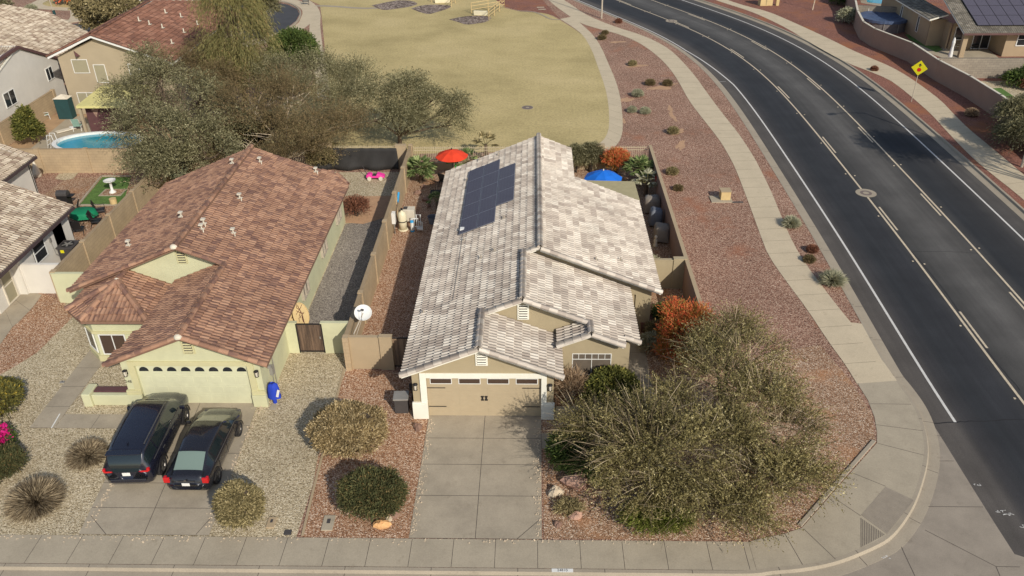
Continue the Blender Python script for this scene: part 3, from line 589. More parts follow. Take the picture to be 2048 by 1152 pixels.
# driveways
def drive(name, x0t, x1t, x0b, x1b, ytop, ys, mid=True):
    mb = MB(); prev = ytop
    def X(y, s):
        t = (ytop-y)/(ytop-ys[-1]); return (x0t+(x0b-x0t)*t) if s == 0 else (x1t+(x1b-x1t)*t)
    for y in ys:
        cols = [(0, .5), (.5, 1)] if mid else [(0, 1)]
        for a, b in cols:
            P = []
            for yy in (prev-.011, y+.011):
                l, r = X(yy, 0), X(yy, 1); P.append((l+(r-l)*a+(.011 if a else 0), l+(r-l)*b-(.011 if b < 1 else 0), yy))
            mb.poly([(P[0][0], P[0][2], .02), (P[1][0], P[1][2], .02), (P[1][1], P[1][2], .02), (P[0][1], P[0][2], .02)])
        prev = y
    o = mb.build(name, M['drive']); props(o, kind='structure'); me = o.data
    if me.polygons[0].normal.z < 0: me.flip_normals()
    flat(name+'_bed', [(x0t, ytop), (x0b, ys[-1]), (x1b, ys[-1]), (x1t, ytop)], .0125, M['joint']); return o
drive('driveway', 0.04, 4.86, 0.04, 4.83, 0.11, [-1.35, -2.9, -4.6, -6.70])
drive('neighbour_driveway', -12.75, -7.6, -12.05, -7.25, 0.87, [-.65, -2.35, -4.05, -5.35, -6.66])
jm = MB()
for L in ([(182, 1032), (212, 1069)], [(425, 1033), (392, 1070)], [(1083, 1037), (1034, 1079)]): jline(WS(L), .0245)
props(jm.build('driveway_joints', M['joint']), kind='structure')
slabs('neighbour_walk', [(-16.93, 6.2), (-16.93, -.85)], [(-15.85, 6.2), (-15.85, -.85)], .018, M['drive'], 1.4)
slabs('neighbour_walk', [(-15.83, .05), (-12.7, .05)], [(-15.83, -.86), (-12.7, -.86)], .018, M['drive'], 1.4)
mb = MB(); c = WS([(103, 857), (120, 828)]); jline(c, .022, .05, mb); props(mb.build('walk_stripe', M['white']), kind='structure')
slabs('side_walk', [(4.86, -1.0), (9.3, -1.0)], [(4.86, -1.95), (9.3, -1.95)], .018, M['drive'], 1.2)
slabs('side_walk', [(8.85, -1.0), (8.95, 5.9)], [(9.85, -1.0), (9.85, 5.9)], .0215, M['drive'], 1.2)
# strips along lot line (metal edging)
mb = MB(); C = smooth_poly(np.array(WS([(688, 738), (668, 820), (645, 912), (622, 1000), (605, 1073)])), 1); o = ribbon('lot_edging', C, -.05, .05, .04, M['wall_tan']); props(o, kind='structure')
# ================================================================ ROOFS
def pip(px, py, poly):
    inside = np.zeros(px.shape, bool); n = len(poly)
    for i in range(n):
        x0, y0 = poly[i]; x1, y1 = poly[(i+1) % n]
        if y0 == y1: continue
        c = ((y0 > py) != (y1 > py)) & (px < (x1-x0)*(py-y0)/(y1-y0)+x0); inside ^= c
    return inside
def tile_face(name, pts, mat, parent, tw=.40, ex=.37, period=.20, amp=.062, nper=8, deck=None, seed=0, low=False):
    """pts: planar 3-D polygon, first edge runs along the eave. Builds the tiled surface and its deck."""
    P3 = np.array(pts, float); U = P3[1]-P3[0]; U /= np.linalg.norm(U)
    Nn = np.zeros(3)
    for i in range(len(P3)): Nn += np.cross(P3[i]-P3[0], P3[(i+1) % len(P3)]-P3[0])
    Nn /= np.linalg.norm(Nn); Nn = Nn*(1 if Nn[2] > 0 else -1)
    V = np.cross(Nn, U); V = V if V[2] > 0 else -V
    O = P3[0]; uv = np.stack([(P3-O)@U, (P3-O)@V], 1); poly = [tuple(q) for q in uv]
    u0, u1 = uv[:, 0].min(), uv[:, 0].max(); v0, v1 = uv[:, 1].min(), uv[:, 1].max()
    if low: nper = 3
    du = period/nper; us = np.arange(math.floor(u0/period)*period, u1+du, du); nc = int(math.ceil((v1-v0)/ex))+1
    ph = np.mod(us/period*(1 if U[1] >= 0 or abs(U[0]) > .9 else -1)+1e-6, 1.0); prof = amp*np.where(ph < .32, np.sin(ph/.32*np.pi/2)**1.1, .5+.5*np.cos((ph-.32)/.68*np.pi))
    Vs = []; Fs = []; UV = []; base = 0; nu = len(us); q = np.random.default_rng(seed)
    for c in range(nc):
        a = v0+c*ex; rows = [(a-.004, -.02, -.012), (a, 1.0, .045), (a+ex+.02, 1.0, .001)]
        off = .5*(c % 2); tid = np.floor(us/tw+off).astype(int); jz = q.uniform(-.004, .004, 4000)[tid % 4000]
        for ri, (vv, k, lift) in enumerate(rows):
            h = (prof*k if k > 0 else prof*0-.005)+lift+jz+.03
            Vs.append(O[None]+us[:, None]*U+vv*V+h[:, None]*Nn); UV.append(np.c_[us/tw*(1 if U[1] >= 0 or abs(U[0]) > .9 else -1)+off, np.full(nu, c+(.01, .02, .95)[ri]+.0)])
        i = np.arange(nu-1); mid = (us[:-1]+us[1:])/2; ok = pip(mid, np.full(nu-1, a+ex*.5), poly)|pip(mid, np.full(nu-1, a+ex*.05), poly)&pip(mid, np.full(nu-1, a+ex*.6), poly)
        i = i[ok]
        for r0 in (0, 1):
            b0 = base+r0*nu; Fs.append(np.stack([b0+i, b0+i+1, b0+nu+i+1, b0+nu+i], 1))
        base += 3*nu
    Fa = np.concatenate(Fs); Va = np.concatenate(Vs)
    t = Va[Fa[0]] if len(Fa) else None
    if t is not None and np.dot(np.cross(t[1]-t[0], t[2]-t[0]), Nn) < 0 and False: Fa = Fa[:, ::-1]
    used = np.unique(Fa); rem = np.full(len(Va), -1); rem[used] = np.arange(len(used))
    o = npmesh(name, Va[used], [rem[Fa]], mat, parent, uv=np.concatenate(UV)[used])
    d = MB()
    d.slab3([tuple(p-np.array([0, 0, .0])) for p in P3], .13); d.build('roof_deck', deck or M['stucco_trim'], o)
    return o
def caps(parent, lines, mat, r=.155, L=.40, name='ridge_cap', lift=.12, arc=190):
    for li, (p0, p1) in enumerate(lines):
        Vs = []; UV = []; F = []; base = 0; cid = 10*li; nn = 8
        p0 = np.array(p0, float); p1 = np.array(p1, float); d = p1-p0; ln = np.linalg.norm(d); d /= ln; side = np.cross(d, (0, 0, 1)); side /= np.linalg.norm(side); up = np.cross(side, d); n = max(1, int(round(ln/L))); st = ln/n
        for k in range(n):
            cid += 1
            for ri, (s, rr, lf) in enumerate(((k*st-.02, r*1.06, lift+.012), ((k+1)*st+.01, r*.96, lift-.004))):
                for j in range(nn+1):
                    a = math.radians((180-arc)/2)+math.radians(arc)*j/nn; Vs.append(p0+d*s+side*math.cos(a)*rr+up*(math.sin(a)*rr*.9+lf-.07)); UV.append((cid+.1+.8*j/nn, 900+(.1, .9)[ri]))
            for j in range(nn): F.append((base+j, base+j+1, base+nn+2+j, base+nn+1+j))
            cv = len(Vs)
            F.append((base+nn//2, base+nn//2+1, base+nn-1, base+nn)); F.append((base+nn//2, base, base+1, base+2))
            base += 2*(nn+1)
        npmesh(name, np.array(Vs), [np.array(F)], mat, parent, uv=np.array(UV), smooth=False)
def window(parent, o, d, n, w_, h_, z, frame=.05, mat='glass', fm='white', mull=0, hbar=None, grid=None, depth=.05, name='window', screen=None):
    """window on wall: o = left bottom corner (x,y), d = direction along wall, n = outward normal"""
    d = np.array([*d, 0.0]); n_ = np.array([*n, 0.0]); o3 = np.array([o[0], o[1], z]); up = np.array([0, 0, 1.0]); mb = MB()
    def bar(a0, a1, z0, z1, t0, t1):
        c = o3+d*(a0+a1)/2+up*(z0+z1)/2+n_*(t0+t1)/2; mb.obox(c, d, up, n_, (a1-a0)/2, (z1-z0)/2, (t1-t0)/2)
    bar(0, w_, 0, frame, 0.0, depth); bar(0, w_, h_-frame, h_, 0, depth); bar(0, frame, frame, h_-frame, 0, depth); bar(w_-frame, w_, frame, h_-frame, 0, depth)
    for k in range(mull): x = w_*(k+1)/(mull+1); bar(x-frame*.4, x+frame*.4, frame, h_-frame, 0, depth*.9)
    if hbar: bar(frame, w_-frame, h_*hbar-frame*.4, h_*hbar+frame*.4, 0, depth*.8)
    if grid:
        nx, z0_, z1_ = grid
        for k in range(1, nx): x = w_*k/nx; bar(x-.012, x+.012, z0_, z1_, 0, depth*.7)
    f = mb.build(name, M[fm], parent); g = MB(); c = o3+d*w_/2+up*h_/2+n_*.015; g.obox(c, d, up, n_, w_/2-frame*.6, h_/2-frame*.6, .008); g.build('pane', M[screen or mat], f); return f
def vent(parent, x, y, z, w_, h_, mat, n=(0, -1)):
    mb = MB(); mb.box(x-w_/2-.07, x+w_/2+.07, y-.05, y, z, z+h_+.14); f = mb.build('gable_vent', mat, parent); s = MB()
    k = int(h_/.11)
    for i in range(k):
        zz = z+.07+h_*(i+.5)/k; s.obox((x, y-.075, zz), (1, 0, 0), (0, .8, .6), (0, -.6, .8), w_/2, .035, .006)
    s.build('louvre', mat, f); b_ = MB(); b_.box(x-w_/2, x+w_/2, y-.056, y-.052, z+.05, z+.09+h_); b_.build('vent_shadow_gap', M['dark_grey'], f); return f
def roof_vent(parent, p, mat, s=1.0, kind=0):
    x, y, z = p; mb = MB()
    mb.obox((x, y, z+.06), (1, 0, 0), (0, 1, 0), (0, 0, 1), .13*s, .10*s, .012); mb.tube([(x, y, z), (x, y, z+.28*s)], .04*s, 8)
    if kind: mb.obox((x, y, z+.30*s), (1, 0, 0), (0, 1, 0), (0, 0, 1), .10*s, .10*s, .035*s); mb.tube([(x+.14, y-.2, z-.02), (x+.14, y-.2, z+.2)], .03, 8)
    return mb.build('roof_vent', mat, parent)
# ================================================================ MAIN HOUSE
M['blinds'] = plain('blinds', lin(104, 94, 82), .4, var=.2, scale=2, spec=.6)
PT = .41
def wallrect(mb, o, d, w_, z0, z1, t=.15, holes=()):
    """vertical wall of boxes with rectangular holes; o start, d unit dir, thickness to the left of d"""
    xs = sorted({0, w_}|{h[0] for h in holes}|{h[1] for h in holes}); zs = sorted({z0, z1}|{h[2] for h in holes}|{h[3] for h in holes})
    for a, b in zip(xs[:-1], xs[1:]):
        for c, e in zip(zs[:-1], zs[1:]):
            if any(a >= h[0]-1e-6 and b <= h[1]+1e-6 and c >= h[2]-1e-6 and e <= h[3]+1e-6 for h in holes): continue
            mb.vwall([(a, c), (b, c), (b, e), (a, e)], o, d, t)
def garage_door(parent, x0, x1, y, z1, mat, wins, arch=False):
    mb = MB(); mb.box(x0, x1, y, y+.05, 0.01, z1); H_ = z1/4; f = None
    for r_ in range(4):
        mb.box(x0, x1, y-.006, y, r_*H_+.012, (r_+1)*H_-.008)
    n_ = 8 if arch else 4; cw = (x1-x0)/n_
    for r_ in range(3 if True else 4):
        for k in range(n_):
            a = x0+k*cw+cw*.12; b_ = x0+(k+1)*cw-cw*.12
            if arch: mb.box(a, b_, y-.016, y-.006, r_*H_+.12, (r_+1)*H_-.12)
            else:
                mb.box(a, b_, y-.016, y-.006, r_*H_+.09, r_*H_+.24); mb.box(a, b_, y-.016, y-.006, r_*H_+.29, r_*H_+.44)
    f = mb.build('garage_door', mat, parent, bevel=.004)
    for k in range(n_):
        g = MB(); a = x0+k*cw+cw*(.14 if not arch else .16); b_ = x0+(k+1)*cw-cw*(.14 if not arch else .16); z0 = 3*H_+.16; zz = z0+.24
        if arch:
            m_ = (a+b_)/2; rr = (b_-a)/2; pr = [(a, z0)]+[(b_, z0)]+[(m_+rr*math.cos(t), z0+.03+.20*math.sin(t)) for t in np.linspace(0, math.pi, 9)]
            g.vwall([(p-0, q) for p, q in pr], (0, y-.012), (1, 0), .01); g.build('door_window', M['glass'], f)
        else:
            g.box(a, b_, y-.016, y-.008, z0, zz); g.build('door_window', M['glass_brown'], f)
            fr = MB()
            for q in ((a-.03, b_+.03, z0-.03, z0), (a-.03, b_+.03, zz, zz+.03), (a-.03, a, z0, zz), (b_, b_+.03, z0, zz)): fr.box(q[0], q[1], y-.022, y-.006, q[2], q[3])
            fr.build('window_frame', M['white'], f)
    return f
def wall_lamp(parent, x, y, z):
    mb = MB(); mb.box(x-.05, x+.05, y-.03, y, z-.12, z+.12); mb.lathe([(.02, .2), (.11, .14), (.10, .12), (.03, .12)], (x, y-.13, z), 8); mb.lathe([(.06, -.16), (.085, -.14), (.05, -.15)], (x, y-.13, z), 8)
    for a in range(4): mb.tube([(x+.075*math.cos(a*1.57+.78), y-.13+.075*math.sin(a*1.57+.78), z-.14), (x+.09*math.cos(a*1.57+.78), y-.13+.09*math.sin(a*1.57+.78), z+.13)], .009, 4)
    mb.tube([(x, y, z+.1), (x, y-.13, z+.2)], .014, 5); f = mb.build('wall_lamp', M['black'], parent)
    g = MB(); g.lathe([(.055, -.13), (.075, .12)], (x, y-.13, z), 8); g.build('lamp_glass', M['offwhite'], f); return f
house = thing('stucco_house', 'tan stucco house with pale tile gables and rooftop solar panels behind the empty driveway', 'house', (4.8, 8, 0))
zW = lambda x: 2.50+PT*(x+.9)
z1r, z2r, z3r = zW(2.32), zW(4.06), zW(4.83)
ST, TL = M['stucco_tan'], M['tile_light']
mb = MB()
wallrect(mb, (-.55, 0), (1, 0), 5.92, 0, 2.40, .15, [(.6, 5.4, 0, 2.13)])                  # garage front
mb.vwall([(0, 2.40), (5.92, 2.40), (5.92, zW(-.55)-.14), (2.87, z1r-.15), (0, zW(-.55)-.14)], (-.55, 0), (1, 0), .15)
mb.vwall([(0, 0), (19.9, 0), (19.9, 2.50), (0, 2.50)], (-.55, .15), (0, 1), -.15)             # west wall
mb.vwall([(0, 0), (1.6, 0), (1.6, 2.40), (0, 2.40)], (5.37, .15), (0, 1), .15)              # garage east
mb.vwall([(0, 2.35), (7.1, 2.35), (7.1, z2r-PT*(8.66-4.06)-.15), (2.5+.0, z2r-.15), (0, zW(1.56)-.15)], (1.56, 2.6), (1, 0), .15)   # gable 2 wall
wallrect(mb, (5.6, 1.75), (1, 0), 3.06, 0, 2.40, .15, [(.6, 2.3, .95, 2.12)])
mb.vwall([(0, 2.40), (3.06, 2.40), (3.06, z2r-PT*(8.66-4.06)-.12), (1.35, z2r-PT*(6.95-4.06)-.15), (0, 2.65)], (5.6, 1.75), (1, 0), .15)
mb.vwall([(0, 0), (.9, 0), (.9, 2.7), (0, 2.7)], (5.6, 1.9), (0, 1), -.15)
mb.vwall([(0, 0), (4.7, 0), (4.7, 2.42), (0, 2.42)], (8.66, 1.9), (0, 1), .15)               # east wall of front wing
wallrect(mb, (3.9, 6.6), (1, 0), 6.3, 0, 2.4, .15, [(4.95, 5.55, 0, 2.1)])
mb.vwall([(0, 2.4), (6.3, 2.4), (6.3, z3r-PT*(10.2-4.83)-.12), (.93, z3r-.15), (0, zW(3.9)-.15)], (3.9, 6.6), (1, 0), .15)
mb.vwall([(0, 0), (8.95, 0), (8.95, 2.55), (0, 2.55)], (10.2, 6.75), (0, 1), .15)
mb.vwall([(0, 0), (10.75, 0), (10.75, 2.6), (5.38, 4.55), (0, 2.6)], (10.2, 15.85), (-1, 0), -.15)
mb.vwall([(0, 0), (3.9, 0), (3.9, 3.8), (0, 3.8)], (6.4, 16.0), (0, 1), .15)
mb.vwall([(0, 0), (6.95, 0), (6.95, 2.6), (1.57, 4.7), (0, 4.1)], (6.4, 20.05), (-1, 0), -.15)
mb.build('wall', ST, house)
W_ = lambda x, y: (x, y, zW(x))
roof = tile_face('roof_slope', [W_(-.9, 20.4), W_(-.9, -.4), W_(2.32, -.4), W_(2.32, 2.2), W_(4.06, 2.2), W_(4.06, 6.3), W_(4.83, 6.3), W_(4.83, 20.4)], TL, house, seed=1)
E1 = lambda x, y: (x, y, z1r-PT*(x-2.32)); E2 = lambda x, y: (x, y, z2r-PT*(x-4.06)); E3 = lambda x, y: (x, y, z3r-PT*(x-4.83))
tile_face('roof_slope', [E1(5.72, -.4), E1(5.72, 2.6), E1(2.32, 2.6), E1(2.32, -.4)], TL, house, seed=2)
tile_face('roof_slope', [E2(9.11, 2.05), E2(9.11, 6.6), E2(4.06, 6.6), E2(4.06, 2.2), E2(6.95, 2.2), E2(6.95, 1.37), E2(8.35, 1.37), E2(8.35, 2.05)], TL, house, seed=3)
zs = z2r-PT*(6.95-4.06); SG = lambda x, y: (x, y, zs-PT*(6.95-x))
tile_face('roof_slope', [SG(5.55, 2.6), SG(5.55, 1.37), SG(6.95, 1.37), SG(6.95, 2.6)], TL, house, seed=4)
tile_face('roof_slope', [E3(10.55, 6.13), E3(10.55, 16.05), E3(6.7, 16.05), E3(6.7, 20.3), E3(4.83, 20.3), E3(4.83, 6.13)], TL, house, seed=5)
h_ = .03
up = lambda p, h=.05: (p[0], p[1], p[2]+h)
caps(house, [(up(W_(2.32, -.45)), up(W_(2.32, 2.4))), (up(W_(4.06, 2.15)), up(W_(4.06, 6.4))), (up(W_(4.83, 6.1)), up(W_(4.83, 20.4))), (up(SG(6.95, 1.3)), up(SG(6.95, 2.2)))], TL)
caps(house, [(W_(-.9, -.4), W_(2.32, -.4)), (E1(5.72, -.4), E1(2.32, -.4)), (W_(2.32, 2.16), W_(4.06, 2.16)), (E2(6.9, 2.16), E2(4.06, 2.16)), (SG(5.55, 1.33), SG(6.95, 1.33)), (E2(8.35, 1.33), E2(6.95, 1.33)), (E2(9.11, 2.02), E2(8.4, 2.02)), (E3(10.55, 6.1), E3(4.83, 6.1)), (W_(4.1, 6.26), W_(4.83, 6.26))], TL, r=.15, name='rake_tiles', lift=.10)
# trim round garage opening
mb = MB(); mb.box(-.22, .05, -.06, 0, .0, 2.37); mb.box(4.85, 5.08, -.06, 0, 0, 2.37); mb.box(.05, 4.85, -.06, 0, 2.13, 2.37)
mb.box(-.62, .05, -.09, -.0605, 0, .95) if False else None
mb.box(-.60, -.222, -.10, 0, 0, .85); mb.box(-.60, .05, -.14, -.062, 0.0, .82); mb.box(4.85, 5.40, -.14, -.062, 0, .82); mb.box(5.082, 5.42, -.10, 0, 0, .85)
mb.build('garage_trim', M['stucco_trim'], house, bevel=.01)
mb = MB(); mb.box(-.5, -.15, -.10, .0, 0, .07); gd = garage_door(house, .05, 4.85, .10, 2.13, M['door_tan'], 4)
for x in (.06, 3.98+.05):
    for z in (.5, 1.5):
        s = MB(); s.obox((x+.40 if x > 1 else x+.38, .082, z+.02), (1, 0, 0), (0, 0, 1), (0, 1, 0), .38, .018, .006); s.build('hinge_strap', M['black'], gd)
for x in (2.37, 2.53):
    s = MB(); s.obox((x, .075, .98), (1, 0, 0), (0, 0, 1), (0, 1, 0), .035, .11, .012); s.obox((x, .07, 1.07), (1, 0, 0), (0, 0, 1), (0, 1, 0), .06, .03, .014); s.obox((x, .07, .89), (1, 0, 0), (0, 0, 1), (0, 1, 0), .06, .03, .014); s.build('door_handle', M['black'], gd)
wall_lamp(house, -.40, 0, 1.72); wall_lamp(house, 5.22, 0, 1.72)
vent(house, 2.40, 0, 2.78, .36, .62, M['stucco_trim']); vent(house, 4.08, 2.6, 3.33, .36, .62, M['stucco_trim'])
window(house, (6.2, 1.79), (1, 0), (0, -1), 1.7, 1.17, .95, mull=1, grid=(6, .85, 1.12), hbar=.73, frame=.035, mat='blinds', name='front_window')
# gable 3 recess: front door
mb = MB(); mb.box(8.86, 9.44, 6.70, 6.74, 0, 2.1); fd = mb.build('front_door', M['door_tan'], house)
mb = MB(); mb.box(8.90, 9.40, 6.66, 6.70, .15, .9); mb.box(8.90, 9.40, 6.66, 6.70, 1.05, 1.95); mb.build('door_panel', M['door_tan'], fd, bevel=.01)
mb = MB(); mb.tube([(9.36, 6.66, 1.0), (9.36, 6.60, 1.0), (9.27, 6.60, 1.0)], .015, 6); mb.build('door_handle', M['black'], fd)
# patio cover behind
mb = MB(); mb.slab3([(7.2, 16.1, 2.62), (10.62, 16.1, 2.62), (10.62, 18.95, 2.5), (7.2, 19.15, 2.5)], .16); pc = mb.build('patio_cover', M['tan_roofing'], house)
mb = MB()
for x, y in ((7.4, 18.9), (10.45, 18.75)): mb = MB(); mb.box(x-.1, x+.1, y-.1, y+.1, 0, 2.33); mb.build('patio_post', ST, pc)
# roof vents and conduit
rv = [(2.5, 8.2, 1), (1.25, 8.0, 1), (1.9, 7.6, 1), (2.7, 15.9-5.0, 0), (1.6, 4.6, 0), (.25, 14.5, 0), (1.3, 19.4, 0)]
def on_west(px, py):
    d = _fw*F_PX+_r*(px-1024)-_u*(py-576); t = ((2.55+.9*PT)-(CAM[2]-PT*CAM[0]))/(d[2]-PT*d[0]); q = CAM+d*t; return q
for px, py, k in ((928, 483, 1), (989, 503, 1), (962, 518, 1), (1008, 438, 0), (847, 627, 0), (934, 366-4, 0), (959, 322, 0), (997, 311, 1)): q = on_west(px, py); roof_vent(house, (q[0], q[1], q[2]), M['galv'], .8, 0)
def on_e3(px, py):
    d = _fw*F_PX+_r*(px-1024)-_u*(py-576); k = z3r+PT*4.83+.05; t = (k-(CAM[2]+PT*CAM[0]))/(d[2]+PT*d[0]); return CAM+d*t
for px, py in ((1192, 522), (1241, 522)): q = on_e3(px, py); roof_vent(house, (q[0], q[1], q[2]), M['galv'], .8)
pts = [on_west(*p)+np.array([0, 0, .09]) for p in ((926, 470), (922, 500), (916, 540), (911, 572), (906, 604), (868, 622))]
mb = MB(); mb.tube(pts, .012, 5); mb.build('roof_conduit', M['metal_grey'], house)
# solar panels
for ci, (xa, ya, nr) in enumerate(((.74, 10.45, 5), (1.68, 10.45, 5), (2.62, 12.25, 3))):
    for r_ in range(nr):
        ln = math.hypot(1, PT); U = np.array([1, 0, PT])/ln; N_ = np.array([-PT, 0, 1])/ln; c = np.array([xa+.465, ya+1.63*(r_+.5), zW(xa+.465)])+N_*.17
        mb = MB(); mb.obox(c, U, (0, 1, 0), N_, .492, .81, .02); s = mb.build('solar_panel', M['alu'], house)
        mb = MB(); mb.obox(c+N_*.0215, U, (0, 1, 0), N_, .475, .79, .002); mb.build('solar_cells', M['solar'], s)
mb = MB()
for ya in (11.0, 13, 15, 17, 18.2):
    a = np.array([.8, ya, zW(.8)])+.1*np.array([-.38, 0, .92]); b_ = np.array([2.55, ya, zW(2.55)])+.1*np.array([-.38, 0, .92]); mb = MB(); mb.tube([a, b_], .03, 4); mb.build('panel_rail', M['alu'], house)
q = on_west(925, 463); mb = MB(); mb.obox((q[0], q[1], q[2]+.12), (1, 0, 0), (0, 1, 0), (0, 0, 1), .12, .14, .08); mb.build('junction_box', M['white'], house, bevel=.01)
# ================================================================ YELLOW HOUSE
nh = thing('stucco_house', 'pale yellow stucco house with brown flashed tile roof, behind the two dark cars', 'house', (-12, 9, 0))
SY, TB = M['stucco_yellow'], M['tile_brown']
e_ = lambda x, y: (x, y, 2.50+PT*(-6.65-x)); gl = lambda x, y: (x, y, 2.50+PT*3.4-PT*(-10.05-x)); wp = lambda x, y: (x, y, 2.50+PT*(x+17.9))
zr = 2.5+PT*(17.9-12.28)
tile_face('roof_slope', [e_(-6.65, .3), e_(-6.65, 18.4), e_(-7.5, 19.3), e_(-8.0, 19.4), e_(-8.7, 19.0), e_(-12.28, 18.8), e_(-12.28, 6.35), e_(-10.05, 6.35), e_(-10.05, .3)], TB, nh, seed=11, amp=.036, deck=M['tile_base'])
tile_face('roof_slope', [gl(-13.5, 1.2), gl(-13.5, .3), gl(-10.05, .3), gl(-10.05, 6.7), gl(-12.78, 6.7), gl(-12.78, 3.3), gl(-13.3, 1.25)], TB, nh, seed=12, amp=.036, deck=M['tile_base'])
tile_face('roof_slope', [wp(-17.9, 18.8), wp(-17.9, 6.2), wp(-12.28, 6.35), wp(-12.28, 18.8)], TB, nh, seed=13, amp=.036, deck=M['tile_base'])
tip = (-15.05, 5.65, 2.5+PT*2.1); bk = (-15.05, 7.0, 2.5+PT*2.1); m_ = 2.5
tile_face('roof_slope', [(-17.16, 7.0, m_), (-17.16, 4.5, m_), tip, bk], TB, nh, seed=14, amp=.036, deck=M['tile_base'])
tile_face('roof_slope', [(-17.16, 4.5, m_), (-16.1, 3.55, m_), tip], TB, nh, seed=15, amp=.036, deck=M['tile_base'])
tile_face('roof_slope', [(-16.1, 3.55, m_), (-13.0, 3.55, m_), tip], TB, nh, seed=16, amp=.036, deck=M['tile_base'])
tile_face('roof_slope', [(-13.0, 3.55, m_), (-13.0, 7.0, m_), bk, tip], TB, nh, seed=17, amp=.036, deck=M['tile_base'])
caps(nh, [(up(e_(-10.05, .25)), up(e_(-10.05, 6.3))), (up(e_(-12.28, 6.3)), up(e_(-12.28, 18.8))), (up(tip), up(bk)), (up((-17.16, 4.5, m_), .03), up(tip, .03)), (up((-16.1, 3.55, m_), .03), up(tip, .03)), (up((-13.0, 3.55, m_), .03), up(tip, .03))], TB)
caps(nh, [(e_(-6.65, .28), e_(-10.05, .28)), (gl(-13.5, .28), gl(-10.05, .28)), (wp(-17.9, 6.2), wp(-12.28, 6.3)), (e_(-10.05, 6.3), e_(-12.28, 6.3)), (e_(-6.7, 18.45), e_(-7.5, 19.3))], TB, r=.145, name='rake_tiles', lift=.10)
mb = MB(); mb.box(-13.02, -12.76, 1.3, 7.0, 2.44, 2.50); mb.build('valley_gutter', M['white'], nh)
mb = MB()
wallrect(mb, (-13.15, .78), (1, 0), 6.0, 0, 2.38, .15, [(.6, 5.45, 0, 2.13)])
mb.vwall([(0, 2.38), (6.0, 2.38), (6.0, 2.55), (3.1, 3.72), (0, 2.45)], (-13.15, .78), (1, 0), .15)
mb.vwall([(0, 0), (17.4, 0), (17.4, 2.48), (0, 2.48)], (-7.15, .93), (0, 1), .15)
mb.vwall([(0, 0), (5.6, 0), (5.6, 2.4), (0, 2.4)], (-13.15, .93), (0, 1), -.15)
mb.vwall([(0, 2.3), (8.2, 2.3), (8.2, 3.55), (5.2, 4.65), (0, 2.55)], (-17.5, 6.75), (1, 0), .15)
mb.vwall([(0, 0), (1, 0), (1, 2.4), (0, 2.4)], (-17.5, 6.75), (1, 0), .15)
mb.vwall([(0, 0), (12, 0), (12, 2.4), (0, 2.4)], (-17.5, 6.9), (0, 1), -.15)
mb.vwall([(0, 0), (10.35, 0), (10.35, 2.5), (5.1, 4.7), (0, 2.5)], (-7.15, 18.33), (-1, 0), -.15)
mb.build('wall', SY, nh)
bay = MB()      # front room with its cut corner, frieze band, windows
bay.prism([(-15.95, 4.0), (-13.35, 4.0), (-13.35, 6.8), (-16.75, 6.8), (-16.75, 4.75)], 0, 2.36); bayo = bay.build('bay_wall', SY, nh)
bb = MB(); bb.prism([(-16.0, 3.93), (-13.3, 3.93), (-13.3, 4.02), (-15.97, 4.02), (-16.7, 4.72), (-16.82, 4.70)], 1.55, 1.68); bb.prism([(-16.0, 3.90), (-13.3, 3.90), (-13.3, 4.02), (-15.97, 4.02), (-16.7, 4.72), (-16.82, 4.70)], .0, .32); bb.build('band', M['trim_khaki'], bayo)
window(nh, (-15.75, 3.99), (1, 0), (0, -1), 1.25, 1.15, .38, mull=1, mat='glass_brown', name='bay_window')
d_ = np.array([-.73, .68]); window(nh, (-16.72, 4.72), (.73, -.68), (-.68, -.73), .9, 1.15, .38, mull=0, name='bay_window')
nd = np.array([.73, -.68])
tr = MB(); tr.box(-12.82, -12.55, .71, .78, 0, 2.35); tr.box(-7.70, -7.42, .71, .78, 0, 2.35); tr.box(-12.55, -7.70, .71, .78, 2.13, 2.35); tr.box(-13.2, -12.552, .66, .78, .62, .82); tr.box(-7.698, -7.10, .66, .78, .62, .82); tr.build('garage_trim', M['trim_khaki'], nh, bevel=.01)
pl = MB(); pl.box(-7.70, -7.08, .60, .78, 0, .62); pl.build('plinth', SY, nh, bevel=.01); pl = MB(); pl.box(-13.2, -12.55, .60, .78, 0, .62); pl.build('plinth', SY, nh, bevel=.01)
garage_door(nh, -12.55, -7.70, .86, 2.13, M['door_cream'], 8, True)
wall_lamp(nh, -12.98, .78, 1.78); wall_lamp(nh, -7.30, .78, 1.78)
vent(nh, -10.02, .78, 2.75, .36, .52, M['trim_khaki']); vent(nh, -12.25, 6.75, 3.75, .36, .52, M['trim_khaki'])
def text(name, s, size, loc, rot, mat, parent=None, ext=.004):
    cu = bpy.data.curves.new(name, 'FONT'); cu.body = s; cu.size = size; cu.extrude = ext; cu.align_x = 'CENTER'; cu.align_y = 'CENTER'
    tmp = bpy.data.objects.new(name+'_tmp', cu); SC.collection.objects.link(tmp); bpy.context.view_layer.update()
    me = bpy.data.meshes.new_from_object(tmp.evaluated_get(bpy.context.evaluated_depsgraph_get())); bpy.data.objects.remove(tmp); me.name = name
    me.transform(Matrix.Translation(loc)@Matrix.Rotation(rot[2], 4, 'Z')@Matrix.Rotation(rot[0], 4, 'X'))
    if parent is not None: me.transform(Matrix.Translation([-q for q in OFF[parent.name]]))
    me.materials.clear(); me.materials.append(mat); return link(name, me, parent)
text('house_number', '24818', .20, (-12.93, .765, 1.25), (math.pi/2, 0, 0), M['black'], nh)
for y, wd in ((7.8, 1.1), (12.2, 1.1), (16.2, 1.1)):
    f = window(nh, (-7.15, y), (0, 1), (1, 0), wd, 1.25, .95, mull=1, fm='galv', depth=.14, name='side_window')
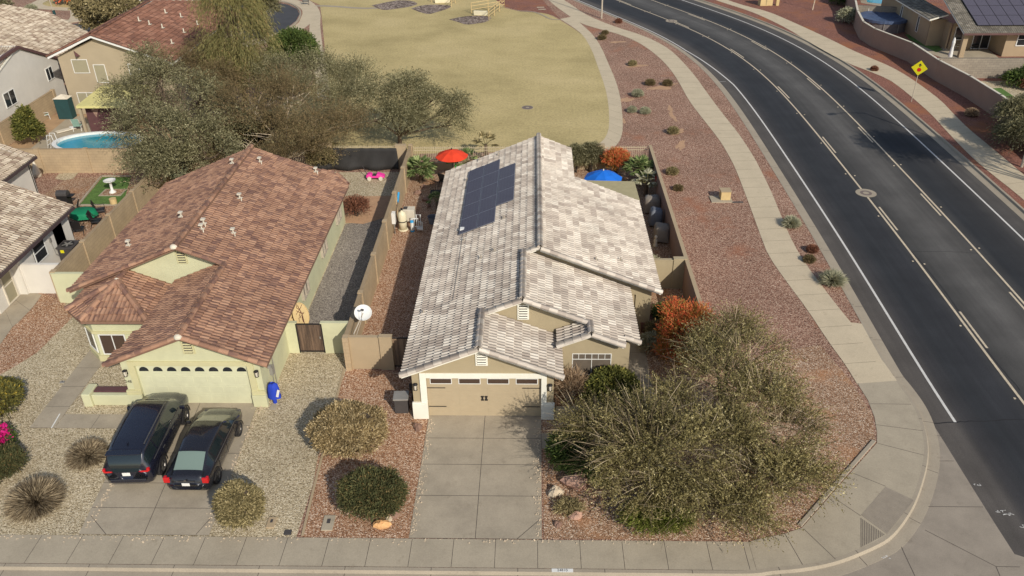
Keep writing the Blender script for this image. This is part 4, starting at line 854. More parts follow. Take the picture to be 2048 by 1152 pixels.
for px, py in ((520, 325), (480, 398), (408, 449), (467, 468), (363, 435), (258, 492), (465, 328), (632, 345), (404, 460)):
    def on_n(px, py):
        d = _fw*F_PX+_r*(px-1024)-_u*(py-576); east_ = px-380 > -(py-480)*.95+40-60
        if px in (363, 258, 465): k = 2.55+PT*17.9; t = (k-(CAM[2]-PT*CAM[0]))/(d[2]-PT*d[0])
        else: k = 2.55-PT*6.65; t = (k-(CAM[2]+PT*CAM[0]))/(d[2]+PT*d[0])
        return CAM+d*t
    q = on_n(px, py); roof_vent(nh, (q[0], q[1], q[2]), M['offwhite'], 1.0, 1)
for a, b_ in ((e_(-10.05, .22), .16), (e_(-12.28, 6.25), .16), (tip, .14)):
    mb = MB(); mb.lathe([(.17, -.02), (.17, .05), (.13, .12), (.05, .16)], (a[0], a[1]+.02, a[2]+.06), 10); mb.build('ridge_mortar', M['offwhite'], nh)
# wall meters
mb = MB(); mb.lathe([(.10, 0), (.10, .08), (.05, .1)], (-7.05, 1.5, 1.5), 12); mb.box(-7.15, -7.0, 1.7, 2.0, .9, 1.3); mb.tube([(-7.1, 1.9, .1), (-7.1, 1.9, .9)], .02, 6); mb.tube([(-7.1, 2.2, 0), (-7.1, 2.2, 1.9)], .02, 6); mb.build('utility_meter', M['metal_grey'], nh)
# low wall in front of the yellow house
mb = MB(); mb.box(-15.2, -14.82, .55, 1.35, 0, .68); mb.box(-14.82, -12.9, .66, .90, 0, .56); mb.box(-15.22, -12.9, .50, .64, 0, 0.001) if False else None
lw = thing('low_wall', 'low pale yellow stucco wall with a stub pillar, left of the cream garage door', 'wall', (-14, .7, 0)); mb.build('wall_body', SY, lw, bevel=.03)
mb = MB(); mb.box(-14.9, -13.2, .92, 1.25, .5, .60); mb.build('coping', M['maroon'], lw)
# garden bed wall by own window
lw = thing('low_wall', 'low tan stucco planter wall in front of the bare shrub and green shrub', 'wall', (7, -.1, 0)); mb = MB(); mb.box(5.45, 8.4, -.12, .12, 0, .55); mb.build('wall_body', ST, lw, bevel=.02)
flat('planter_soil', [(5.45, .13), (8.6, .13), (8.6, 1.7), (5.45, 1.7)], .05, M['orange_gravel'])
# ================================================================ WALLS AND FENCES
def block_wall(label, P, mat, h=1.8, t=.15, cap=True, capmat=None, pil=3.6, group=None, name='block_wall'):
    P = [np.array(p, float) for p in P]; o = thing(name, label, 'wall', (P[0][0], P[0][1], 0), group=group); mb = MB(); cp = MB(); pb = MB()
    for a, b_ in zip(P[:-1], P[1:]):
        d = b_-a; ln = np.linalg.norm(d); d /= ln; an = math.atan2(d[1], d[0]); c = (a+b_)/2
        mb.rbox(c[0], c[1], 0, h-.05 if cap else h, ln+t*.98, t, an)
        if cap: cp.rbox(c[0], c[1], h-.05, h, ln+t*.98+.03, t+.05, an)
        if pil:
            n_ = max(1, int(round(ln/pil)))
            for k in range(n_+1):
                q = a+d*ln*k/n_; pb.rbox(q[0], q[1], 0, h+.04, .30, t+.12, an)
    mb.build('wall_body', mat, o)
    if cap: cp.build('coping', capmat or mat, o)
    if pil: pb.build('pilaster', mat, o)
    return o
WT = M['wall_tan']
block_wall('long tan block wall with pilasters between the yellow house and the solar panel house', [(-4.02, 3.4), (-4.02, 26.7)], M['block_tan'], 1.8)
block_wall('long tan-capped block wall along the east side of the solar panel house', [(12.53, 3.0), (12.53, 26.5)], M['stucco_rose'], 1.8, capmat=M['wall_tan'], pil=0)
block_wall('short tan block return wall beside the satellite dish, left of the dark side gate', [(-4.1, 3.47), (-2.45, 3.47)], WT, 1.8, pil=0)
block_wall('tan stucco gate pillar wall at the end of the return wall by the dark side gate', [(-2.38, 3.42), (-2.02, 3.42)], WT, 1.87, t=.22, pil=0)
block_wall('short tan stucco wall crossing from the solar panel house to the east block wall', [(10.35, 10.7), (11.9, 10.7)], ST, 1.75, pil=0)
block_wall('stub pillar of the crossing wall touching the east block wall', [(11.98, 10.68), (12.42, 10.68)], ST, 1.85, t=.22, pil=0)
block_wall('tan block wall between the white house and the yellow house', [(-20.45, 9.3), (-20.45, 25.9)], M['block_tan'], 1.8)
block_wall('tan block wall with faint pilasters behind the lawn yard, in front of the round blue pool', [(-33.5, 26.2), (-16.5, 26.3)], M['block_tan'], 1.8)
block_wall('short pale yellow wall left of the yellow house', [(-20.4, 9.15), (-17.6, 9.15)], SY, 1.8, pil=0)
block_wall('white stucco side wall beside the air conditioner of the white house', [(-22.6, 10.1), (-20.6, 10.1)], M['stucco_white'], 1.8, pil=0)
block_wall('tan block wall running below the two-window white house wall at upper left', [(-35.6, 27.0), (-35.5, 39.2)], M['block_tan'], 1.8)
block_wall('short pale yellow wall piece left of the wooden gate', [(-7.1, 4.7), (-6.68, 4.7)], SY, 1.75, pil=0)
block_wall('pale yellow wall piece between the wooden gate and the block wall', [(-5.38, 4.7), (-4.2, 4.7)], SY, 1.75, pil=0)
def gate(label, a, b_, h, mat, name='side_gate'):
    a = np.array(a); b_ = np.array(b_); d = b_-a; ln = np.linalg.norm(d); d /= ln; g = thing(name, label, 'gate', (a[0], a[1], 0)); n_ = int(ln/.11); mb = MB(); an = math.atan2(d[1], d[0])
    for k in range(n_): q = a+d*ln*(k+.5)/n_; mb.rbox(q[0], q[1], .08, h-.03, ln/n_*.92, .03, an)
    mb.build('gate_boards', mat, g); f = MB(); nn = np.array([-d[1], d[0]])
    for z in (.12, h-.05): q = (a+b_)/2-nn*.03; f.rbox(q[0], q[1], z-.03, z+.03, ln, .03, an)
    for q in (a, b_): q2 = q-nn*.03; f.rbox(q2[0], q2[1], .03, h, .05, .03, an)
    f.build('gate_frame', M['black'], g); l = MB(); q = b_-d*.12-nn*.06; l.rbox(q[0], q[1], h*.5, h*.5+.12, .05, .03, an); l.build('latch', M['metal_grey'], g); return g
gate('weathered brown wooden side gate of the yellow house', (-6.62, 4.66), (-5.43, 4.66), 1.72, M['wood_dark'])
gate('shaded dark side gate between the tan gate pillar and the solar panel house', (-1.95, 3.5), (-.62, 3.5), 1.75, M['wood_post'])
def iron_fence(label, a, b_, h=1.55, base=.0, posts=2.4):
    a = np.array(a); b_ = np.array(b_); d = b_-a; ln = np.linalg.norm(d); d /= ln; an = math.atan2(d[1], d[0]); o = thing('iron_fence', label, 'fence', (a[0], a[1], 0)); mb = MB(); n_ = int(ln/.125)
    for k in range(n_+1): q = a+d*ln*k/n_; mb.rbox(q[0], q[1], base+.1, h, .022, .022, an)
    mb.build('pickets', M['iron_tan'], o); r_ = MB(); c = (a+b_)/2
    for z in (base+.2, h-.32, h-.14): r_.rbox(c[0], c[1], z, z+.035, ln, .035, an)
    r_.build('rails', M['iron_tan'], o)
    if base: bm = MB(); bm.rbox(c[0], c[1], 0, base, ln, .15, an); bm.build('base_wall', WT, o)
    return o
iron_fence('cream iron picket fence along the lawn behind the shade cloth yard', (-14.0, 26.8), (-4.2, 26.8), 1.75)
iron_fence('cream iron picket fence behind the solar panel house, left of the tan pillar', (-3.8, 26.6), (8.55, 26.6), 1.75, .55)
iron_fence('cream iron picket fence behind the orange bush, right of the tan pillar', (9.45, 26.6), (12.4, 26.6), 1.75)
block_wall('square tan stucco pillar in the iron fence beside the orange bush', [(8.8, 26.6), (9.2, 26.6)], WT, 1.85, t=.42, pil=0, name='fence_pillar')
block_wall('tan stucco pillar at the corner of the shade cloth and the long block wall', [(-4.95, 26.8), (-4.5, 26.8)], WT, 1.8, t=.3, pil=0, name='fence_pillar')
block_wall('small tan pillar in the iron fence above the middle of the shade cloth', [(-10.1, 26.85), (-9.7, 26.85)], WT, 1.85, t=.3, pil=0, name='fence_pillar')
# shade cloth hung on the fence
k = 40; mb = MB(); vs = []
for j in range(7):
    for i in range(k+1):
        x = -10.9+5.9*i/k+j*.02; z = 1.62-1.5*j/6; y = 26.62-.22*(j/6)**2*(1+.5*math.sin(i*.5))-.02*math.sin(i*1.3+j)
        vs.append((x+(.05*math.sin(i*.4) if j == 6 else 0), y, z+.05*math.sin(i*.35)*(j == 6)+(.0)))
fs = [(j*(k+1)+i, j*(k+1)+i+1, (j+1)*(k+1)+i+1, (j+1)*(k+1)+i) for j in range(6) for i in range(k)]
mb.add(vs, fs); o = mb.build('shade_cloth', M['shade_black'], smooth=True); props(o, 'black shade cloth hung along the iron fence behind the pink toy car', 'shade cloth'); sm = o.modifiers.new('thick', 'SOLIDIFY'); sm.thickness = .01
# ================================================================ WHITE HOUSE lower left
wh = thing('stucco_house', 'white stucco house with pale tiled roof at the left edge, behind the orange gravel strip', 'house', (-25, 13, 0))
SW = M['stucco_white']; mb = MB()
wallrect(mb, (-22.6, 10.0), (0, 1), 5.2, 0, 2.45, .15, [(1.3, 2.6, 1.0, 2.2)])
mb.vwall([(0, 0), (4.5, 0), (4.5, 2.45), (0, 2.45)], (-23.05, 8.0), (0, 1), .15)
mb.vwall([(0, 0), (.55, 0), (.55, 2.45), (0, 2.45)], (-23.2, 9.9), (1, 0), .12)
mb.vwall([(0, 0), (11, 0), (11, 2.45), (5.5, 4.3), (0, 2.45)], (-22.6, 15.2), (-1, 0), -.15)
mb.vwall([(0, 0), (7.5, 0), (7.5, 2.45), (0, 2.45)], (-28.7, 15.2), (0, 1), .15)
mb.vwall([(0, 0), (3.0, 0), (3.0, 4.0), (0, 2.7)], (-28.7, 22.6), (-1, 0), -.15)
mb.vwall([(0, 0), (6, 0), (6, 2.4), (0, 2.4)], (-29.5, 9.9), (1, 0), .15)
mb.build('wall', SW, wh)
hw = lambda x, y: (x, y, 2.5+PT*(-22.2-x)); xr = -28.9
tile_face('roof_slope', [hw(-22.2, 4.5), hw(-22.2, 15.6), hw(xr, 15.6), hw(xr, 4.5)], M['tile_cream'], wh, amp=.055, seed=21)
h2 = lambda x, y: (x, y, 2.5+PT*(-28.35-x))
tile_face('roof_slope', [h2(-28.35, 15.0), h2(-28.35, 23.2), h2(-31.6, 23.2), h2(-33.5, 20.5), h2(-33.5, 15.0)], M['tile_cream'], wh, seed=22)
caps(wh, [(up(h2(-31.6, 23.2)), up(h2(-33.5, 20.5)))], M['tile_cream'])
mb = MB(); mb.box(-22.2, -22.12, 4.5, 15.6, 2.34, 2.50); mb.build('fascia', M['fascia_dark'], wh); mb = MB(); mb.box(-28.35, -28.27, 15.7, 23.2, 2.34, 2.50); mb.build('fascia', M['fascia_dark'], wh)
window(wh, (-22.6, 11.35), (0, 1), (1, 0), 1.2, 1.2, 1.0, mull=0, hbar=.5, name='side_window')
window(wh, (-23.05, 8.75), (0, 1), (1, 0), .95, 2.05, .05, frame=.08, mat='screen', fm='offwhite', hbar=.5, name='front_door')
mb = MB(); mb.box(-22.75, -22.6, 13.6, 14.6, .0, 2.3); mb.build('painted_band', M['trim_khaki'], wh)
mb = MB(); mb.box(-22.6, -22.52, 13.0, 13.15, 1.5, 1.75); mb.tube([(-22.55, 13.08, 1.5), (-22.5, 13.1, .7), (-22.4, 13.5, .35), (-22.3, 14.0, .5)], .018, 6); mb.build('disconnect_box', M['metal_grey'], wh)
slabs('white_house_walk', WS([(0, 690), (25, 655), (42, 640), (66, 615), (84, 590)]), WS([(0, 625), (0, 622), (2, 615), (8, 600), (40, 575)]), .02, M['drive'], 1.4)
flat('patio_slab', [(-22.5, 15.3), (-20.6, 15.3), (-20.6, 20.4), (-24.6, 20.6), (-24.6, 16), (-22.5, 16)], .012, M['concrete'])
ml = WS([(3, 600), (16, 585), (42, 584), (30, 601)]); mb = MB(); mb.prism(ml, .03, .05); o = thing('door_mat', 'brown door mat with a gold centre on the walk of the white house', 'mat', (*ml[0], 0)); mb.build('mat_border', M['mat_brown'], o)
c = np.mean(np.array(ml), 0); mb = MB(); mb.prism([tuple(c+(np.array(p)-c)*.72) for p in ml], .051, .055); mb.build('mat_centre', M['mat_gold'], o)
# AC unit
ac = thing('air_conditioner', 'grey air conditioner unit with round fan grille beside the white house', 'air conditioner', (-22.1, 13.75, 0)); mb = MB(); mb.box(-22.5, -21.65, 13.3, 14.2, .08, .95)
mb.box(-22.55, -21.6, 13.25, 14.25, .95, 1.0)
for k in range(9): y = 13.33+k*.1; mb.box(-21.65, -21.62, y, y+.05, .12, .9); x = -22.47+k*.09; mb.box(x, x+.045, 13.26, 13.3, .12, .9)
mb.build('cabinet', M['dark_grey'], ac, bevel=.01); mb = MB(); mb.lathe([(.36, 1.001), (.36, 1.02), (.33, 1.02), (.33, 1.004)], (-22.08, 13.75, 0), 24); mb.build('fan_ring', M['black'], ac)
mb = MB(); mb.lathe([(.33, 1.001), (.33, 1.006)], (-22.08, 13.75, 0), 24); mb.build('fan_well', M['black'], ac); mb = MB()
for k in range(5):
    a = k*1.256; mb.obox((-22.08+.17*math.cos(a), 13.75+.17*math.sin(a), 1.018), (math.cos(a), math.sin(a), 0), (-math.sin(a), math.cos(a), 0), (0, 0, 1), .14, .05, .004)
mb.lathe([(.05, 1.0), (.05, 1.03)], (-22.08, 13.75, 0), 8); mb.build('fan_blade', M['metal_grey'], ac)
mb = MB(); mb.box(-22.3, -22.1, 13.235, 13.255, .7, .88); mb.build('warning_sticker', M['sign_yellow'], ac)
# ================================================================ TWO-STOREY BEIGE HOUSE
th = thing('stucco_house', 'two-storey beige house with reddish tile roof and tan window screens at upper left', 'house', (-30, 45, 0)); SB = M['stucco_beige']
yw = 38.4; mb = MB(); wallrect(mb, (-33.75, yw), (1, 0), 9.3, 0, 4.3, .15)
mb.vwall([(0, 4.3), (9.3, 4.3), (9.3, 4.45), (8.6, 4.72), (3.6, 6.3), (0, 4.8)], (-33.75, yw), (1, 0), .15)
mb.vwall([(0, 0), (17, 0), (17, 4.4), (0, 4.4)], (-24.5, yw+.15), (0, 1), .15); mb.vwall([(0, 0), (14, 0), (14, 4.8), (0, 4.8)], (-33.75, yw+.15), (0, 1), -.15); mb.build('wall', SB, th)
tr_ = lambda x, y: (x, y, 6.55-.36*(x+30.35)); tl_ = lambda x, y: (x, y, 6.55-.42*(-30.35-x))
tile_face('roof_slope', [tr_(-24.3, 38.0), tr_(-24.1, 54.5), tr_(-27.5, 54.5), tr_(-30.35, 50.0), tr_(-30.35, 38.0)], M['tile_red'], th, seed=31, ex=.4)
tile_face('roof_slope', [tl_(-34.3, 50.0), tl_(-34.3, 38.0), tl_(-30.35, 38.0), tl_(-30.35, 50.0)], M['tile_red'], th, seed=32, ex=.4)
caps(th, [(up(tr_(-30.35, 38.0)), up(tr_(-30.35, 50.0))), (tl_(-34.3, 38.0), tl_(-30.35, 38.0)), (tr_(-24.3, 38), tr_(-30.35, 38))], M['tile_red'])
mb = MB(); mb.slab3([(-34.3, 37.9, tl_(-34.3, 0)[2]), (-30.35, 37.9, 6.55), (-30.35, 37.98, 6.55), (-34.3, 37.98, tl_(-34.3, 0)[2])], .16); mb.slab3([(-30.35, 37.9, 6.55), (-24.3, 37.9, tr_(-24.3, 0)[2]), (-24.3, 37.98, tr_(-24.3, 0)[2]), (-30.35, 37.98, 6.55)], .16); mb.build('fascia', M['white'], th)
mb = MB(); mb.box(-24.22, -24.1, 38, 54.5, 4.1, 4.28); mb.build('eave_fascia', M['brown_fascia'], th)
window(th, (-32.73, yw), (1, 0), (0, -1), 1.3, 1.12, 3.45, frame=.045, screen='screen', name='screened_window')
window(th, (-31.05, yw), (1, 0), (0, -1), .95, 1.5, 2.65, frame=.045, screen='screen', name='screened_window')
window(th, (-28.2, yw), (1, 0), (0, -1), .9, .9, 3.3, frame=.045, screen='screen', name='screened_window')
window(th, (-33.05, yw), (1, 0), (0, -1), 1.6, 1.0, .85, frame=.045, mull=1, screen='screen', name='lower_window')
mb = MB(); mb.add([(-32.3, yw-.03, 5.3), (-32.0, yw-.5, 4.9), (-31.85, yw-.03, 4.85), (-32.15, yw-.03, 4.75)], [(0, 1, 2), (0, 3, 1), (1, 3, 2), (0, 2, 3)]); mb.build('gable_light', M['maroon'], th)
for px, py in ((278, 43), (299, 50), (331, 27), (362, 35), (395, 50), (368, 66), (325, 57), (344, 88)):
    d = _fw*F_PX+_r*(px-1024)-_u*(py-576); k = 6.6-.36*30.35; t = (k-(CAM[2]+.36*CAM[0]))/(d[2]+.36*d[0]); q = CAM+d*t; roof_vent(th, (q[0], q[1], q[2]), M['offwhite'], 1.4, 0)
pcv = MB(); pcv.slab3([(-30.4, 33.1, 2.5), (-26.5, 33.1, 2.5), (-26.5, 37.6, 2.72), (-30.3, 37.6, 2.72)], .18); pco = pcv.build('patio_cover', M['pale_roofing'], th)
mb = MB(); mb.box(-30.2, -26.6, 33.9, 33.98, 0, 2.3); mb.build('patio_screen', M['maroon'], pco); mb = MB(); mb.box(-30.35, -30.15, 33.2, 33.4, 0, 2.3); mb.build('patio_post', SB, pco)
mb = MB(); mb.add([(-29.75, 33.86, 2.0), (-29.1, 33.86, 2.05), (-29.45, 33.86, 1.35)], [(0, 1, 2)]); mb.build('pennant', M['stucco_rose'], pco)
# white house with two dark windows
w2 = thing('stucco_house', 'white stucco house wall with two dark sliding windows and cream tile roof at upper left', 'house', (-38, 36, 0)); mb = MB()
mb.vwall([(0, 0), (15.4, 0), (15.4, 3.5), (10.4, 5.8), (7.0, 5.8), (0, 5.2)], (-36.2, 27.0), (0, 1), .15); mb.build('wall', SW, w2)
mb = MB()
mb.slab3([(-36.0, 37.4, 5.95), (-36.0, 42.5, 3.6), (-36.25, 42.5, 3.6), (-36.25, 37.4, 5.95)], .22); mb.slab3([(-36.0, 27.0, 5.3), (-36.0, 34.5, 5.75), (-36.0, 37.4, 5.95), (-36.25, 37.4, 5.95), (-36.25, 34.5, 5.75), (-36.25, 27.0, 5.3)], .22); mb.build('fascia', M['brown_fascia'], w2)
A = [W(161, 75, 3.0), W(113, 116, 3.7), W(33, 93, 5.95), W(0, 107, 5.95), W(-60, 100, 5.95), W(-60, 90, 6.6), W(0, 80, 6.6), W(37, 58, 5.6), W(83, 62, 4.4), W(102, 61, 4.2)]
zz = [3.0, 3.7, 5.95, 5.95, 5.95, 6.6, 6.6, 5.6, 4.4, 4.2]
# fit a plane through the far roof and rebuild it as a true tiled slope
RP = [(-37.2, 34.0), (-33.6, 48.5)]
ra = lambda x, y: (x, y, 3.15+.36*(-36.4-x))
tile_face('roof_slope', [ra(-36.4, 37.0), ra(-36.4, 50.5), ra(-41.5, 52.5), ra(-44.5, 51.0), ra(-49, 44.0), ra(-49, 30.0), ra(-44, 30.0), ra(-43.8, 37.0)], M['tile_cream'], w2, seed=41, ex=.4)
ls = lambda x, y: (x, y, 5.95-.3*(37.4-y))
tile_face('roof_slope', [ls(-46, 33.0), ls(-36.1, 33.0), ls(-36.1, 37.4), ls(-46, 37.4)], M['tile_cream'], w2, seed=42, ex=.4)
window(w2, (-36.19, 33.7), (0, 1), (1, 0), 1.55, 1.15, 2.1, frame=.05, mull=1, name='sliding_window'); window(w2, (-36.2, 40.2), (0, 1), (1, 0), 1.05, 1.05, 2.2, frame=.05, mull=1, name='sliding_window')
# ================================================================ RIGHT-HAND HOUSES AND WALLS
purple = [W(1660, -40), W(1684, 0), W(1705, 33), W(1709, 55), W(1720, 78), W(1743, 93), W(1816, 123), W(1869, 160), W(1929, 193), W(1989, 233), W(2036, 267), W(2075, 300), W(2160, 380)]
block_wall('long curving dusty-rose block wall along the far side of the road', purple, M['stucco_rose'], 1.8, pil=0, capmat=M['offwhite'])
block_wall('grey block wall below the closed white umbrella at upper right', [W(1876, 116, 1.8), (56, 46.7)], M['block_grey'], 1.8, pil=0, capmat=M['block_grey'])
block_wall('grey block wall behind the covered round pool at upper right', [W(1716, 10, 1.8), (47.2, 65.4)], M['block_grey'], 1.8, pil=0, capmat=M['block_grey'])
rh = thing('stucco_house', 'tan stucco house with large dark solar array and patio at the upper right corner', 'house', (48, 56, 0)); SR = M['stucco_house_right']
mb = MB(); wallrect(mb, (49.6, 53.6), (1, 0), 8, 0, 2.5, .15, [(1.0, 2.0, 1.0, 2.25)]); mb.vwall([(0, 0), (2.6, 0), (2.6, 2.5), (0, 2.5)], (49.6, 53.75), (0, 1), -.15); wallrect(mb, (45.6, 56.3), (1, 0), 4.0, 0, 2.5, .15, [(.3, 1.5, .9, 2.2), (2.2, 3.9, 0, 2.1)]); mb.vwall([(0, 0), (9, 0), (9, 2.5), (0, 2.5)], (45.3, 56.3), (0, 1), -.15)
mb.vwall([(0, 0), (1.6, 0), (1.6, 2.6), (0, 2.6)], (43.9, 57.5), (1, 0), .15)
mb.vwall([(0, 0), (13, 0), (13, 2.7), (0, 2.7)], (43.9, 57.6), (0, 1), -.15); mb.build('wall', SR, rh)
mb = MB(); mb.box(45.35, 45.8, 53.2, 53.6, 0, 2.45); mb.build('patio_column', M['stucco_house_right'], rh, bevel=.01)
rr = lambda x, y: (x, y, 2.5+.33*(y-52.6))
tile_face('roof_slope', [rr(44.95, 52.6), rr(60, 52.6), rr(60, 63), rr(44.95, 63)], M['tile_grey'], rh, seed=51, ex=.36, amp=.012)
mb = MB(); mb.box(44.95, 60, 52.52, 52.6, 2.32, 2.50); mb.build('fascia', M['brown_fascia'], rh)
lw_ = lambda x, y: (x, y, 2.6+.33*(45.0-x) if False else 2.6+.12*(x-43.5))
tile_face('roof_slope', [(43.5, 70, 2.7), (43.5, 57.0, 2.7), (45.2, 57.0, 3.2), (45.2, 70, 3.2)], M['tile_grey'], rh, seed=52, ex=.36, amp=.012)
window(rh, (50.6, 53.6), (1, 0), (0, -1), 1.0, 1.25, 1.0, frame=.08, hbar=.5, mat='glass', name='sash_window'); window(rh, (45.9, 56.28), (1, 0), (0, -1), 1.2, 1.3, .9, frame=.06, name='patio_window'); window(rh, (47.8, 56.28), (1, 0), (0, -1), 1.7, 2.1, 0.02, frame=.07, mull=1, name='sliding_door')
for y in (60.0, 64.5): window(rh, (43.9, y), (0, 1), (-1, 0), .5, 1.6, .7, frame=.06, mat='dark_grey', name='narrow_window')
ln = math.hypot(1, .33); U2 = np.array([0, 1, .33])/ln; N2 = np.array([0, -.33, 1])/ln
for r_ in range(4):
    for c_ in range(6):
        c = np.array([46.5+1.12*c_+.55, 53.55+1.62*r_+.8, 0]); c[2] = 2.5+.33*(c[1]-52.6); c = c+N2*.18; mb = MB(); mb.obox(c, (1, 0, 0), U2, N2, .545, .84, .02); s = mb.build('solar_panel', M['black'], rh); mb = MB(); mb.obox(c+N2*.022, (1, 0, 0), U2, N2, .53, .825, .002); mb.build('solar_cells', M['solar'], s)
flat('patio_slab', [W(1760, 70), W(1890, 118), (48.5, 48), (49.5, 56), (44, 57)], .012, M['concrete'])
flat('right_yard_soil', [(41.2, 34), (60, 34), (60, 46), (41.2, 46)], .008, M['tan_gravel'])
bigpoly('right_turf', WS([(1985, 177), (2002, 176), (2060, 215), (2060, 235), (2030, 212)]), .02, M['turf'])
bigpoly('right_turf', WS([(1810, 69), (1858, 70), (1885, 100), (1872, 105), (1820, 80)]), .02, M['turf'])
# ================================================================ CARS
def car(label, cat, loc, rotz, P, body_mat, wheel_r, wheel_y, track, glass_rear='glass', name='parked_car', suv=False):
    """P: stations (y, zb, zbelt, ztop, wb, wbelt, wtop); y grows to the front"""
    o = thing(name, label, cat, loc, rotz, local=True); P = np.array(P); ys = np.linspace(P[0, 0], P[-1, 0], 110)
    Q = np.stack([np.interp(ys, P[:, 0], P[:, k]) for k in range(7)], 1)
    for k in range(1, 7):
        s = Q[:, k].copy()
        for _ in range(5): s[1:-1] = (s[:-2]+2*s[1:-1]+s[2:])/4
        Q[:, k] = s
    def ring(q):
        y, zb, zt, zr, wb, wt, wr = q; pts = []
        low = [(0, zb), (wb*.8, zb), (wb*.96, zb+.06), (wb, zb+.18), (wt*1.0, zb+(zt-zb)*.45), (wt*1.0, zb+(zt-zb)*.72), (wt*.975, zt-.03), (wt*.94, zt)]
        for x, z in low: pts.append((x, z))
        if zr-zt > .04:
            for t in (.12, .35, .6, .85): pts.append((wt*.94+(wr-wt*.94)*t, zt+(zr-.05-zt)*t))
            pts += [(wr, zr-.05), (wr*.93, zr-.012), (wr*.7, zr+.004), (wr*.35, zr+.012), (0, zr+.015)]
        else:
            for t in (.1, .2, .35, .5): pts.append((wt*.94*(1-t*.5), zt+(zr-zt)*t+.02*t))
            pts += [(wt*.62, zr+.022), (wt*.5, zr+.028), (wt*.35, zr+.032), (wt*.18, zr+.035), (0, zr+.036)]
        return pts
    R = [ring(q) for q in Q]; m = len(R[0]); V = []; 
    for (y), r_ in zip(ys, R):
        for x, z in r_: V.append((x, y, z))
        for x, z in r_[::-1][1:-1]: V.append((-x, y, z))
    n_ = 2*m-2; Fb = []; Fg = []; Fw = []; Fr = []
    slope = np.gradient(Q[:, 3], ys); cab = (Q[:, 3]-Q[:, 2]) > .10
    for i in range(len(ys)-1):
        for k in range(n_):
            f = (i*n_+k, i*n_+(k+1) % n_, (i+1)*n_+(k+1) % n_, (i+1)*n_+k); kk = k if k < m-1 else n_-1-k
            ym = (ys[i]+ys[i+1])/2
            side = 7 < kk <= 10 and cab[i] and cab[i+1] and P_glass[0] < ym < P_glass[1] and not any(a < ym < a+.09 for a in P_glass[2])
            top = kk >= 11
            if side: Fg.append(f)
            elif top and P_glass[3][0] < ym < P_glass[3][1] and kk >= 12: Fw.append(f)
            elif top and P_glass[4][0] < ym < P_glass[4][1] and kk >= 13: Fr.append(f)
            else: Fb.append(f)
    capf = [tuple(range(n_)), tuple(range((len(ys)-1)*n_, len(ys)*n_))[::-1]]
    def sub(name, F, mat, par, push=0):
        idx = sorted({v for f in F for v in f}); mp = {v: i for i, v in enumerate(idx)}; me = bpy.data.meshes.new(name); me.from_pydata([V[v] for v in idx], [], [tuple(mp[v] for v in f) for f in F]); me.materials.append(mat); me.polygons.foreach_set('use_smooth', [True]*len(me.polygons)); me.update(); return link(name, me, par)
    body = sub('body', Fb+capf, body_mat, o)
    for sg in (-1, 1):
        for ya, yb in zip((-9,)+P_glass[2], P_glass[2]+(9,)):
            Fs_ = [f for f in Fg if V[f[0]][0]*sg > 0 and ya < (V[f[0]][1]+V[f[2]][1])/2 < yb]
            if Fs_: sub('side_window', Fs_, M['car_glass'], o)
    if Fw: sub('windshield', Fw, M['car_glass_front'], o)
    if Fr: sub('rear_window', Fr, M[glass_rear], o)
    for sx_ in (-1, 1):
        for wy in wheel_y:
            x = sx_*track; r = wheel_r; mb = MB(); mb.smooth = True; prof = [(r*.62, -.11), (r*.93, -.11), (r, -.07), (r, .07), (r*.93, .11), (r*.62, .11)]; vs = []; n2 = 28
            for rr_, t in prof:
                for k in range(n2): a = 2*math.pi*k/n2; vs.append((x+t, wy+rr_*math.cos(a), r+rr_*math.sin(a)))
            fs = [(i*n2+k, i*n2+(k+1) % n2, (i+1)*n2+(k+1) % n2, (i+1)*n2+k) for i in range(5) for k in range(n2)]+[(5*n2+k, 5*n2+(k+1) % n2, (k+1) % n2, k) for k in range(n2)]
            mb.add(vs, fs); ty = mb.build('wheel', M['tyre'], o); rb = MB(); xs_2 = x+sx_*.075
            for k in range(5): a = k*1.2566; rb.obox((xs_2, wy+r*.33*math.cos(a), r+r*.33*math.sin(a)), (0, math.cos(a), math.sin(a)), (0, -math.sin(a), math.cos(a)), (1, 0, 0), r*.30, r*.085, .014)
            vs = []
            for rr_, t in ((r*.64, .02), (r*.64, .035), (r*.55, .035), (r*.52, .0)):
                for k in range(n2): a = 2*math.pi*k/n2; vs.append((xs_2+sx_*(t-.02), wy+rr_*math.cos(a), r+rr_*math.sin(a)))
            rb.add(vs, [(i*n2+k, i*n2+(k+1) % n2, (i+1)*n2+(k+1) % n2, (i+1)*n2+k) for i in range(3) for k in range(n2)]); rb.build('rim', M['rim'], ty)
            bk_ = MB(); vs = [(xs_2-sx_*.05, wy+r*.63*math.cos(2*math.pi*k/n2), r+r*.63*math.sin(2*math.pi*k/n2)) for k in range(n2)]; bk_.add(vs, [tuple(range(n2))]); bk_.build('wheel_disc', M['black'], ty)
            ar = MB(); vs = []
            for rr_ in (r*1.02, r*1.17):
                for k in range(17): a = math.pi*(-.04+1.08*k/16); vs.append((x+sx_*.115, wy+rr_*math.cos(a), r+rr_*math.sin(a)))
            ar.add(vs, [(k, k+1, 17+k+1, 17+k) for k in range(16)]); a_ = ar.build('wheel_arch', M['black'], o); sm = a_.modifiers.new('t', 'SOLIDIFY'); sm.thickness = .02
    return o
def carbox(par, name, mat, boxes, bevel=.01):
    mb = MB()
    for b_ in boxes: mb.obox(*b_)
    return mb.build(name, mat, par, bevel=bevel)
X3, Y3, Z3 = (1, 0, 0), (0, 1, 0), (0, 0, 1)
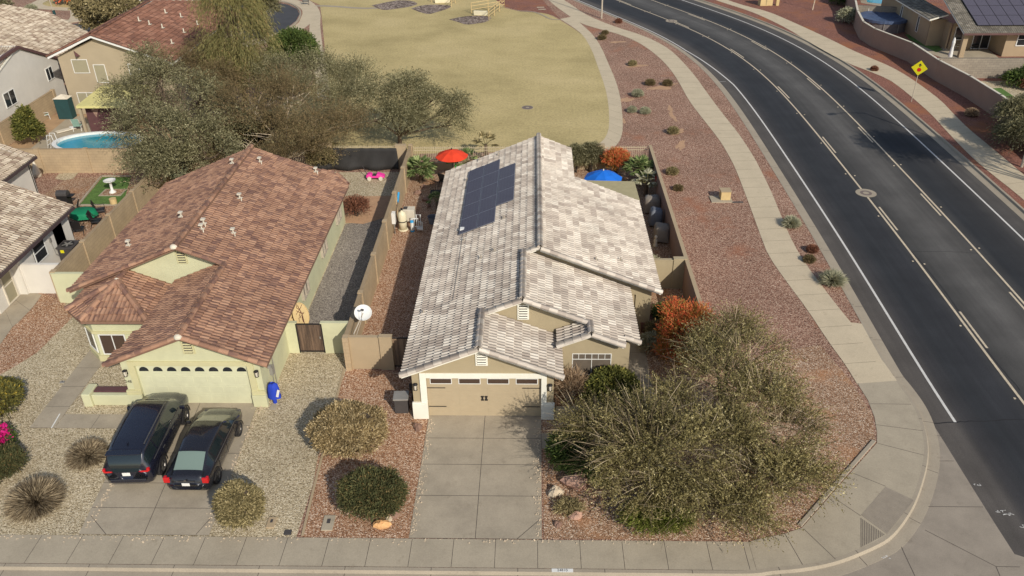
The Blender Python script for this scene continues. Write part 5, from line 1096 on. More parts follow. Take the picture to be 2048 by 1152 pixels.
# sedan: length 4.55
P_glass = (-1.75, 1.15, (-.75, .12), (.75, 1.55), (-1.92, -1.32))
P_glass = (-1.62, 1.35, (-1.15, -.14), (.62, 1.42), (-1.86, -1.18))
P = [(-2.27, .42, .62, .66, .60, .66, .5), (-2.22, .30, .80, .86, .76, .80, .6), (-2.1, .24, .92, .99, .82, .85, .6), (-1.88, .2, .93, 1.02, .84, .875, .6), (-1.15, .18, .93, 1.40, .84, .88, .56), (-.5, .18, .92, 1.455, .84, .885, .60), (.2, .18, .91, 1.44, .84, .885, .60), (.62, .18, .90, 1.37, .84, .885, .58), (1.35, .18, .90, 1.00, .84, .88, .6), (1.75, .2, .80, .90, .84, .86, .6), (2.1, .24, .68, .76, .80, .80, .6), (2.22, .28, .60, .66, .70, .72, .5), (2.27, .36, .52, .56, .55, .6, .4)]
sed = car('black sedan parked on the neighbour driveway, nearer the round green bush', 'car', (-8.62, -2.53, 0), .0, P, M['paint_black'], .32, (-1.42, 1.32), .80, 'car_glass_light')
for s in (-1, 1): carbox(sed, 'tail_light', M['red_lamp'], [((s*.74, -2.19, .84), X3, Z3, Y3, .12, .12, .04), ((s*.80, -2.12, .84), X3, Z3, Y3, .05, .12, .06)], .02)
carbox(sed, 'licence_plate', M['white'], [((0, -2.285, .70), X3, Z3, Y3, .15, .07, .008)]); carbox(sed, 'chrome_strip', M['rim'], [((0, -2.262, .82), X3, Z3, Y3, .34, .018, .012)])
mb = MB(); mb.lathe([(.05, 0), (.05, .01)], (0, 0, 0), 12, 1, .7); e_2 = mb; o_b = MB(); o_b.add([(x, -2.262-z, .88+y) for x, y, z in e_2.v], e_2.f); o_b.build('rear_badge', M['rim'], sed)
for s in (-1, 1):
    mm = carbox(sed, 'door_mirror', M['paint_black'], [((s*1.0, .98, .98), X3, Z3, Y3, .09, .07, .06)], .03); carbox(sed, 'chrome_trim', M['rim'], [((s*.845, -.1, .935), Y3, Z3, X3, 1.2, .01, .012)], .003)
    carbox(sed, 'headlight', M['rim'], [((s*.64, 2.08, .685), X3, Z3, Y3, .13, .05, .06)], .03); carbox(sed, 'door_handle', M['rim'], [((s*.89, .0, .80), Y3, Z3, X3, .08, .012, .015), ((s*.89, -.95, .80), Y3, Z3, X3, .08, .012, .015)], .005)
mb = MB(); mb.tube([(0, -1.15, 1.44), (0, -1.22, 1.6)], .008, 5); mb.build('antenna', M['black'], sed)
carbox(sed, 'rear_seat', M['dark_grey'], [((0, -1.2, .95), X3, Y3, Z3, .6, .2, .05)])
def seams(par, xs, hw_, z0, z1):
    for x in (-1, 1):
        for y in xs: carbox(par, 'door_seam', M['black'], [((x*hw_, y, (z0+z1)/2), X3, Y3, Z3, .006, .008, (z1-z0)/2)], .0)
seams(sed, (-1.02, -.10, .86), .886, .34, .86)
for px in (-.62, .62): carbox(sed, 'trunk_seam', M['black'], [((px, -1.98, 1.005), X3, Y3, Z3, .006, .13, .012)], .0)
# SUV: length 5.05
P_glass = (-2.3, 1.45, (-1.45, -.30), (.98, 1.62), (-2.52, -2.18))
P = [(-2.50, .46, .80, 1.0, .66, .74, .5), (-2.47, .38, 1.08, 1.20, .84, .88, .66), (-2.42, .32, 1.12, 1.30, .88, .92, .68), (-2.15, .26, 1.12, 1.72, .90, .945, .69), (-1.4, .24, 1.10, 1.76, .91, .955, .70), (-.3, .24, 1.08, 1.775, .91, .955, .70), (.6, .24, 1.07, 1.76, .91, .955, .69), (.95, .24, 1.07, 1.70, .91, .955, .67), (1.62, .24, 1.06, 1.20, .91, .95, .68), (2.0, .26, 1.0, 1.12, .90, .93, .66), (2.3, .32, .92, 1.02, .86, .88, .62), (2.46, .40, .80, .88, .76, .8, .5), (2.52, .5, .66, .70, .6, .62, .4)]
suv = car('dark navy sport utility vehicle parked on the neighbour driveway, left of the black sedan', 'car', (-11.12, -2.0, 0), math.radians(3.2), P, M['paint_navy'], .39, (-1.50, 1.50), .865, 'car_glass')
for s in (-1, 1): carbox(suv, 'tail_light', M['red_lamp'], [((s*.66, -2.468, 1.00), X3, Z3, Y3, .17, .035, .015), ((s*.83, -2.41, 1.05), X3, Z3, Y3, .05, .07, .05)], .01)
carbox(suv, 'light_bar', M['red_lamp'], [((0, -2.475, 1.01), X3, Z3, Y3, .52, .014, .012)], .003); carbox(suv, 'licence_plate', M['white'], [((0, -2.50, .90), X3, Z3, Y3, .15, .075, .012)], .003)
carbox(suv, 'rear_bumper', M['paint_navy'], [((0, -2.45, .56), X3, Z3, Y3, .70, .10, .07)], .05); carbox(suv, 'bumper_strip', M['rim'], [((0, -2.545, .46), X3, Z3, Y3, .62, .012, .006)], .003)
carbox(suv, 'rear_spoiler', M['paint_navy'], [((0, -2.22, 1.735), X3, Y3, Z3, .66, .14, .02)], .015)
for s in (-1, 1):
    carbox(suv, 'door_mirror', M['paint_navy'], [((s*1.08, 1.12, 1.18), X3, Z3, Y3, .11, .09, .07)], .04); carbox(suv, 'roof_rail', M['rim'], [((s*.645, -.55, 1.79), Y3, X3, Z3, 1.25, .018, .02)], .005)
    carbox(suv, 'chrome_trim', M['rim'], [((s*.905, -.35, 1.105), Y3, Z3, X3, 1.55, .012, .012)], .003); carbox(suv, 'door_handle', M['rim'], [((s*.962, .1, .94), Y3, Z3, X3, .09, .014, .015), ((s*.962, -1.0, .94), Y3, Z3, X3, .09, .014, .015)], .005)
mb = MB(); mb.obox((0, -1.75, 1.80), X3, Y3, Z3, .02, .06, .03); mb.build('antenna', M['paint_navy'], suv); carbox(suv, 'wiper', M['black'], [((-.1, 1.62, 1.22), X3, Y3, Z3, .5, .01, .01)], .003)
seams(suv, (-1.35, -.28, .88), .953, .42, 1.0)
# ================================================================ THINGS
def umbrella(label, px, py, zt, r, mat, n=8, drop=.45, pole='black', angle=.2):
    x, y = W(px, py, zt); o = thing('patio_umbrella', label, 'umbrella', (x, y, 0)); V = [(x, y, zt)]; rings = ((.5, drop*.35), (1, drop)); 
    for f_, dz in rings:
        for k in range(n*2):
            a = 2*math.pi*k/(2*n)+angle; rr_ = r*f_*(1 if k % 2 == 0 else .955); V.append((x+rr_*math.cos(a), y+rr_*math.sin(a), zt-dz-(0 if k % 2 == 0 else .035*f_)))
    m2 = 2*n; F = [(0, 1+k, 1+(k+1) % m2) for k in range(m2)]+[(1+k, 1+m2+k, 1+m2+(k+1) % m2, 1+(k+1) % m2) for k in range(m2)]
    mb = MB(); mb.add(V, F); c = mb.build('canopy', M[mat], o); s = c.modifiers.new('t', 'SOLIDIFY'); s.thickness = .012; rb = MB()
    for k in range(n): a = 2*math.pi*k/n+angle; rb.tube([(x, y, zt-.05), (x+r*.97*math.cos(a), y+r*.97*math.sin(a), zt-drop-.02)], .012, 4)
    rb.build('ribs', M['offwhite'], c); mb = MB(); mb.tube([(x, y, 0), (x, y, zt+.12)], .025, 8); mb.lathe([(.25, 0), (.25, .06), (.06, .1)], (x, y, 0), 12); mb.lathe([(.035, zt), (.045, zt+.05), (.02, zt+.12)], (x, y, 0), 8); mb.build('pole', M[pole], o); return o
umbrella('open red-orange patio umbrella by the rear iron fence', 903, 299, 2.45, 1.1, 'red_fabric', 8, .45)
umbrella('open bright blue patio umbrella behind the tan patio cover', 1207, 341, 2.65, 1.2, 'blue_fabric', 8, .5, 'offwhite', .1)
x, y = W(1897, 125); o = thing('patio_umbrella', 'closed white patio umbrella on the upper right patio', 'umbrella', (x, y, 0)); mb = MB(); mb.lathe([(.20, .55), (.17, .9), (.12, 1.5), (.15, 1.9), (.10, 2.2), (.02, 2.35)], (x, y, 0), 9); mb.build('folded_canopy', M['white'], o); mb = MB(); mb.tube([(x, y, 0), (x, y, .6)], .03, 6); mb.lathe([(.25, 0), (.25, .07)], (x, y, 0), 10); mb.build('pole', M['offwhite'], o)
# satellite dish on a mast by the block wall
bx, by = -3.7, 3.75; o = thing('satellite_dish', 'round white satellite dish above the tan block wall corner', 'satellite dish', (bx, by, 0))
C = np.array([*W(726, 625, 2.35), 2.35]); Nn = np.array([.12, -.62, .78]); Nn /= np.linalg.norm(Nn); U_ = np.cross((0, 1, .2), Nn); U_ /= np.linalg.norm(U_); V_ = np.cross(Nn, U_); vs = [C-Nn*.07]; n_ = 28
for rr_, d in ((.14, -.062), (.27, -.035), (.39, 0), (.40, .01)):
    for k in range(n_): a = 2*math.pi*k/n_; vs.append(C+U_*rr_*math.cos(a)+V_*rr_*.96*math.sin(a)+Nn*d)
fs = [(0, 1+k, 1+(k+1) % n_) for k in range(n_)]+[(1+i*n_+k, 1+(i+1)*n_+k, 1+(i+1)*n_+(k+1) % n_, 1+i*n_+(k+1) % n_) for i in range(3) for k in range(n_)]
mb = MB(); mb.smooth = True; mb.add(vs, fs); c = mb.build('dish', M['white'], o); s = c.modifiers.new('t', 'SOLIDIFY'); s.thickness = .015
mb = MB(); mb.tube([C-V_*.38, C-V_*.40+Nn*.35, C+Nn*.50-V_*.05], .014, 6); mb.obox(C+Nn*.50-V_*.04, U_, V_, Nn, .07, .04, .05); mb.build('feed_arm', M['dark_grey'], o)
mb = MB(); mb.tube([C-Nn*.08, (bx+.0, by, 1.75), (bx, by, 0)], .028, 8); mb.tube([C-Nn*.05-V_*.2, (bx+.05, by-.03, 1.5)], .014, 5); mb.build('mast', M['galv'], o)
# pool equipment
x0, y0 = W(806, 462); o = thing('pool_filter', 'cream pool filter tank with dark band by the block wall', 'filter tank', (x0, y0+.15, 0)); x, y = x0, y0+.15; mb = MB(); mb.smooth = True; mb.lathe([(.30, .0), (.30, .08)], (x, y, 0), 20); mb.lathe([(.24, .08), (.25, .5), (.27, .62), (.27, 1.05), (.2, 1.2), (.07, 1.27), (.05, 1.36)], (x, y, 0), 22); mb.build('tank', M['cream_plastic'], o); mb = MB(); mb.lathe([(.278, .60), (.282, .63), (.278, .66)], (x, y, 0), 22); mb.build('clamp_band', M['black'], o); mb = MB(); mb.box(x-.06, x+.06, y-.05, y+.05, 1.33, 1.45); mb.build('valve', M['black'], o)
x, y = W(815, 450); y += .6; o = thing('pool_heater', 'pale grey pool heater box behind the cream filter tank', 'heater', (x, y, 0)); mb = MB(); mb.box(x-.3, x+.42, y-.3, y+.3, .05, .85); mb.build('cabinet', M['offwhite'], o, bevel=.03); mb = MB(); mb.box(x-.25, x-.02, y-.15, y+.15, .852, .90); mb.build('exhaust_hood', M['dark_grey'], o)
x, y = W(832, 462); o = thing('pool_pump', 'white pool pump with pipes and blue base beside the filter tank', 'pump', (x, y, 0)); mb = MB(); mb.tube([(x-.2, y-.05, .1), (x-.2, y-.05, .62)], .10, 12); mb.build('chlorinator', M['white'], o); mb = MB(); mb.lathe([(.13, 0), (.13, .06)], (x-.2, y-.05, .0), 12); mb.lathe([(.11, .62), (.10, .72)], (x-.2, y-.05, 0), 12); mb.build('blue_cap', M['sky_blue'], o); mb = MB()
for P in ([(x-.1, y, .1), (x-.05, y, .8), (x+.15, y+.1, .8), (x+.2, y+.1, .1)], [(x+.05, y+.2, .05), (x+.05, y+.2, 1.0), (x+.3, y+.2, 1.0), (x+.3, y+.2, .1)], [(x-.3, y+.2, .7), (x+.05, y+.25, .75)], [(x+.42, y, .05), (x+.42, y, .6), (x+.2, y+.05, .6)], [(x-.1, y, .3), (x+.4, y+.05, .3)]): mb.tube(P, .033, 7)
mb.tube([(x+.1, y-.1, .2), (x+.45, y-.1, .2)], .10, 10); mb.build('pipes', M['white'], o)
x, y = W(787, 468); o = thing('electric_panel', 'tall cream electric timer box on the block wall left of the filter tank', 'electric box', (x, y, 0)); mb = MB(); mb.box(-3.93, -3.72, y-.18, y+.18, .75, 1.45); mb.build('cabinet', M['white'], o, bevel=.01); mb = MB(); mb.tube([(-3.83, y, 0), (-3.83, y, .75)], .03, 6); mb.build('conduit', M['metal_grey'], o)
# dark utility box by garage
x, y = W(803, 828); o = thing('storage_box', 'dark brown slatted outdoor box beside the white garage trim', 'storage box', (x, y, 0)); mb = MB(); mb.rbox(x, y+.3, 0, .72, .58, .55, .05); mb.build('box_body', M['dark_grey'], o, bevel=.02); mb = MB(); mb.rbox(x, y+.3, .72, .80, .66, .62, .05); mb.build('box_lid', M['metal_grey'], o, bevel=.02); mb = MB(); mb.tube([(x+.45, y+.55, 0), (x+.45, y+.55, 1.2)], .03, 6); mb.box(x+.35, x+.55, y+.5, y+.6, .9, 1.2); mb.build('gas_meter', M['black'], o)
# broom on the wall
o = thing('pool_brush', 'pool brush with bright blue head leaning on the long block wall', 'brush', (-3.85, 20.0, 0)); mb = MB(); mb.tube([(-3.80, 16.6, .25), (-3.88, 18.9, 1.15)], .02, 6); mb.build('handle', M['dark_grey'], o); mb = MB(); mb.obox((-3.87, 19.3, 1.3), (0, .92, .38), (1, 0, 0), (0, -.38, .92), .38, .05, .07); mb.build('brush_head', M['sky_blue'], o)
# pink toy car
x, y = W(752, 358); o = thing('toy_car', 'pink ride-on toy car on the gravel below the shade cloth', 'toy car', (x, y, 0)); mb = MB()
prof = [(-.62, .16), (-.62, .36), (-.5, .42), (-.3, .44), (-.22, .30), (.05, .30), (.12, .46), (.25, .42), (.45, .36), (.6, .30), (.64, .16)]
mb.vwall(prof, (x, y-.24), (1, 0), .48); mb.build('body', M['pink'], o, bevel=.04); mb = MB(); mb.box(x-.2, x+.04, y-.18, y+.18, .28, .34); mb.obox((x+.06, y, .48), (.5, 0, .86), Y3, (.86, 0, -.5), .09, .2, .01); mb.build('seat', M['dark_grey'], o)
for sx_ in (-.4, .38):
    for sy in (-.27, .27): mb = MB(); mb.tube([(x+sx_, y+sy-.05, .14), (x+sx_, y+sy+.05, .14)], .14, 14); mb.build('wheel', M['offwhite'], o)
mb = MB(); mb.tube([(x-.6, y+.1, .3), (x-1.0, y+.75, .65)], .025, 6); mb.build('push_handle', M['dark_grey'], o)
x, y = W(718, 372); 
# blue covered post by the yellow garage
x, y = W(552, 805); o = thing('draped_gown', 'royal blue cloth gown draped on a short post beside the yellow garage', 'cloth', (x, y, 0)); vs = []; n_ = 16
for i, (r_, z) in enumerate(((.10, 1.1), (.20, 1.02), (.24, .8), (.27, .5), (.30, .32))):
    for k in range(n_): a = 2*math.pi*k/n_; rr_ = r_*(1+.13*math.sin(5*a+i)); vs.append((x+rr_*math.cos(a), y+rr_*.7*math.sin(a), z))
mb = MB(); mb.smooth = True; mb.add(vs, [(i*n_+k, i*n_+(k+1) % n_, (i+1)*n_+(k+1) % n_, (i+1)*n_+k) for i in range(4) for k in range(n_)]+[tuple(range(n_))]); mb.build('cloth', M['royal'], o); mb = MB(); mb.tube([(x-.03, y, 0), (x-.03, y, .5)], .09, 8); mb.build('sleeve', M['royal'], o); mb = MB(); mb.obox((x+.22, y-.15, .62), (.3, 0, 1), (0, 1, 0), (1, 0, -.3), .18, .02, .05); mb.build('white_trim', M['white'], o); mb = MB(); mb.rbox(x-.02, y-.35, 0, .03, .28, .4, 0); mb.build('base_slab', M['concrete'], o)
# two woven round table tops behind the wooden gate
for i, (px, py, lab) in enumerate(((617, 612, 'oval cane disc with branch pattern leaning behind the wooden gate, right one'), (604, 632, 'oval cane disc with branch pattern behind the wooden gate, left and lower one'))):
    xx = -6.62-.28*i; yy = 5.25-.1*i+.35; o = thing('woven_disc', lab, 'wall art', (xx, yy, .0)); zc = 1.55-.2*i; mb = MB(); Nn = np.array([.75, -.55, .3]); Nn /= np.linalg.norm(Nn); U_ = np.cross((0, 0, 1), Nn); U_ /= np.linalg.norm(U_); V_ = np.cross(Nn, U_); C = np.array([xx, yy, zc]); n_ = 28
    vs = [C+U_*.42*math.cos(2*math.pi*k/n_)+V_*.62*math.sin(2*math.pi*k/n_) for k in range(n_)]; vs2 = [v-Nn*.03 for v in vs]; mb.add(vs+vs2, [tuple(range(n_)), tuple(range(n_, 2*n_))[::-1]]+[(k, n_+k, n_+(k+1) % n_, (k+1) % n_) for k in range(n_)]); mb.build('disc', M['cane'], o)
    rr_ = MB(); rr_.tube([v+Nn*.01 for v in vs]+[vs[0]+Nn*.01], .022, 5); rr_.build('rim', M['cane'], o); br_ = MB()
    for k in range(6): a = random.uniform(-.25, .25); b_ = -.38+.13*k; br_.tube([C+U_*a+V_*b_+Nn*.02, C+U_*(a*.3+random.uniform(-.15, .15))+V_*(b_+.16)+Nn*.03, C+U_*(-a)+V_*(b_+.3)+Nn*.02], .014, 4)
    br_.tube([C-V_*.5+Nn*.02, C+U_*.06+Nn*.03, C+V_*.5+Nn*.02], .018, 4); br_.build('branch_pattern', M['rust'], o); mb = MB(); mb.tube([C-Nn*.04-V_*.5, (C[0], C[1]+.05, 0)], .025, 6); mb.tube([C-Nn*.04, (C[0]-.2, C[1]+.4, 0)], .025, 6); mb.build('support', M['wood_post'], o)
# ground boxes
def gbox(px, py, sx_, sy, label, mat='concrete', h=.04, lid='dark_grey', name='utility_cover', cat='utility cover'):
    x, y = W(px, py); o = thing(name, label, cat, (x, y, 0)); mb = MB(); mb.rbox(x, y, 0, h+.012, sx_, sy, .02); mb.build('frame', M[mat], o, bevel=.01); mb = MB(); mb.rbox(x, y+.1*sy, h+.012, h+.02, sx_*.3, sy*.3, .02); mb.build('lid', M[lid], o); return o
gbox(657, 1047, .42, .72, 'grey rectangular water meter cover in the orange gravel left of the driveway'); gbox(543, 1046, .30, .52, 'tan rectangular meter cover in the pale gravel right of the round bush', 'wall_tan'); gbox(576, 1066, .26, .22, 'small dark valve cover in the pale gravel near the sidewalk', 'dark_grey'); gbox(125, 765, .2, .16, 'small grey valve box in the pale gravel left of the neighbour walk', 'metal_grey'); gbox(1475, 405, .7, .14, 'thin dark grate beside the tan utility box in the red gravel', 'dark_grey')
x, y = W(1446, 402); o = thing('utility_box', 'tan metal utility box on a concrete pad in the red gravel by the curved walk', 'utility box', (x, y, 0)); mb = MB(); mb.rbox(x-.1, y+.2, 0, .06, 1.35, .95, 0); mb.build('pad', M['concrete'], o); mb = MB(); mb.rbox(x+.15, y+.3, .06, .62, .62, .6, 0); mb.build('cabinet', M['cane'], o, bevel=.015); mb = MB(); mb.rbox(x+.15, y+.3, .62, .66, .68, .66, 0); mb.build('lid', M['wall_tan'], o)
for k in (0, 1): pass
def manhole(px, py, r, label, z=-.125, ring=.75):
    x, y = W(px, py, z); o = thing('manhole_cover', label, 'manhole', (x, y, z)); mb = MB(); mb.lathe([(r, z), (r, z+.004)], (x, y, 0), 28); mb.build('collar', M['curb'], o); mb = MB(); mb.lathe([(r*ring*.75, z+.004), (r*ring*.75, z+.010)], (x, y, 0), 24); mb.build('lid', M['manhole'], o); mb = MB(); mb.lathe([(r*.3, z+.010), (r*.3, z+.012)], (x, y, 0), 16); mb.build('lid_pattern', M['curb'], o)
manhole(1732, 386, .66, 'round manhole in the middle of the road near the utility box'); manhole(1343, 42, .66, 'round manhole near the top of the curving road'); manhole(1055, 215, .5, 'small dark round cover in the dry lawn', .006, 1.2)
x, y = W(1095, 16)
for i, (px, py) in enumerate(((1081, 15), (1084, 19))): gbox(px, py, .9, .35, ('upper' if i == 0 else 'lower')+' of two pale slabs in the red soil by the park path', 'curb', lid='curb', name='stepping_slab', cat='slab')
# curb address plate
x, y = W(1125, 1146, .02); mb = MB(); mb.box(x-.37, x+.37, -8.145, -7.995, .0125, .0165); o = thing('address_plate', 'white painted address plate reading 24810 on the front curb', 'address plate', (x, -8.05, 0)); mb.build('plate', M['white'], o); text('address_number', '24810', .145, (x, -8.066, .0185), (0, 0, 0), M['black'], o, .001)
# rocks
for i, (px, py, r_, mt, lab) in enumerate([(1150, 968, (.42, .38, .34), 'rock_pink', 'large pinkish boulder under the edge of the big desert tree'), (1111, 988, (.28, .24, .22), 'rock_pale', 'pale angular boulder right of the driveway'), (1152, 1036, (.24, .18, .16), 'rock_pink', 'small pink rock in the gravel right of the driveway'), (1116, 1051, (.16, .13, .12), 'rock_brown', 'small dark brown rock near the sidewalk right of the driveway'), (763, 1052, (.30, .20, .15), 'rock_ochre', 'orange and cream rock below the dark round bush'), (786, 1033, (.24, .20, .17), 'rock_brown', 'brown rock at the right foot of the dark round bush'), (778, 1040, (.13, .13, .12), 'rock_pale', 'cream rock between the orange rock and the brown rock'), (836, 857, (.20, .20, .17), 'rock_brown', 'brown rock in orange gravel left of the driveway top')]):
    x, y = W(px, py); mb = MB(); mb.rock((x, y, r_[2]*.55), r_, seed=i+5); o = mb.build('rock', M[mt]); props(o, lab, 'rock')
mb = MB(); 
for i in range(16): a = random.random(); px = 853+a*(905-853)-(0); x, y = W(850+random.uniform(-2, 14)+a*4, 428-a*70); 
# traffic sign
bx, by = W(1822.5, 203.5); o = thing('traffic_sign', 'yellow diamond stop ahead sign on a thin pole by the far sidewalk', 'traffic sign', (bx, by, 0)); mb = MB(); mb.tube([(bx, by, 0), (bx, by, 3.1)], .03, 6); mb.build('pole', M['galv'], o)
N_ = np.array([-.42, -.9, 0]); N_ /= np.linalg.norm(N_); U_ = np.array([-N_[1], N_[0], 0]); U_ = U_ if U_[0] > 0 else -U_; C = np.array([bx, by, 2.85])+N_*.05; zz_ = np.array([0, 0, 1.0])
dg = lambda s, k: [(U_+zz_)/math.sqrt(2), (zz_-U_)/math.sqrt(2)]
a_, b_ = dg(0, 0); mb = MB(); mb.obox(C, a_, b_, N_, .46, .46, .008); s_ = mb.build('sign_border', M['black'], o); mb = MB(); mb.obox(C+N_*.009, a_, b_, N_, .44, .44, .004); mb.build('sign_face', M['sign_yellow'], o)
mb = MB(); cc = C+N_*.016-zz_*.14; vs = [cc+U_*.17*math.cos(math.pi/8+k*math.pi/4)+zz_*.17*math.sin(math.pi/8+k*math.pi/4) for k in range(8)]; mb.add(vs, [tuple(range(8))]); mb.build('octagon_symbol', M['sign_red'], o)
mb = MB(); cc = C+N_*.016+zz_*.22; A_ = lambda u, v: cc+U_*u+zz_*v; mb.add([A_(-.14, .0), A_(.14, .0), A_(0, .17)], [(0, 1, 2)]); mb.add([A_(-.045, -.12), A_(.045, -.12), A_(.045, .0), A_(-.045, .0)], [(0, 1, 2, 3)]); mb.build('arrow_symbol', M['black'], o)
# lamp posts and posts
def lamp(label, base, h, arm, name='street_lamp'):
    o = thing(name, label, 'street lamp', (*base, 0)); mb = MB(); mb.tube([(*base, 0), (*base, h)], [.10, .06], 8); mb.build('pole', M['galv'], o); mb = MB(); d = np.array([*arm, 0.0]); b0 = np.array([*base, h-.1]); mb.tube([b0, b0+d*.5+np.array([0, 0, .35]), b0+d+np.array([0, 0, .4])], .04, 6); am = mb.build('arm', M['galv'], o); e = d/np.linalg.norm(d); mb = MB(); mb.obox(b0+d*1.1+np.array([0, 0, .38]), e, (-e[1], e[0], 0), Z3, .35, .15, .06); mb.build('lamp_head', M['dark_grey'], am, bevel=.03); return o
lamp('street lamp whose pole foot stands in gravel beside the top of the curving road', W(1203, 37), 8.5, (1.8, .6)); lamp('street lamp at the right edge, its long shadow crossing the far sidewalk', W(2043, 334), 8.6, (-2.2, -.6))
x, y = W(112, 40); o = thing('mailbox_post', 'thin leaning post in the red gravel island at upper left', 'post', (x, y, 0)); mb = MB(); mb.tube([(x, y, 0), (x-.1, y, 2.4)], .05, 6); mb.build('pole', M['galv'], o); mb = MB(); mb.box(x-.1, x+.15, y-.1, y+.1, .6, 1.1); mb.build('bin', M['dark_green'], o)
x, y = W(1625, 20); o = thing('sapling_stake', 'pale bare sapling trunk standing in the red gravel beyond the road', 'sapling', (x, y, 0)); mb = MB(); mb.tube([(x, y, 0), (x+.1, y, 1.5), (x+.05, y+.1, 3.2)], [.06, .05, .02], 6)
for k in range(14): a = random.uniform(0, 6.3); z = random.uniform(2.0, 3.1); mb.tube([(x+.05, y, z), (x+.6*math.cos(a), y+.6*math.sin(a), z+.5)], [.02, .006], 4)
mb.build('trunk', M['rock_pale'], o)
# cabinet and pillar far right
x, y = W(1532, 12); o = thing('utility_cabinet', 'tan utility cabinet with double doors beyond the road at the top', 'utility cabinet', (x, y, 0)); mb = MB(); mb.rbox(x, y+.5, 0, 1.5, 1.5, .9, .1); mb.build('cabinet', M['cane'], o, bevel=.02); mb = MB(); mb.rbox(x, y+.03, .1, 1.4, .02, .03, .1); mb.build('door_seam', M['dark_grey'], o)
x, y = W(1554, 11); o = thing('post', 'square cream post beside the tan utility cabinet', 'post', (x, y, 0)); mb = MB(); mb.rbox(x, y, 0, 1.6, .35, .35, 0); mb.build('post_body', M['cane'], o, bevel=.02); mb = MB(); mb.rbox(x, y, 1.6, 1.66, .42, .42, 0); mb.build('cap', M['wall_tan'], o)
# drainage headwalls with pipe railings on the lawn
def headwall(label, P, h, wallseg):
    o = thing('drain_railing', label, 'railing', (*W(*P[0]), 0)); mb = MB(); G_ = [np.array(W(*p)) for p in P]
    for a, b_ in zip(G_[:-1], G_[1:]):
        ln = np.linalg.norm(b_-a); n_ = max(2, int(round(ln/2.0)))
        for k in range(n_+1): q = a+(b_-a)*k/n_; mb.tube([(*q, 0), (*q, h)], .04, 6)
        for z in (h*.38, h*.7, h): mb.tube([(*a, z), (*b_, z)], .035, 6)
    mb.build('rails', M['cane'], o); mb = MB(); a, b_ = [np.array(W(*p)) for p in wallseg]; ln = np.linalg.norm(b_-a); an = math.atan2(*(b_-a)[::-1]); c = (a+b_)/2; mb.rbox(c[0], c[1], 0, .5, ln, .3, an); mb.build('headwall', M['cream_plastic'], o, bevel=.03); return o
headwall('cream pipe railing round the nearer drain headwall on the dry lawn', [(943, 27), (1009, 16), (978, 40)], 1.2, ((948, 30), (975, 31))); headwall('cream pipe railing round the farther drain headwall at the top edge', [(863, 4), (925, -8), (903, 14)], 1.2, ((870, 6), (900, 5)))
x, y = W(618, 10); o = thing('bench', 'small dark park bench frame on the lawn beside the cul-de-sac walk', 'bench', (x, y, 0)); mb = MB(); mb.tube([(x, y, 0), (x, y, .9), (x-.8, y+.4, .9), (x-.8, y+.4, 0)], .04, 6); mb.box(x-.8, x, y-.1, y+.4, .42, .47); mb.build('frame', M['dark_grey'], o)
for i, (px, py) in enumerate(((271, 6), (286, 4))): x, y = W(px, py); o = thing('white_trough', ('left' if i == 0 else 'right')+' of two white boxes on legs beyond the leafy tree at the top', 'planter', (x, y, 0)); mb = MB(); mb.box(x-.8, x+.7, y, y+1, .5, 1.1); mb.build('box', M['white'], o); mb = MB(); [mb.box(x+q-.06, x+q+.06, y, y+.1, 0, .5) for q in (-.7, .6)]; mb.build('leg', M['white'], o)
# round pools
def pool(label, cx, cy, rx, ry, h, top, wall='pool_wall', water=True, rot=0):
    o = thing('round_pool', label, 'pool', (cx, cy, 0)); n_ = 40
    def ring(r_, z, wob=0): return [(cx+rx*r_*math.cos(2*math.pi*k/n_)*math.cos(rot)-ry*r_*math.sin(2*math.pi*k/n_)*math.sin(rot), cy+rx*r_*math.cos(2*math.pi*k/n_)*math.sin(rot)+ry*r_*math.sin(2*math.pi*k/n_)*math.cos(rot), z+wob*math.sin(k*2.7)) for k in range(n_)]
    mb = MB(); mb.add(ring(1, 0)+ring(1, h), [(k, (k+1) % n_, n_+(k+1) % n_, n_+k) for k in range(n_)]); mb.build('pool_wall', M[wall], o)
    mb = MB(); mb.add(ring(1.03, h)+ring(1.03, h+.05)+ring(.93, h+.05)+ring(.93, h-.3), [(j*n_+k, j*n_+(k+1) % n_, (j+1)*n_+(k+1) % n_, (j+1)*n_+k) for j in range(3) for k in range(n_)]); mb.build('pool_rim', M['white'] if water else M['pool_cover'], o)
    mb = MB(); R1, R2 = ring(.94, h-.12 if water else h+.03, 0 if water else .03), ring(.5, h-.12 if water else h-.10, 0 if water else .05); R0 = [(cx, cy, h-.12 if water else h-.18)]
    mb.smooth = True; mb.add(R0+R2+R1, [(0, 1+k, 1+(k+1) % n_) for k in range(n_)]+[(1+k, 1+n_+k, 1+n_+(k+1) % n_, 1+(k+1) % n_) for k in range(n_)]); mb.build('water' if water else 'pool_cover', M[top], o)
    if not water:
        mb = MB(); n2 = n_; mb.add(ring(1.035, h+.055)+ring(1.04, h-.22, .04), [(k, (k+1) % n2, n2+(k+1) % n2, n2+k) for k in range(n2)]); mb.build('cover_skirt', M['pool_cover'], o)
    mb = MB()
    for k in range(0, n_, 4): p = ring(1.02, 0)[k]; mb.tube([(p[0], p[1], 0), (p[0], p[1], h)], .035, 5)
    mb.build('uprights', M['metal_grey'], o); return o
pool('round above-ground pool with turquoise water behind the tan block wall', -27.3, 29.25, 3.2, 1.95, 1.15, 'water', 'dark_green')
mb = MB(); x, y = -31.2, 29.6
l_ = thing('pool_ladder', 'small white pool ladder at the left end of the turquoise pool', 'ladder', (x, y, 0)); 
for s in (0, .45): mb.tube([(x-.3, y+s, 0), (x, y+s, 1.5), (x+.35, y+s, 1.5), (x+.4, y+s, 1.0)], .03, 6)
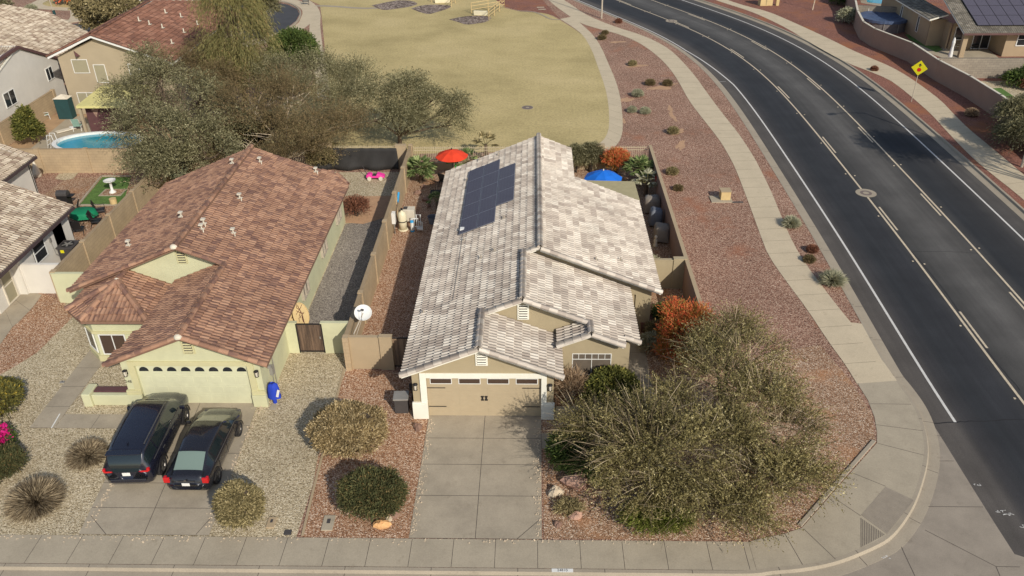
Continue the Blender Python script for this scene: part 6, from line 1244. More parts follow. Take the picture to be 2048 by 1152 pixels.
for z in (.35, .7, 1.05): mb.tube([(x-.3+z*.2, y, z), (x-.3+z*.2, y+.45, z)], .025, 5)
mb.build('frame', M['white'], l_)
pc_ = W(1777, 63); pool('round above-ground pool with grey-blue cover at upper right', pc_[0]-.2, pc_[1]+1.5, 2.45, 2.45, 1.2, 'pool_cover', water=False)
x, y = W(1732, 45); l_ = thing('pool_ladder', 'white pool ladder at the left side of the covered round pool', 'ladder', (x, y, 0)); mb = MB()
for s in (0, .5): mb.tube([(x+s, y-.3, 0), (x+s, y, 1.5), (x+s, y+.3, 1.5)], .03, 6)
for z in (.35, .7, 1.05): mb.tube([(x, y-.3+z*.2, z), (x+.5, y-.3+z*.2, z)], .025, 5)
mb.build('frame', M['white'], l_)
bp_ = MB(); C = [W(px, py) for px, py in ((1725, -14), (1735, 5), (1775, 9), (1812, 4), (1830, -12))]; bigpoly('pool_deck', [W(1715, -20), W(1722, 6), W(1770, 14), W(1822, 9), W(1850, -20)], .014, M['curb']); o = bigpoly('pool_water', C, .02, M['water'])
bigpoly('right_lawn', WS([(1822, 10), (1850, 0), (1860, 8), (1840, 14)]), .018, M['turf'])
# left yard furniture
def chair(x, y, rot, label, mat='teal', fr='white', group=None):
    o = thing('patio_chair', label, 'chair', (x, y, 0), rot, group, local=True); mb = MB(); mb.obox((0, 0, .40), X3, Y3, Z3, .27, .26, .02); mb.build('seat', M[mat], o, bevel=.01); mb = MB(); mb.obox((0, .30, .72), X3, (0, .25, .97), (0, .97, -.25), .26, .32, .015); mb.build('backrest', M[mat], o, bevel=.01)
    for s in (-1, 1):
        mb = MB(); mb.tube([(s*.3, -.28, 0), (s*.3, -.26, .6), (s*.3, .2, .62), (s*.29, .40, 1.0)], .02, 6); mb.tube([(s*.3, .35, 0), (s*.3, .2, .4), (s*.3, -.25, .4)], .02, 6); mb.build('side_frame', M[fr], o)
    return o
x, y = W(92, 238); chair(x, y, 2.2, 'pale green patio chair beside the dark green cabinet'); x, y = W(158, 260); chair(x, y, 3.3, 'pale green reclining patio chair near the turquoise pool')
x, y = W(134, 237); o = thing('storage_cabinet', 'tall dark green fabric storage cabinet with pale roof by the beige house', 'cabinet', (x, y, 0)); mb = MB(); mb.rbox(x, y+.2, 0, 1.7, 1.15, .8, 0); mb.build('cabinet_body', M['dark_green'], o, bevel=.03); mb = MB(); mb.add([(x-.62, y-.25, 1.7), (x+.62, y-.25, 1.7), (x+.62, y+.65, 1.7), (x-.62, y+.65, 1.7), (x, y+.2, 2.0)], [(0, 1, 4), (1, 2, 4), (2, 3, 4), (3, 0, 4), (0, 3, 2, 1)]); mb.build('cabinet_roof', M['offwhite'], o)
flat('pool_deck', WS([(62, 297), (130, 240), (165, 230), (200, 265), (120, 297)]), .012, M['concrete']); flat('upper_yard_soil', [(-35.4, 26.4), (-16, 26.4), (-16, 38.3), (-35.4, 38.3)], .006, M['soil'])
x, y = W(132, 262); o = thing('pool_lounger', 'pale folded sun lounger lying on the pool deck', 'lounger', (x, y, 0)); mb = MB(); mb.rbox(x, y, .05, .13, 1.5, .55, .8); mb.build('lounger_bed', M['offwhite'], o, bevel=.03); mb = MB(); mb.rbox(x+.4, y+.4, .13, .2, .4, .5, .8); mb.build('pillow', M['white'], o, bevel=.03)
flat('yard_turf', [W(158, 412), W(205, 355), W(262, 355), W(246, 410)], .03, M['turf'])
flat('left_back_gravel', [(-28.6, 18.5), (-28.0, 25.2), (-20.6, 25.9), (-20.6, 15.4), (-24, 15.5), (-28, 18)], .0175, M['yard_gravel'])
q_ = WS([(154, 414), (203, 353), (262, 353)]); mb = MB(); 
for a, b_ in zip(q_[:-1], q_[1:]): a = np.array(a); b_ = np.array(b_); c = (a+b_)/2; mb.rbox(c[0], c[1], 0, .07, np.linalg.norm(b_-a), .12, math.atan2(*(b_-a)[::-1]))
c = W(210, 411); mb.rbox(-23.7, 20.9, 0, .06, 3.2, .16, 0); props(mb.build('turf_edging', M['concrete']), kind='structure')
bigpoly('gravel_mound', WS([(110, 358), (118, 348), (140, 345), (158, 345), (146, 358), (128, 361)]), .022, M['tan_gravel'])
x, y = W(226, 386); o = thing('bird_bath', 'white stone bird bath on a square gravel pad in the green turf', 'bird bath', (x, y, 0)); mb = MB(); mb.smooth = True; mb.lathe([(.26, .04), (.20, .12), (.09, .25), (.08, .7), (.14, .8), (.38, .9), (.40, .95), (.34, .93), (.1, .86)], (x, y, 0), 20); mb.build('basin', M['white'], o); mb = MB(); mb.rbox(x, y, .031, .05, 1.5, 1.1, 0); mb.build('pad', M['concrete'], o); mb = MB(); mb.rbox(x, y, .05, .06, 1.3, .9, 0); mb.build('pad_gravel', M['yard_gravel'], o)
x, y = W(172, 442); o = thing('patio_table', 'round patio table under a bright green cloth on the left patio', 'table', (x, y, 0)); mb = MB(); n_ = 24; vs = [(x, y, .74)]
for i, (r_, z) in enumerate(((.62, .74), (.68, .70), (.72, .5), (.75, .38))):
    for k in range(n_): a = 2*math.pi*k/n_; vs.append((x+r_*(1+(.06*math.sin(6*a) if i > 1 else 0))*1.1*math.cos(a), y+r_*(1+(.06*math.sin(6*a) if i > 1 else 0))*.9*math.sin(a), z))
mb.smooth = True; mb.add(vs, [(0, 1+k, 1+(k+1) % n_) for k in range(n_)]+[(1+i*n_+k, 1+(i+1)*n_+k, 1+(i+1)*n_+(k+1) % n_, 1+i*n_+(k+1) % n_) for i in range(3) for k in range(n_)]); mb.build('green_cloth', M['green_cloth'], o); mb = MB()
for a in (.8, 2.3, 3.9, 5.5): mb.tube([(x+.5*math.cos(a), y+.45*math.sin(a), 0), (x+.45*math.cos(a), y+.4*math.sin(a), .7)], .02, 6)
mb.build('leg', M['black'], o)
for i, (px, py, rt, lb) in enumerate(((196, 452, 1.8, 'black wire patio chair right of the green table'), (160, 468, 3.4, 'black wire patio chair below the green table'), (203, 430, 2.0, 'black wire patio chair at the far right of the green table'), (152, 432, 5.0, 'black patio chair in shade left of the green table'))): x, y = W(px, py); chair(x, y, rt, lb, 'black', 'black')
x, y = W(133, 412); o = thing('barbecue_grill', 'grey barbecue grill with rounded lid at the corner of the white house roof', 'grill', (x, y, 0)); mb = MB(); mb.tube([(x-.35, y, .85), (x+.35, y, .85)], .26, 14); mb.build('lid', M['dark_grey'], o); mb = MB(); mb.box(x-.35, x+.35, y-.25, y+.25, 0, .8); mb.box(x+.36, x+.7, y-.22, y+.22, .76, .8); mb.build('cart', M['black'], o)
x, y = W(76, 352); o = thing('wall_bell', 'pale stone cone ornament beside the white house back wall', 'ornament', (x, y, 0)); mb = MB(); mb.smooth = True; mb.lathe([(.30, .0), (.28, .3), (.2, .55), (.1, .9), (.05, 1.1)], (x, y, 0), 14); mb.build('ornament_body', M['offwhite'], o)
x, y = W(228, 408); o = thing('stump', 'round pale cut stump at the lower edge of the green turf', 'stump', (x, y, 0)); mb = MB(); mb.tube([(x, y, 0), (x, y, .4)], .22, 14); mb.build('stump_body', M['cane'], o)
# our back yard
def shadowbox(px, py, parts, name, label, cat): pass
x, y = W(880, 395); o = thing('patio_bench', 'black metal patio bench in shade left of the solar panel house', 'bench', (x, y, 0)); mb = MB(); mb.box(x-.6, x+.6, y-.25, y+.25, .40, .44); mb.build('seat', M['black'], o); mb = MB()
for k in range(9): xx = x-.6+k*.15; mb.tube([(xx, y+.28, .42), (xx, y+.34, .95)], .012, 5)
mb.tube([(x-.6, y+.34, .95), (x+.6, y+.34, .95)], .02, 6); mb.build('backrest', M['black'], o); mb = MB(); [mb.tube([(x+a, y+b_, 0), (x+a, y+b_, .42)], .02, 6) for a in (-.55, .55) for b_ in (-.22, .22)]; mb.build('leg', M['black'], o)
x, y = W(866, 392); x2, y2 = W(893, 372); chair(x2-.1, y2, 2.6, 'black patio chair behind the black metal bench', 'black', 'black')
x, y = W(888, 352); o = thing('garden_slide', 'green plastic slide top showing beside the roof edge under the red umbrella', 'slide', (x+.9, y-1.0, 0)); mb = MB(); mb.slab3([(x+.35, y-1.3, 1.5), (x+1.6, y-.6, 1.5), (x+1.6, y-.3, 1.45), (x+.35, y-1.0, 1.45)], .06); mb.build('slide_bed', M['green_plastic'], o); mb = MB(); mb.box(x+.9, x+.96, y-1.0, y-.9, 0, 1.45); mb.build('slide_support', M['green_plastic'], o)
x, y = W(905, 335); o = thing('patio_table', 'dark patio table with thin legs under the red umbrella', 'table', (x, y, 0)); mb = MB(); mb.lathe([(.6, .70), (.6, .74)], (x, y, 0), 20); mb.build('tabletop', M['maroon'], o); mb = MB(); [mb.tube([(x+.45*math.cos(a), y+.45*math.sin(a), 0), (x+.4*math.cos(a), y+.4*math.sin(a), .7)], .02, 6) for a in (.8, 2.4, 3.9, 5.5)]; mb.build('leg', M['black'], o)
x, y = W(869, 446); o = thing('water_tub', 'pale blue round tub beside the west wall of the solar panel house', 'tub', (x, y, 0)); mb = MB(); mb.lathe([(.25, 0), (.30, .45), (.32, .46), (.27, .44), (.24, .1)], (x-.1, y, 0), 18); mb.build('tub_body', M['fabric_slate'], o)
def covered(px, py, w_, d_, h, mat, label, seed):
    x, y = W(px, py); o = thing('covered_grill', label, 'covered grill', (x, y, 0)); n_ = 20; q = np.random.default_rng(seed); ph = q.uniform(0, 6, 3); vs = []
    for i, (k_, z) in enumerate(((1.1, .12), (1.06, .4), (1.0, .75), (.93, .93), (.55, 1.0))):
        for k in range(n_):
            a = 2*math.pi*k/n_; cx_ = math.copysign(abs(math.cos(a))**.5, math.cos(a)); cy_ = math.copysign(abs(math.sin(a))**.5, math.sin(a)); f_ = k_*(1+.07*math.sin(5*a+ph[0]+i*.6)*(1-i*.15)); vs.append((x+w_/2*f_*cx_, y+d_/2*f_*cy_, z*h+.05*math.sin(3*a+ph[1])))
    mb = MB(); mb.smooth = True; mb.add(vs, [(i*n_+k, i*n_+(k+1) % n_, (i+1)*n_+(k+1) % n_, (i+1)*n_+k) for i in range(4) for k in range(n_)]+[tuple(range(4*n_, 5*n_))]); mb.build('cover', M[mat], o); mb = MB(); [mb.tube([(x+a*w_*.4, y+b_*d_*.4, 0), (x+a*w_*.4, y+b_*d_*.4, .3)], .03, 5) for a in (-1, 1) for b_ in (-1, 1)]; mb.build('leg', M['black'], o)
covered(1303, 424, .95, .75, 1.1, 'fabric_grey', 'barbecue under a warm grey fabric cover, farthest of three by the east wall', 1); covered(1310, 450, .75, .85, 1.1, 'fabric_slate', 'barbecue under a slate blue-grey cover, middle of three by the east wall', 2); covered(1322, 480, .85, 1.0, 1.0, 'fabric_grey', 'barbecue under a brown-grey cover, nearest of three by the east wall', 3)
x, y = W(1304, 396); o = thing('hand_truck', 'black hand truck with a red item in the shaded east side yard', 'hand truck', (x, y, 0)); mb = MB(); [mb.tube([(x+s, y, .15), (x+s, y+.1, 1.2)], .02, 6) for s in (-.18, .18)]; mb.tube([(x-.18, y+.1, 1.2), (x, y+.1, 1.3), (x+.18, y+.1, 1.2)], .02, 6); mb.box(x-.2, x+.2, y-.25, y, .05, .08); mb.build('frame', M['metal_grey'], o); mb = MB(); [mb.tube([(x+s-.03, y+.05, .12), (x+s+.03, y+.05, .12)], .12, 10) for s in (-.2, .2)]; mb.build('wheel', M['black'], o)
x, y = W(1308, 392); mb = MB(); mb.tube([(x+.1, y+.1, .9), (x+.1, y+.1, 1.35)], .10, 10); mb.tube([(x+.1, y+.1, 1.35), (x+.1, y+.1, 1.45)], .04, 8); o = mb.build('extinguisher', M['sign_red']); props(o, 'small red cylinder standing beside the hand truck in the east side yard', 'cylinder')
x, y = W(1308, 478); 
x, y = W(1309, 488); o = thing('garden_statue', 'small pale garden statue in the shaded east side yard', 'statue', (x, y-.3, 0)); y -= .3; mb = MB(); mb.smooth = True; mb.lathe([(.16, 0), (.14, .1), (.10, .25), (.12, .42), (.06, .52), (.09, .6), (.08, .68), (.02, .73)], (x, y, 0), 12); mb.build('figure', M['offwhite'], o)
x, y = W(1330, 572); o = thing('garden_gnome', 'small white garden figure in shade right of the roof corner', 'statue', (x, y, 0)); mb = MB(); mb.smooth = True; mb.lathe([(.12, 0), (.13, .2), (.09, .32), (.08, .42), (.02, .56)], (x, y, 0), 12); mb.build('figure', M['offwhite'], o)
x, y = W(1330, 495); mb = MB(); mb.rbox(x, y, .02, .10, 2.2, 1.0, 0); 
x, y = W(1298, 655); o = thing('wooden_crate', 'dark brown square crate under the eave near the orange shrub', 'crate', (x, y, 0)); mb = MB(); mb.rbox(x, y, 0, .45, .9, .9, 0); mb.build('crate_body', M['maroon'], o, bevel=.02); mb = MB(); mb.rbox(x, y, .45, .5, .98, .98, 0); mb.build('crate_lid', M['rust'], o, bevel=.02)
# right house patio bits
x, y = W(1950, 100); o = thing('patio_chair', 'black patio chair in the shade of the upper right patio', 'chair', (x, y, 0)); mb = MB(); mb.rbox(x, y+.3, .38, .45, .6, .6, 0); mb.build('seat', M['black'], o); mb = MB(); mb.rbox(x, y+.6, .45, 1.0, .6, .06, 0); mb.build('backrest', M['black'], o); mb = MB(); [mb.rbox(x+a, y+b_, 0, .38, .04, .04, 0) for a in (-.27, .27) for b_ in (.05, .55)]; mb.build('leg', M['black'], o)
x, y = W(1915, 100); chair(x, y, 4.2, 'tan patio lounge chair near the closed white umbrella', 'cane', 'offwhite')
# ================================================================ PLANTS
def unit(a): return a/(np.linalg.norm(a, axis=1, keepdims=True)+1e-9)
def blades(name, mat, parent, B, D, L, Wd, bend=.0, rnd=None):
    n = len(B); D = unit(D); side = unit(np.cross(D, unit(rng.normal(size=(n, 3))))); L = L[:, None]; Wd = Wd[:, None]
    mid = B+D*L*.55; mid[:, 2] -= (bend*L[:, 0]*.3); tipp = B+D*L; tipp[:, 2] -= bend*L[:, 0]
    V = np.stack([B-side*Wd*.3, B+side*Wd*.3, mid+side*Wd*.5, mid-side*Wd*.5, tipp], 1).reshape(-1, 3); i = np.arange(n)*5
    r_ = rng.random(n) if rnd is None else rnd; uv = np.stack([np.repeat(r_, 5), np.tile([0, 0, .5, .5, 1], n)], 1)
    return npmesh(name, V, [np.stack([i, i+1, i+2, i+3], 1), np.stack([i+3, i+2, i+4], 1)], mat, parent, uv=uv)
def spread(lobes, n, inner=.35, zmin=-.5, power=1.0):
    Lb = np.array(lobes, float); w_ = (Lb[:, 3]*Lb[:, 4]*Lb[:, 5])**(2/3); k = rng.choice(len(Lb), n, p=w_/w_.sum()); u = unit(rng.normal(size=(n, 3))); u[:, 2] = np.where(u[:, 2] < zmin, -u[:, 2], u[:, 2]); f_ = inner+(1-inner)*rng.random(n)**power
    return Lb[k, :3]+u*Lb[k, 3:6]*f_[:, None], u, k
def foliage(name, mat, parent, lobes, n, per, slen, llen, lwid, droop=.3, inner=.35, up=.2, jit=.5, zmin=-.4, ljit=.8, power=.8, bend=0, clump=.0):
    B, u, k = spread(lobes, n, inner, zmin, power); 
    if clump:      # drop strands in some noise cells to leave gaps
        c_ = np.sin(B[:, 0]*clump+1.3)*np.sin(B[:, 1]*clump*1.1+.4)*np.sin(B[:, 2]*clump*1.3)+.35*np.sin(B[:, 0]*clump*2.3)*np.cos(B[:, 1]*clump*2.1); keep = c_ > -.12; B, u = B[keep], u[keep]
    n = len(B); D = unit(u*np.array([1, 1, .7])+rng.normal(size=(n, 3))*jit*.6+np.array([0, 0, up])); L = slen*(.6+.8*rng.random(n)); t = (np.arange(per)+rng.random((n, per)))/per
    P = B[:, None]+D[:, None]*(L[:, None]*t)[..., None]; P[..., 2] -= droop*(L[:, None]*t)**2/slen; dd = D[:, None]+rng.normal(size=(n, per, 3))*ljit*.6; dd[..., 2] -= 2*droop*t*L[:, None]/slen*.5
    P = P.reshape(-1, 3); dd = dd.reshape(-1, 3); P[:, 2] = np.maximum(P[:, 2], .03); m_ = len(P); rn = np.clip(np.repeat(rng.random(n), per)*.5+rng.random(m_)*.5, 0, 1)
    return blades(name, mat, parent, P, dd, llen*(.6+.8*rng.random(m_)), lwid*(.7+.6*rng.random(m_)), bend, rn)
def limbs(name, mat, parent, base, lobes, r0=.12, subs=5, twig=0.0, top=None, multi=3):
    mb = MB(); base = np.array([*base, 0.0]) if len(base) == 2 else np.array(base, float); Lb = np.array(lobes, float); zc = Lb[:, 2].mean()
    top = base+np.array([0, 0, top if top is not None else max(.4, zc*.25)]); mb.tube([base-np.array([0, 0, .05]), (base+top)/2+rng.normal(size=3)*.03, top], [r0*1.25, r0, r0*.9], 8)
    for l in Lb:
        c = l[:3]; m1 = top+(c-top)*.5+rng.normal(size=3)*.15*np.array([1, 1, .5])+np.array([0, 0, .15]); mb.tube([top-np.array([0, 0, .1]), m1, c], [r0*.7, r0*.45, r0*.25], 6)
        for _ in range(subs):
            u = unit(rng.normal(size=(1, 3)))[0]; u[2] = abs(u[2])*.7; e = c+u*l[3:6]*.85; s = m1+(c-m1)*rng.random(); mb.tube([s, (s+e)/2+rng.normal(size=3)*.1, e], [r0*.25, r0*.15, r0*.05], 4, False)
    return mb.build(name, mat, parent)
def strands(name, mat, parent, lobes, n, slen, wid, up=.3, inner=.1, droop=.2, root=None):
    B, u, k = spread(lobes, n, inner, -.3); D = unit(u*np.array([1, 1, .8])+rng.normal(size=(n, 3))*.25+np.array([0, 0, up])); L = slen*(.6+.7*rng.random(n)); return blades(name, mat, parent, B, D, L, np.full(n, wid), droop)
LM = {}
LM['paloverde'] = leafmat('leaf_paloverde', [(0, lin(74, 68, 38)), (.4, lin(118, 108, 68)), (.75, lin(156, 144, 96)), (1, lin(218, 204, 156))], .2, .7)
LM['mesquite'] = leafmat('leaf_mesquite', [(0, lin(74, 72, 48)), (.5, lin(120, 115, 82)), (1, lin(192, 184, 144))], .3, .5)
LM['brownish'] = leafmat('leaf_brownish', [(0, lin(88, 78, 52)), (.5, lin(118, 104, 72)), (.85, lin(138, 116, 84)), (1, lin(164, 138, 104))], .25, .4)
LM['willow'] = leafmat('leaf_willow', [(0, lin(92, 92, 54)), (.5, lin(134, 128, 80)), (.85, lin(162, 148, 98)), (1, lin(176, 132, 92))], .3, .5)
LM['darkgreen'] = leafmat('leaf_darkgreen', [(0, lin(56, 74, 36)), (.6, lin(86, 102, 50)), (1, lin(118, 126, 66))], .25, 1)
LM['olive'] = leafmat('leaf_olive', [(0, lin(82, 74, 46)), (.5, lin(134, 122, 84)), (1, lin(196, 178, 132))], .12, 1.2)
LM['round_tan'] = leafmat('leaf_round_tan', [(0, lin(88, 72, 44)), (.5, lin(150, 130, 90)), (1, lin(222, 200, 156))], .12, 1.3)
LM['dark_olive'] = leafmat('leaf_dark_olive', [(0, lin(60, 66, 40)), (.6, lin(92, 92, 58)), (.85, lin(120, 104, 66)), (1, lin(160, 128, 84))], .2, 1.3)
LM['straw'] = leafmat('leaf_straw', [(0, lin(70, 58, 44)), (.5, lin(128, 112, 88)), (1, lin(198, 180, 148))], .1, 2)
LM['green'] = leafmat('leaf_green', [(0, lin(58, 64, 28)), (.5, lin(100, 102, 50)), (.85, lin(140, 136, 70)), (1, lin(206, 184, 92))], .2, 1.5)
LM['brightgreen'] = leafmat('leaf_brightgreen', [(0, lin(84, 92, 40)), (.6, lin(116, 122, 54)), (1, lin(150, 148, 80))], .3, 1.5)
LM['flame'] = leafmat('leaf_flame', [(0, lin(206, 70, 52)), (.35, lin(224, 108, 70)), (.65, lin(216, 146, 88)), (.85, lin(176, 150, 90)), (1, lin(140, 128, 76))], .3, 2)
LM['flame_low'] = leafmat('leaf_flame_low', [(0, lin(110, 104, 46)), (.5, lin(160, 124, 60)), (1, lin(204, 120, 60))], .3, 2)
LM['palm'] = leafmat('leaf_palm', [(0, lin(74, 92, 50)), (.5, lin(112, 128, 74)), (1, lin(170, 176, 120))], .25, 2)
LM['pale'] = leafmat('leaf_pale', [(0, lin(120, 122, 96)), (.5, lin(160, 158, 128)), (1, lin(204, 198, 168))], .2, 2)
LM['bare'] = leafmat('leaf_bare', [(0, lin(120, 96, 74)), (.5, lin(160, 134, 106)), (1, lin(196, 172, 140))], .1, 2)
LM['redtwig'] = leafmat('leaf_redtwig', [(0, lin(96, 68, 52)), (.6, lin(132, 88, 68)), (1, lin(176, 120, 92))], .2, 2)
LM['bougain'] = leafmat('leaf_bougain', [(0, lin(190, 24, 100)), (1, lin(236, 50, 150))], .3, 2)
LM['yellowbush'] = leafmat('leaf_yellowbush', [(0, lin(70, 72, 40)), (.55, lin(100, 98, 54)), (.85, lin(150, 134, 60)), (1, lin(200, 170, 70))], .25, 1.5)
def lumps(cx, cy, cz, rx, ry, rz, n=14, s=.3):
    u = unit(rng.normal(size=(n, 3))); u[:, 2] = np.abs(u[:, 2])*.9; k = rng.uniform(.7, 1.1, n)
    return [(cx, cy, cz, rx, ry, rz)]+[(cx+u[i, 0]*rx*.82, cy+u[i, 1]*ry*.82, cz+u[i, 2]*rz*.82, rx*s*k[i], ry*s*k[i], rz*s*1.1*k[i]) for i in range(n)]
def LB(*L):   # lobes given as (px, py, z, rx, ry, rz)
    return [(*W(a, b, z), z, rx, ry, rz) for a, b, z, rx, ry, rz in L]
def tree(label, name, base, lobes, leaf, n, per, slen, llen, lwid, bark='bark', r0=.14, subs=6, cat='tree', **kw):
    o = thing(name, label, cat, (*base, 0)); foliage('crown', LM[leaf], o, lobes, n, per, slen, llen, lwid, **kw); limbs('trunk', M[bark], o, base, lobes, r0, subs); return o
# --- the two big foreground desert trees
A_ = LB((1200, 862, 2.3, 1.5, 1.1, .8), (1290, 850, 2.8, 1.7, 1.1, .9), (1300, 900, 2.6, 2.0, 1.3, 1.0), (1225, 930, 2.0, 1.5, 1.0, .8), (1345, 950, 1.9, 1.9, 1.3, 1.0), (1290, 985, 1.1, 1.5, 1.0, .8), (1385, 880, 2.6, 1.5, 1.2, 1.0), (1395, 1015, 1.1, 1.6, .9, .8))
t1 = tree('wide fine-twigged olive desert tree in front, its left branches reaching over the boulders', 'palo_verde_tree', (9.2, -2.2), A_, 'paloverde', 9500, 14, .7, .075, .032, 'bark_green', .12, 10, droop=.12, up=.1, jit=.5, inner=.05, clump=1.6, power=.8, ljit=2.0)
strands('twigs', LM['straw'], t1, A_, 1500, 1.2, .016, .12, .3, .12)
B_ = LB((1440, 760, 2.9, 1.7, 1.3, 1.0), (1500, 720, 2.9, 1.5, 1.2, .9), (1520, 800, 2.8, 1.8, 1.3, 1.0), (1475, 880, 2.4, 1.8, 1.3, 1.0), (1560, 890, 2.0, 1.6, 1.2, .9), (1545, 960, 1.6, 1.8, 1.2, .9), (1470, 985, 1.4, 1.7, 1.1, .8), (1610, 955, 1.2, 1.2, .9, .7), (1420, 700, 2.8, 1.2, 1.0, .8), (1490, 1035, .8, 1.5, .7, .6), (1350, 800, 2.6, .9, .8, .7), (1575, 845, 2.0, 1.3, 1.0, .8), (1470, 665, 2.8, 1.1, .9, .7))
t1b = tree('wide fine-twigged olive desert tree in front, the right one spreading over the corner gravel', 'palo_verde_tree', (12.4, -.4), B_, 'paloverde', 10500, 14, .7, .075, .032, 'bark_green', .13, 10, droop=.12, up=.1, jit=.5, inner=.05, clump=1.4, power=.8, ljit=2.0)
strands('twigs', LM['straw'], t1b, B_, 1500, 1.2, .016, .12, .3, .12)
# --- trees behind
L_ = LB((262, 195, 4.2, 2.0, 1.8, 1.4), (315, 160, 5.0, 2.0, 1.8, 1.4), (385, 195, 5.0, 2.2, 2.0, 1.5), (290, 255, 3.6, 2.4, 2.0, 1.5), (375, 265, 3.8, 2.6, 2.2, 1.6), (288, 318, 2.6, 1.7, 1.6, 1.2), (345, 325, 2.4, 2.4, 1.8, 1.4), (430, 315, 2.6, 2.2, 1.8, 1.4), (318, 368, 1.3, 1.5, 1.1, .9), (455, 250, 3.6, 2.0, 1.8, 1.4), (300, 120, 5.6, 1.4, 1.2, 1.0))
tree('broad grey-green feathery tree between the turquoise pool and the yellow house', 'mesquite_tree', W(372, 355), L_, 'mesquite', 10500, 11, .9, .11, .045, 'bark', .2, 7, droop=.3, up=.1, jit=.6, inner=.25, clump=1.1, ljit=1.6)
L_ = LB((500, 215, 4.6, 2.3, 2.0, 1.6), (575, 195, 4.6, 2.3, 2.0, 1.5), (545, 270, 3.2, 2.6, 2.0, 1.6), (625, 265, 3.0, 2.2, 1.9, 1.5), (490, 300, 2.4, 2.2, 1.6, 1.2), (690, 250, 2.8, 1.7, 1.6, 1.3), (640, 300, 1.8, 1.8, 1.3, 1.0), (580, 315, 1.6, 1.8, 1.3, 1.0))
tree('brownish twiggy desert tree behind the roof of the yellow house', 'desert_tree', W(575, 335), L_, 'brownish', 9000, 10, 1.0, .11, .034, 'rock_pale', .12, 9, droop=.05, up=.35, jit=.4, inner=.2, clump=1.1, ljit=1.3)
L_ = LB((560, 155, 4.2, 2.4, 2.0, 1.4), (640, 150, 4.0, 2.4, 2.0, 1.5), (710, 165, 3.8, 2.1, 1.9, 1.4), (600, 190, 3.6, 2.3, 2.0, 1.4), (690, 200, 3.2, 2.0, 1.9, 1.4))
tree('greyish open-branched tree at the left edge of the dry lawn, behind the brownish tree', 'desert_tree', W(630, 250), L_, 'mesquite', 6500, 10, 1.0, .11, .036, 'rock_pale', .12, 9, droop=.05, up=.4, jit=.35, inner=.2, clump=1.2, ljit=1.3)
L_ = LB((760, 190, 4.0, 1.9, 1.7, 1.3), (815, 180, 4.2, 1.9, 1.7, 1.2), (865, 200, 3.6, 1.6, 1.5, 1.1), (915, 215, 2.9, 1.1, 1.2, 1.1), (800, 235, 2.8, 2.0, 1.6, 1.2), (745, 240, 2.6, 1.6, 1.5, 1.1), (855, 245, 2.3, 1.5, 1.3, 1.0), (905, 250, 1.7, .9, .9, .9))
tree('grey-green drooping desert tree on the dry lawn above the shade cloth, rightmost of its row', 'palo_verde_tree', W(800, 288), L_, 'mesquite', 6500, 11, .95, .11, .036, 'bark', .15, 8, droop=.5, up=.1, jit=.45, inner=.2, clump=1.3, ljit=1.3)
L_ = [(*W(500, 245), z, r_, r_, rz) for z, r_, rz in ((3.2, 2.4, 1.4), (5.0, 2.5, 1.6), (6.8, 2.4, 1.6), (8.6, 2.2, 1.6), (10.2, 1.9, 1.5), (11.6, 1.4, 1.2))]; L_ = [(a+rng.uniform(-.5, .5), b_+rng.uniform(-.4, .4), *r_) for a, b_, *r_ in L_]
tree('tall weeping green tree right of the two-storey beige house', 'willow_tree', W(500, 245), L_, 'willow', 8500, 12, 1.3, .17, .032, 'bark', .25, 6, droop=1.1, up=.0, jit=.5, inner=.35, bend=.6, clump=1.0)
L_ = LB((415, 110, 5.6, 1.7, 1.6, 1.3), (360, 135, 5.2, 1.8, 1.6, 1.3), (440, 160, 4.6, 1.7, 1.6, 1.3), (410, 175, 4.2, 1.9, 1.6, 1.2))
tree('thin grey drooping tree touching the roof of the two-storey beige house', 'desert_tree', W(400, 250), L_, 'brownish', 4200, 10, 1.0, .14, .028, 'bark', .15, 7, droop=.6, up=.0, jit=.5, inner=.25, clump=1.2)
x, y = W(588, 130); tree('dense dark green rounded shrub beside the lawn walk', 'round_shrub', (x, y+1), [(x, y+1.2, 1.5, 1.9, 1.7, 1.4), (x-1, y+1.2, 1.2, 1.4, 1.4, 1.2), (x+1.1, y+.6, 1.0, 1.2, 1.2, 1.1)], 'darkgreen', 4200, 6, .4, .2, .08, cat='shrub', inner=.5, droop=.1)
x, y = W(212, 90); tree('leafy olive tree behind the cream roof at the top left', 'leafy_tree', (x, y), LB((185, 18, 3.8, 1.9, 1.8, 1.5), (225, 12, 4.6, 2.2, 1.8, 1.5), (205, 45, 2.6, 1.9, 1.8, 1.4), (250, 25, 4.0, 1.6, 1.5, 1.4), (235, 40, 3.0, 1.5, 1.5, 1.2)), 'olive', 4800, 7, .5, .24, .10, inner=.4, droop=.2, clump=1.0)
x, y = W(4, 74); tree('slim drooping tree at the top left corner', 'desert_tree', (x, y), [(x, y, 4.0, 1.5, 1.4, 1.6), (x-.8, y, 5.4, 1.6, 1.4, 1.4), (x+.6, y, 2.8, 1.1, 1.1, 1.0)], 'mesquite', 2400, 8, .9, .2, .06, inner=.2, droop=.6, clump=1.1)
x, y = W(535, 70); tree('small dark green tree beside the cul-de-sac, behind the weeping tree', 'leafy_tree', (x, y), [(x, y, 3.0, 1.6, 1.5, 1.5), (x+.3, y, 4.6, 1.6, 1.4, 1.3), (x-1, y, 4, 1.4, 1.4, 1.2)], 'mesquite', 2600, 8, .6, .2, .06, inner=.3, droop=.3)
x, y = W(650, 338); tree('grey-green clipped round shrub touching the left end of the shade cloth', 'round_shrub', (x, y), [(x, y+.3, .9, 1.15, .9, .9)], 'olive', 3000, 5, .25, .12, .035, cat='shrub', inner=.6, droop=.0)
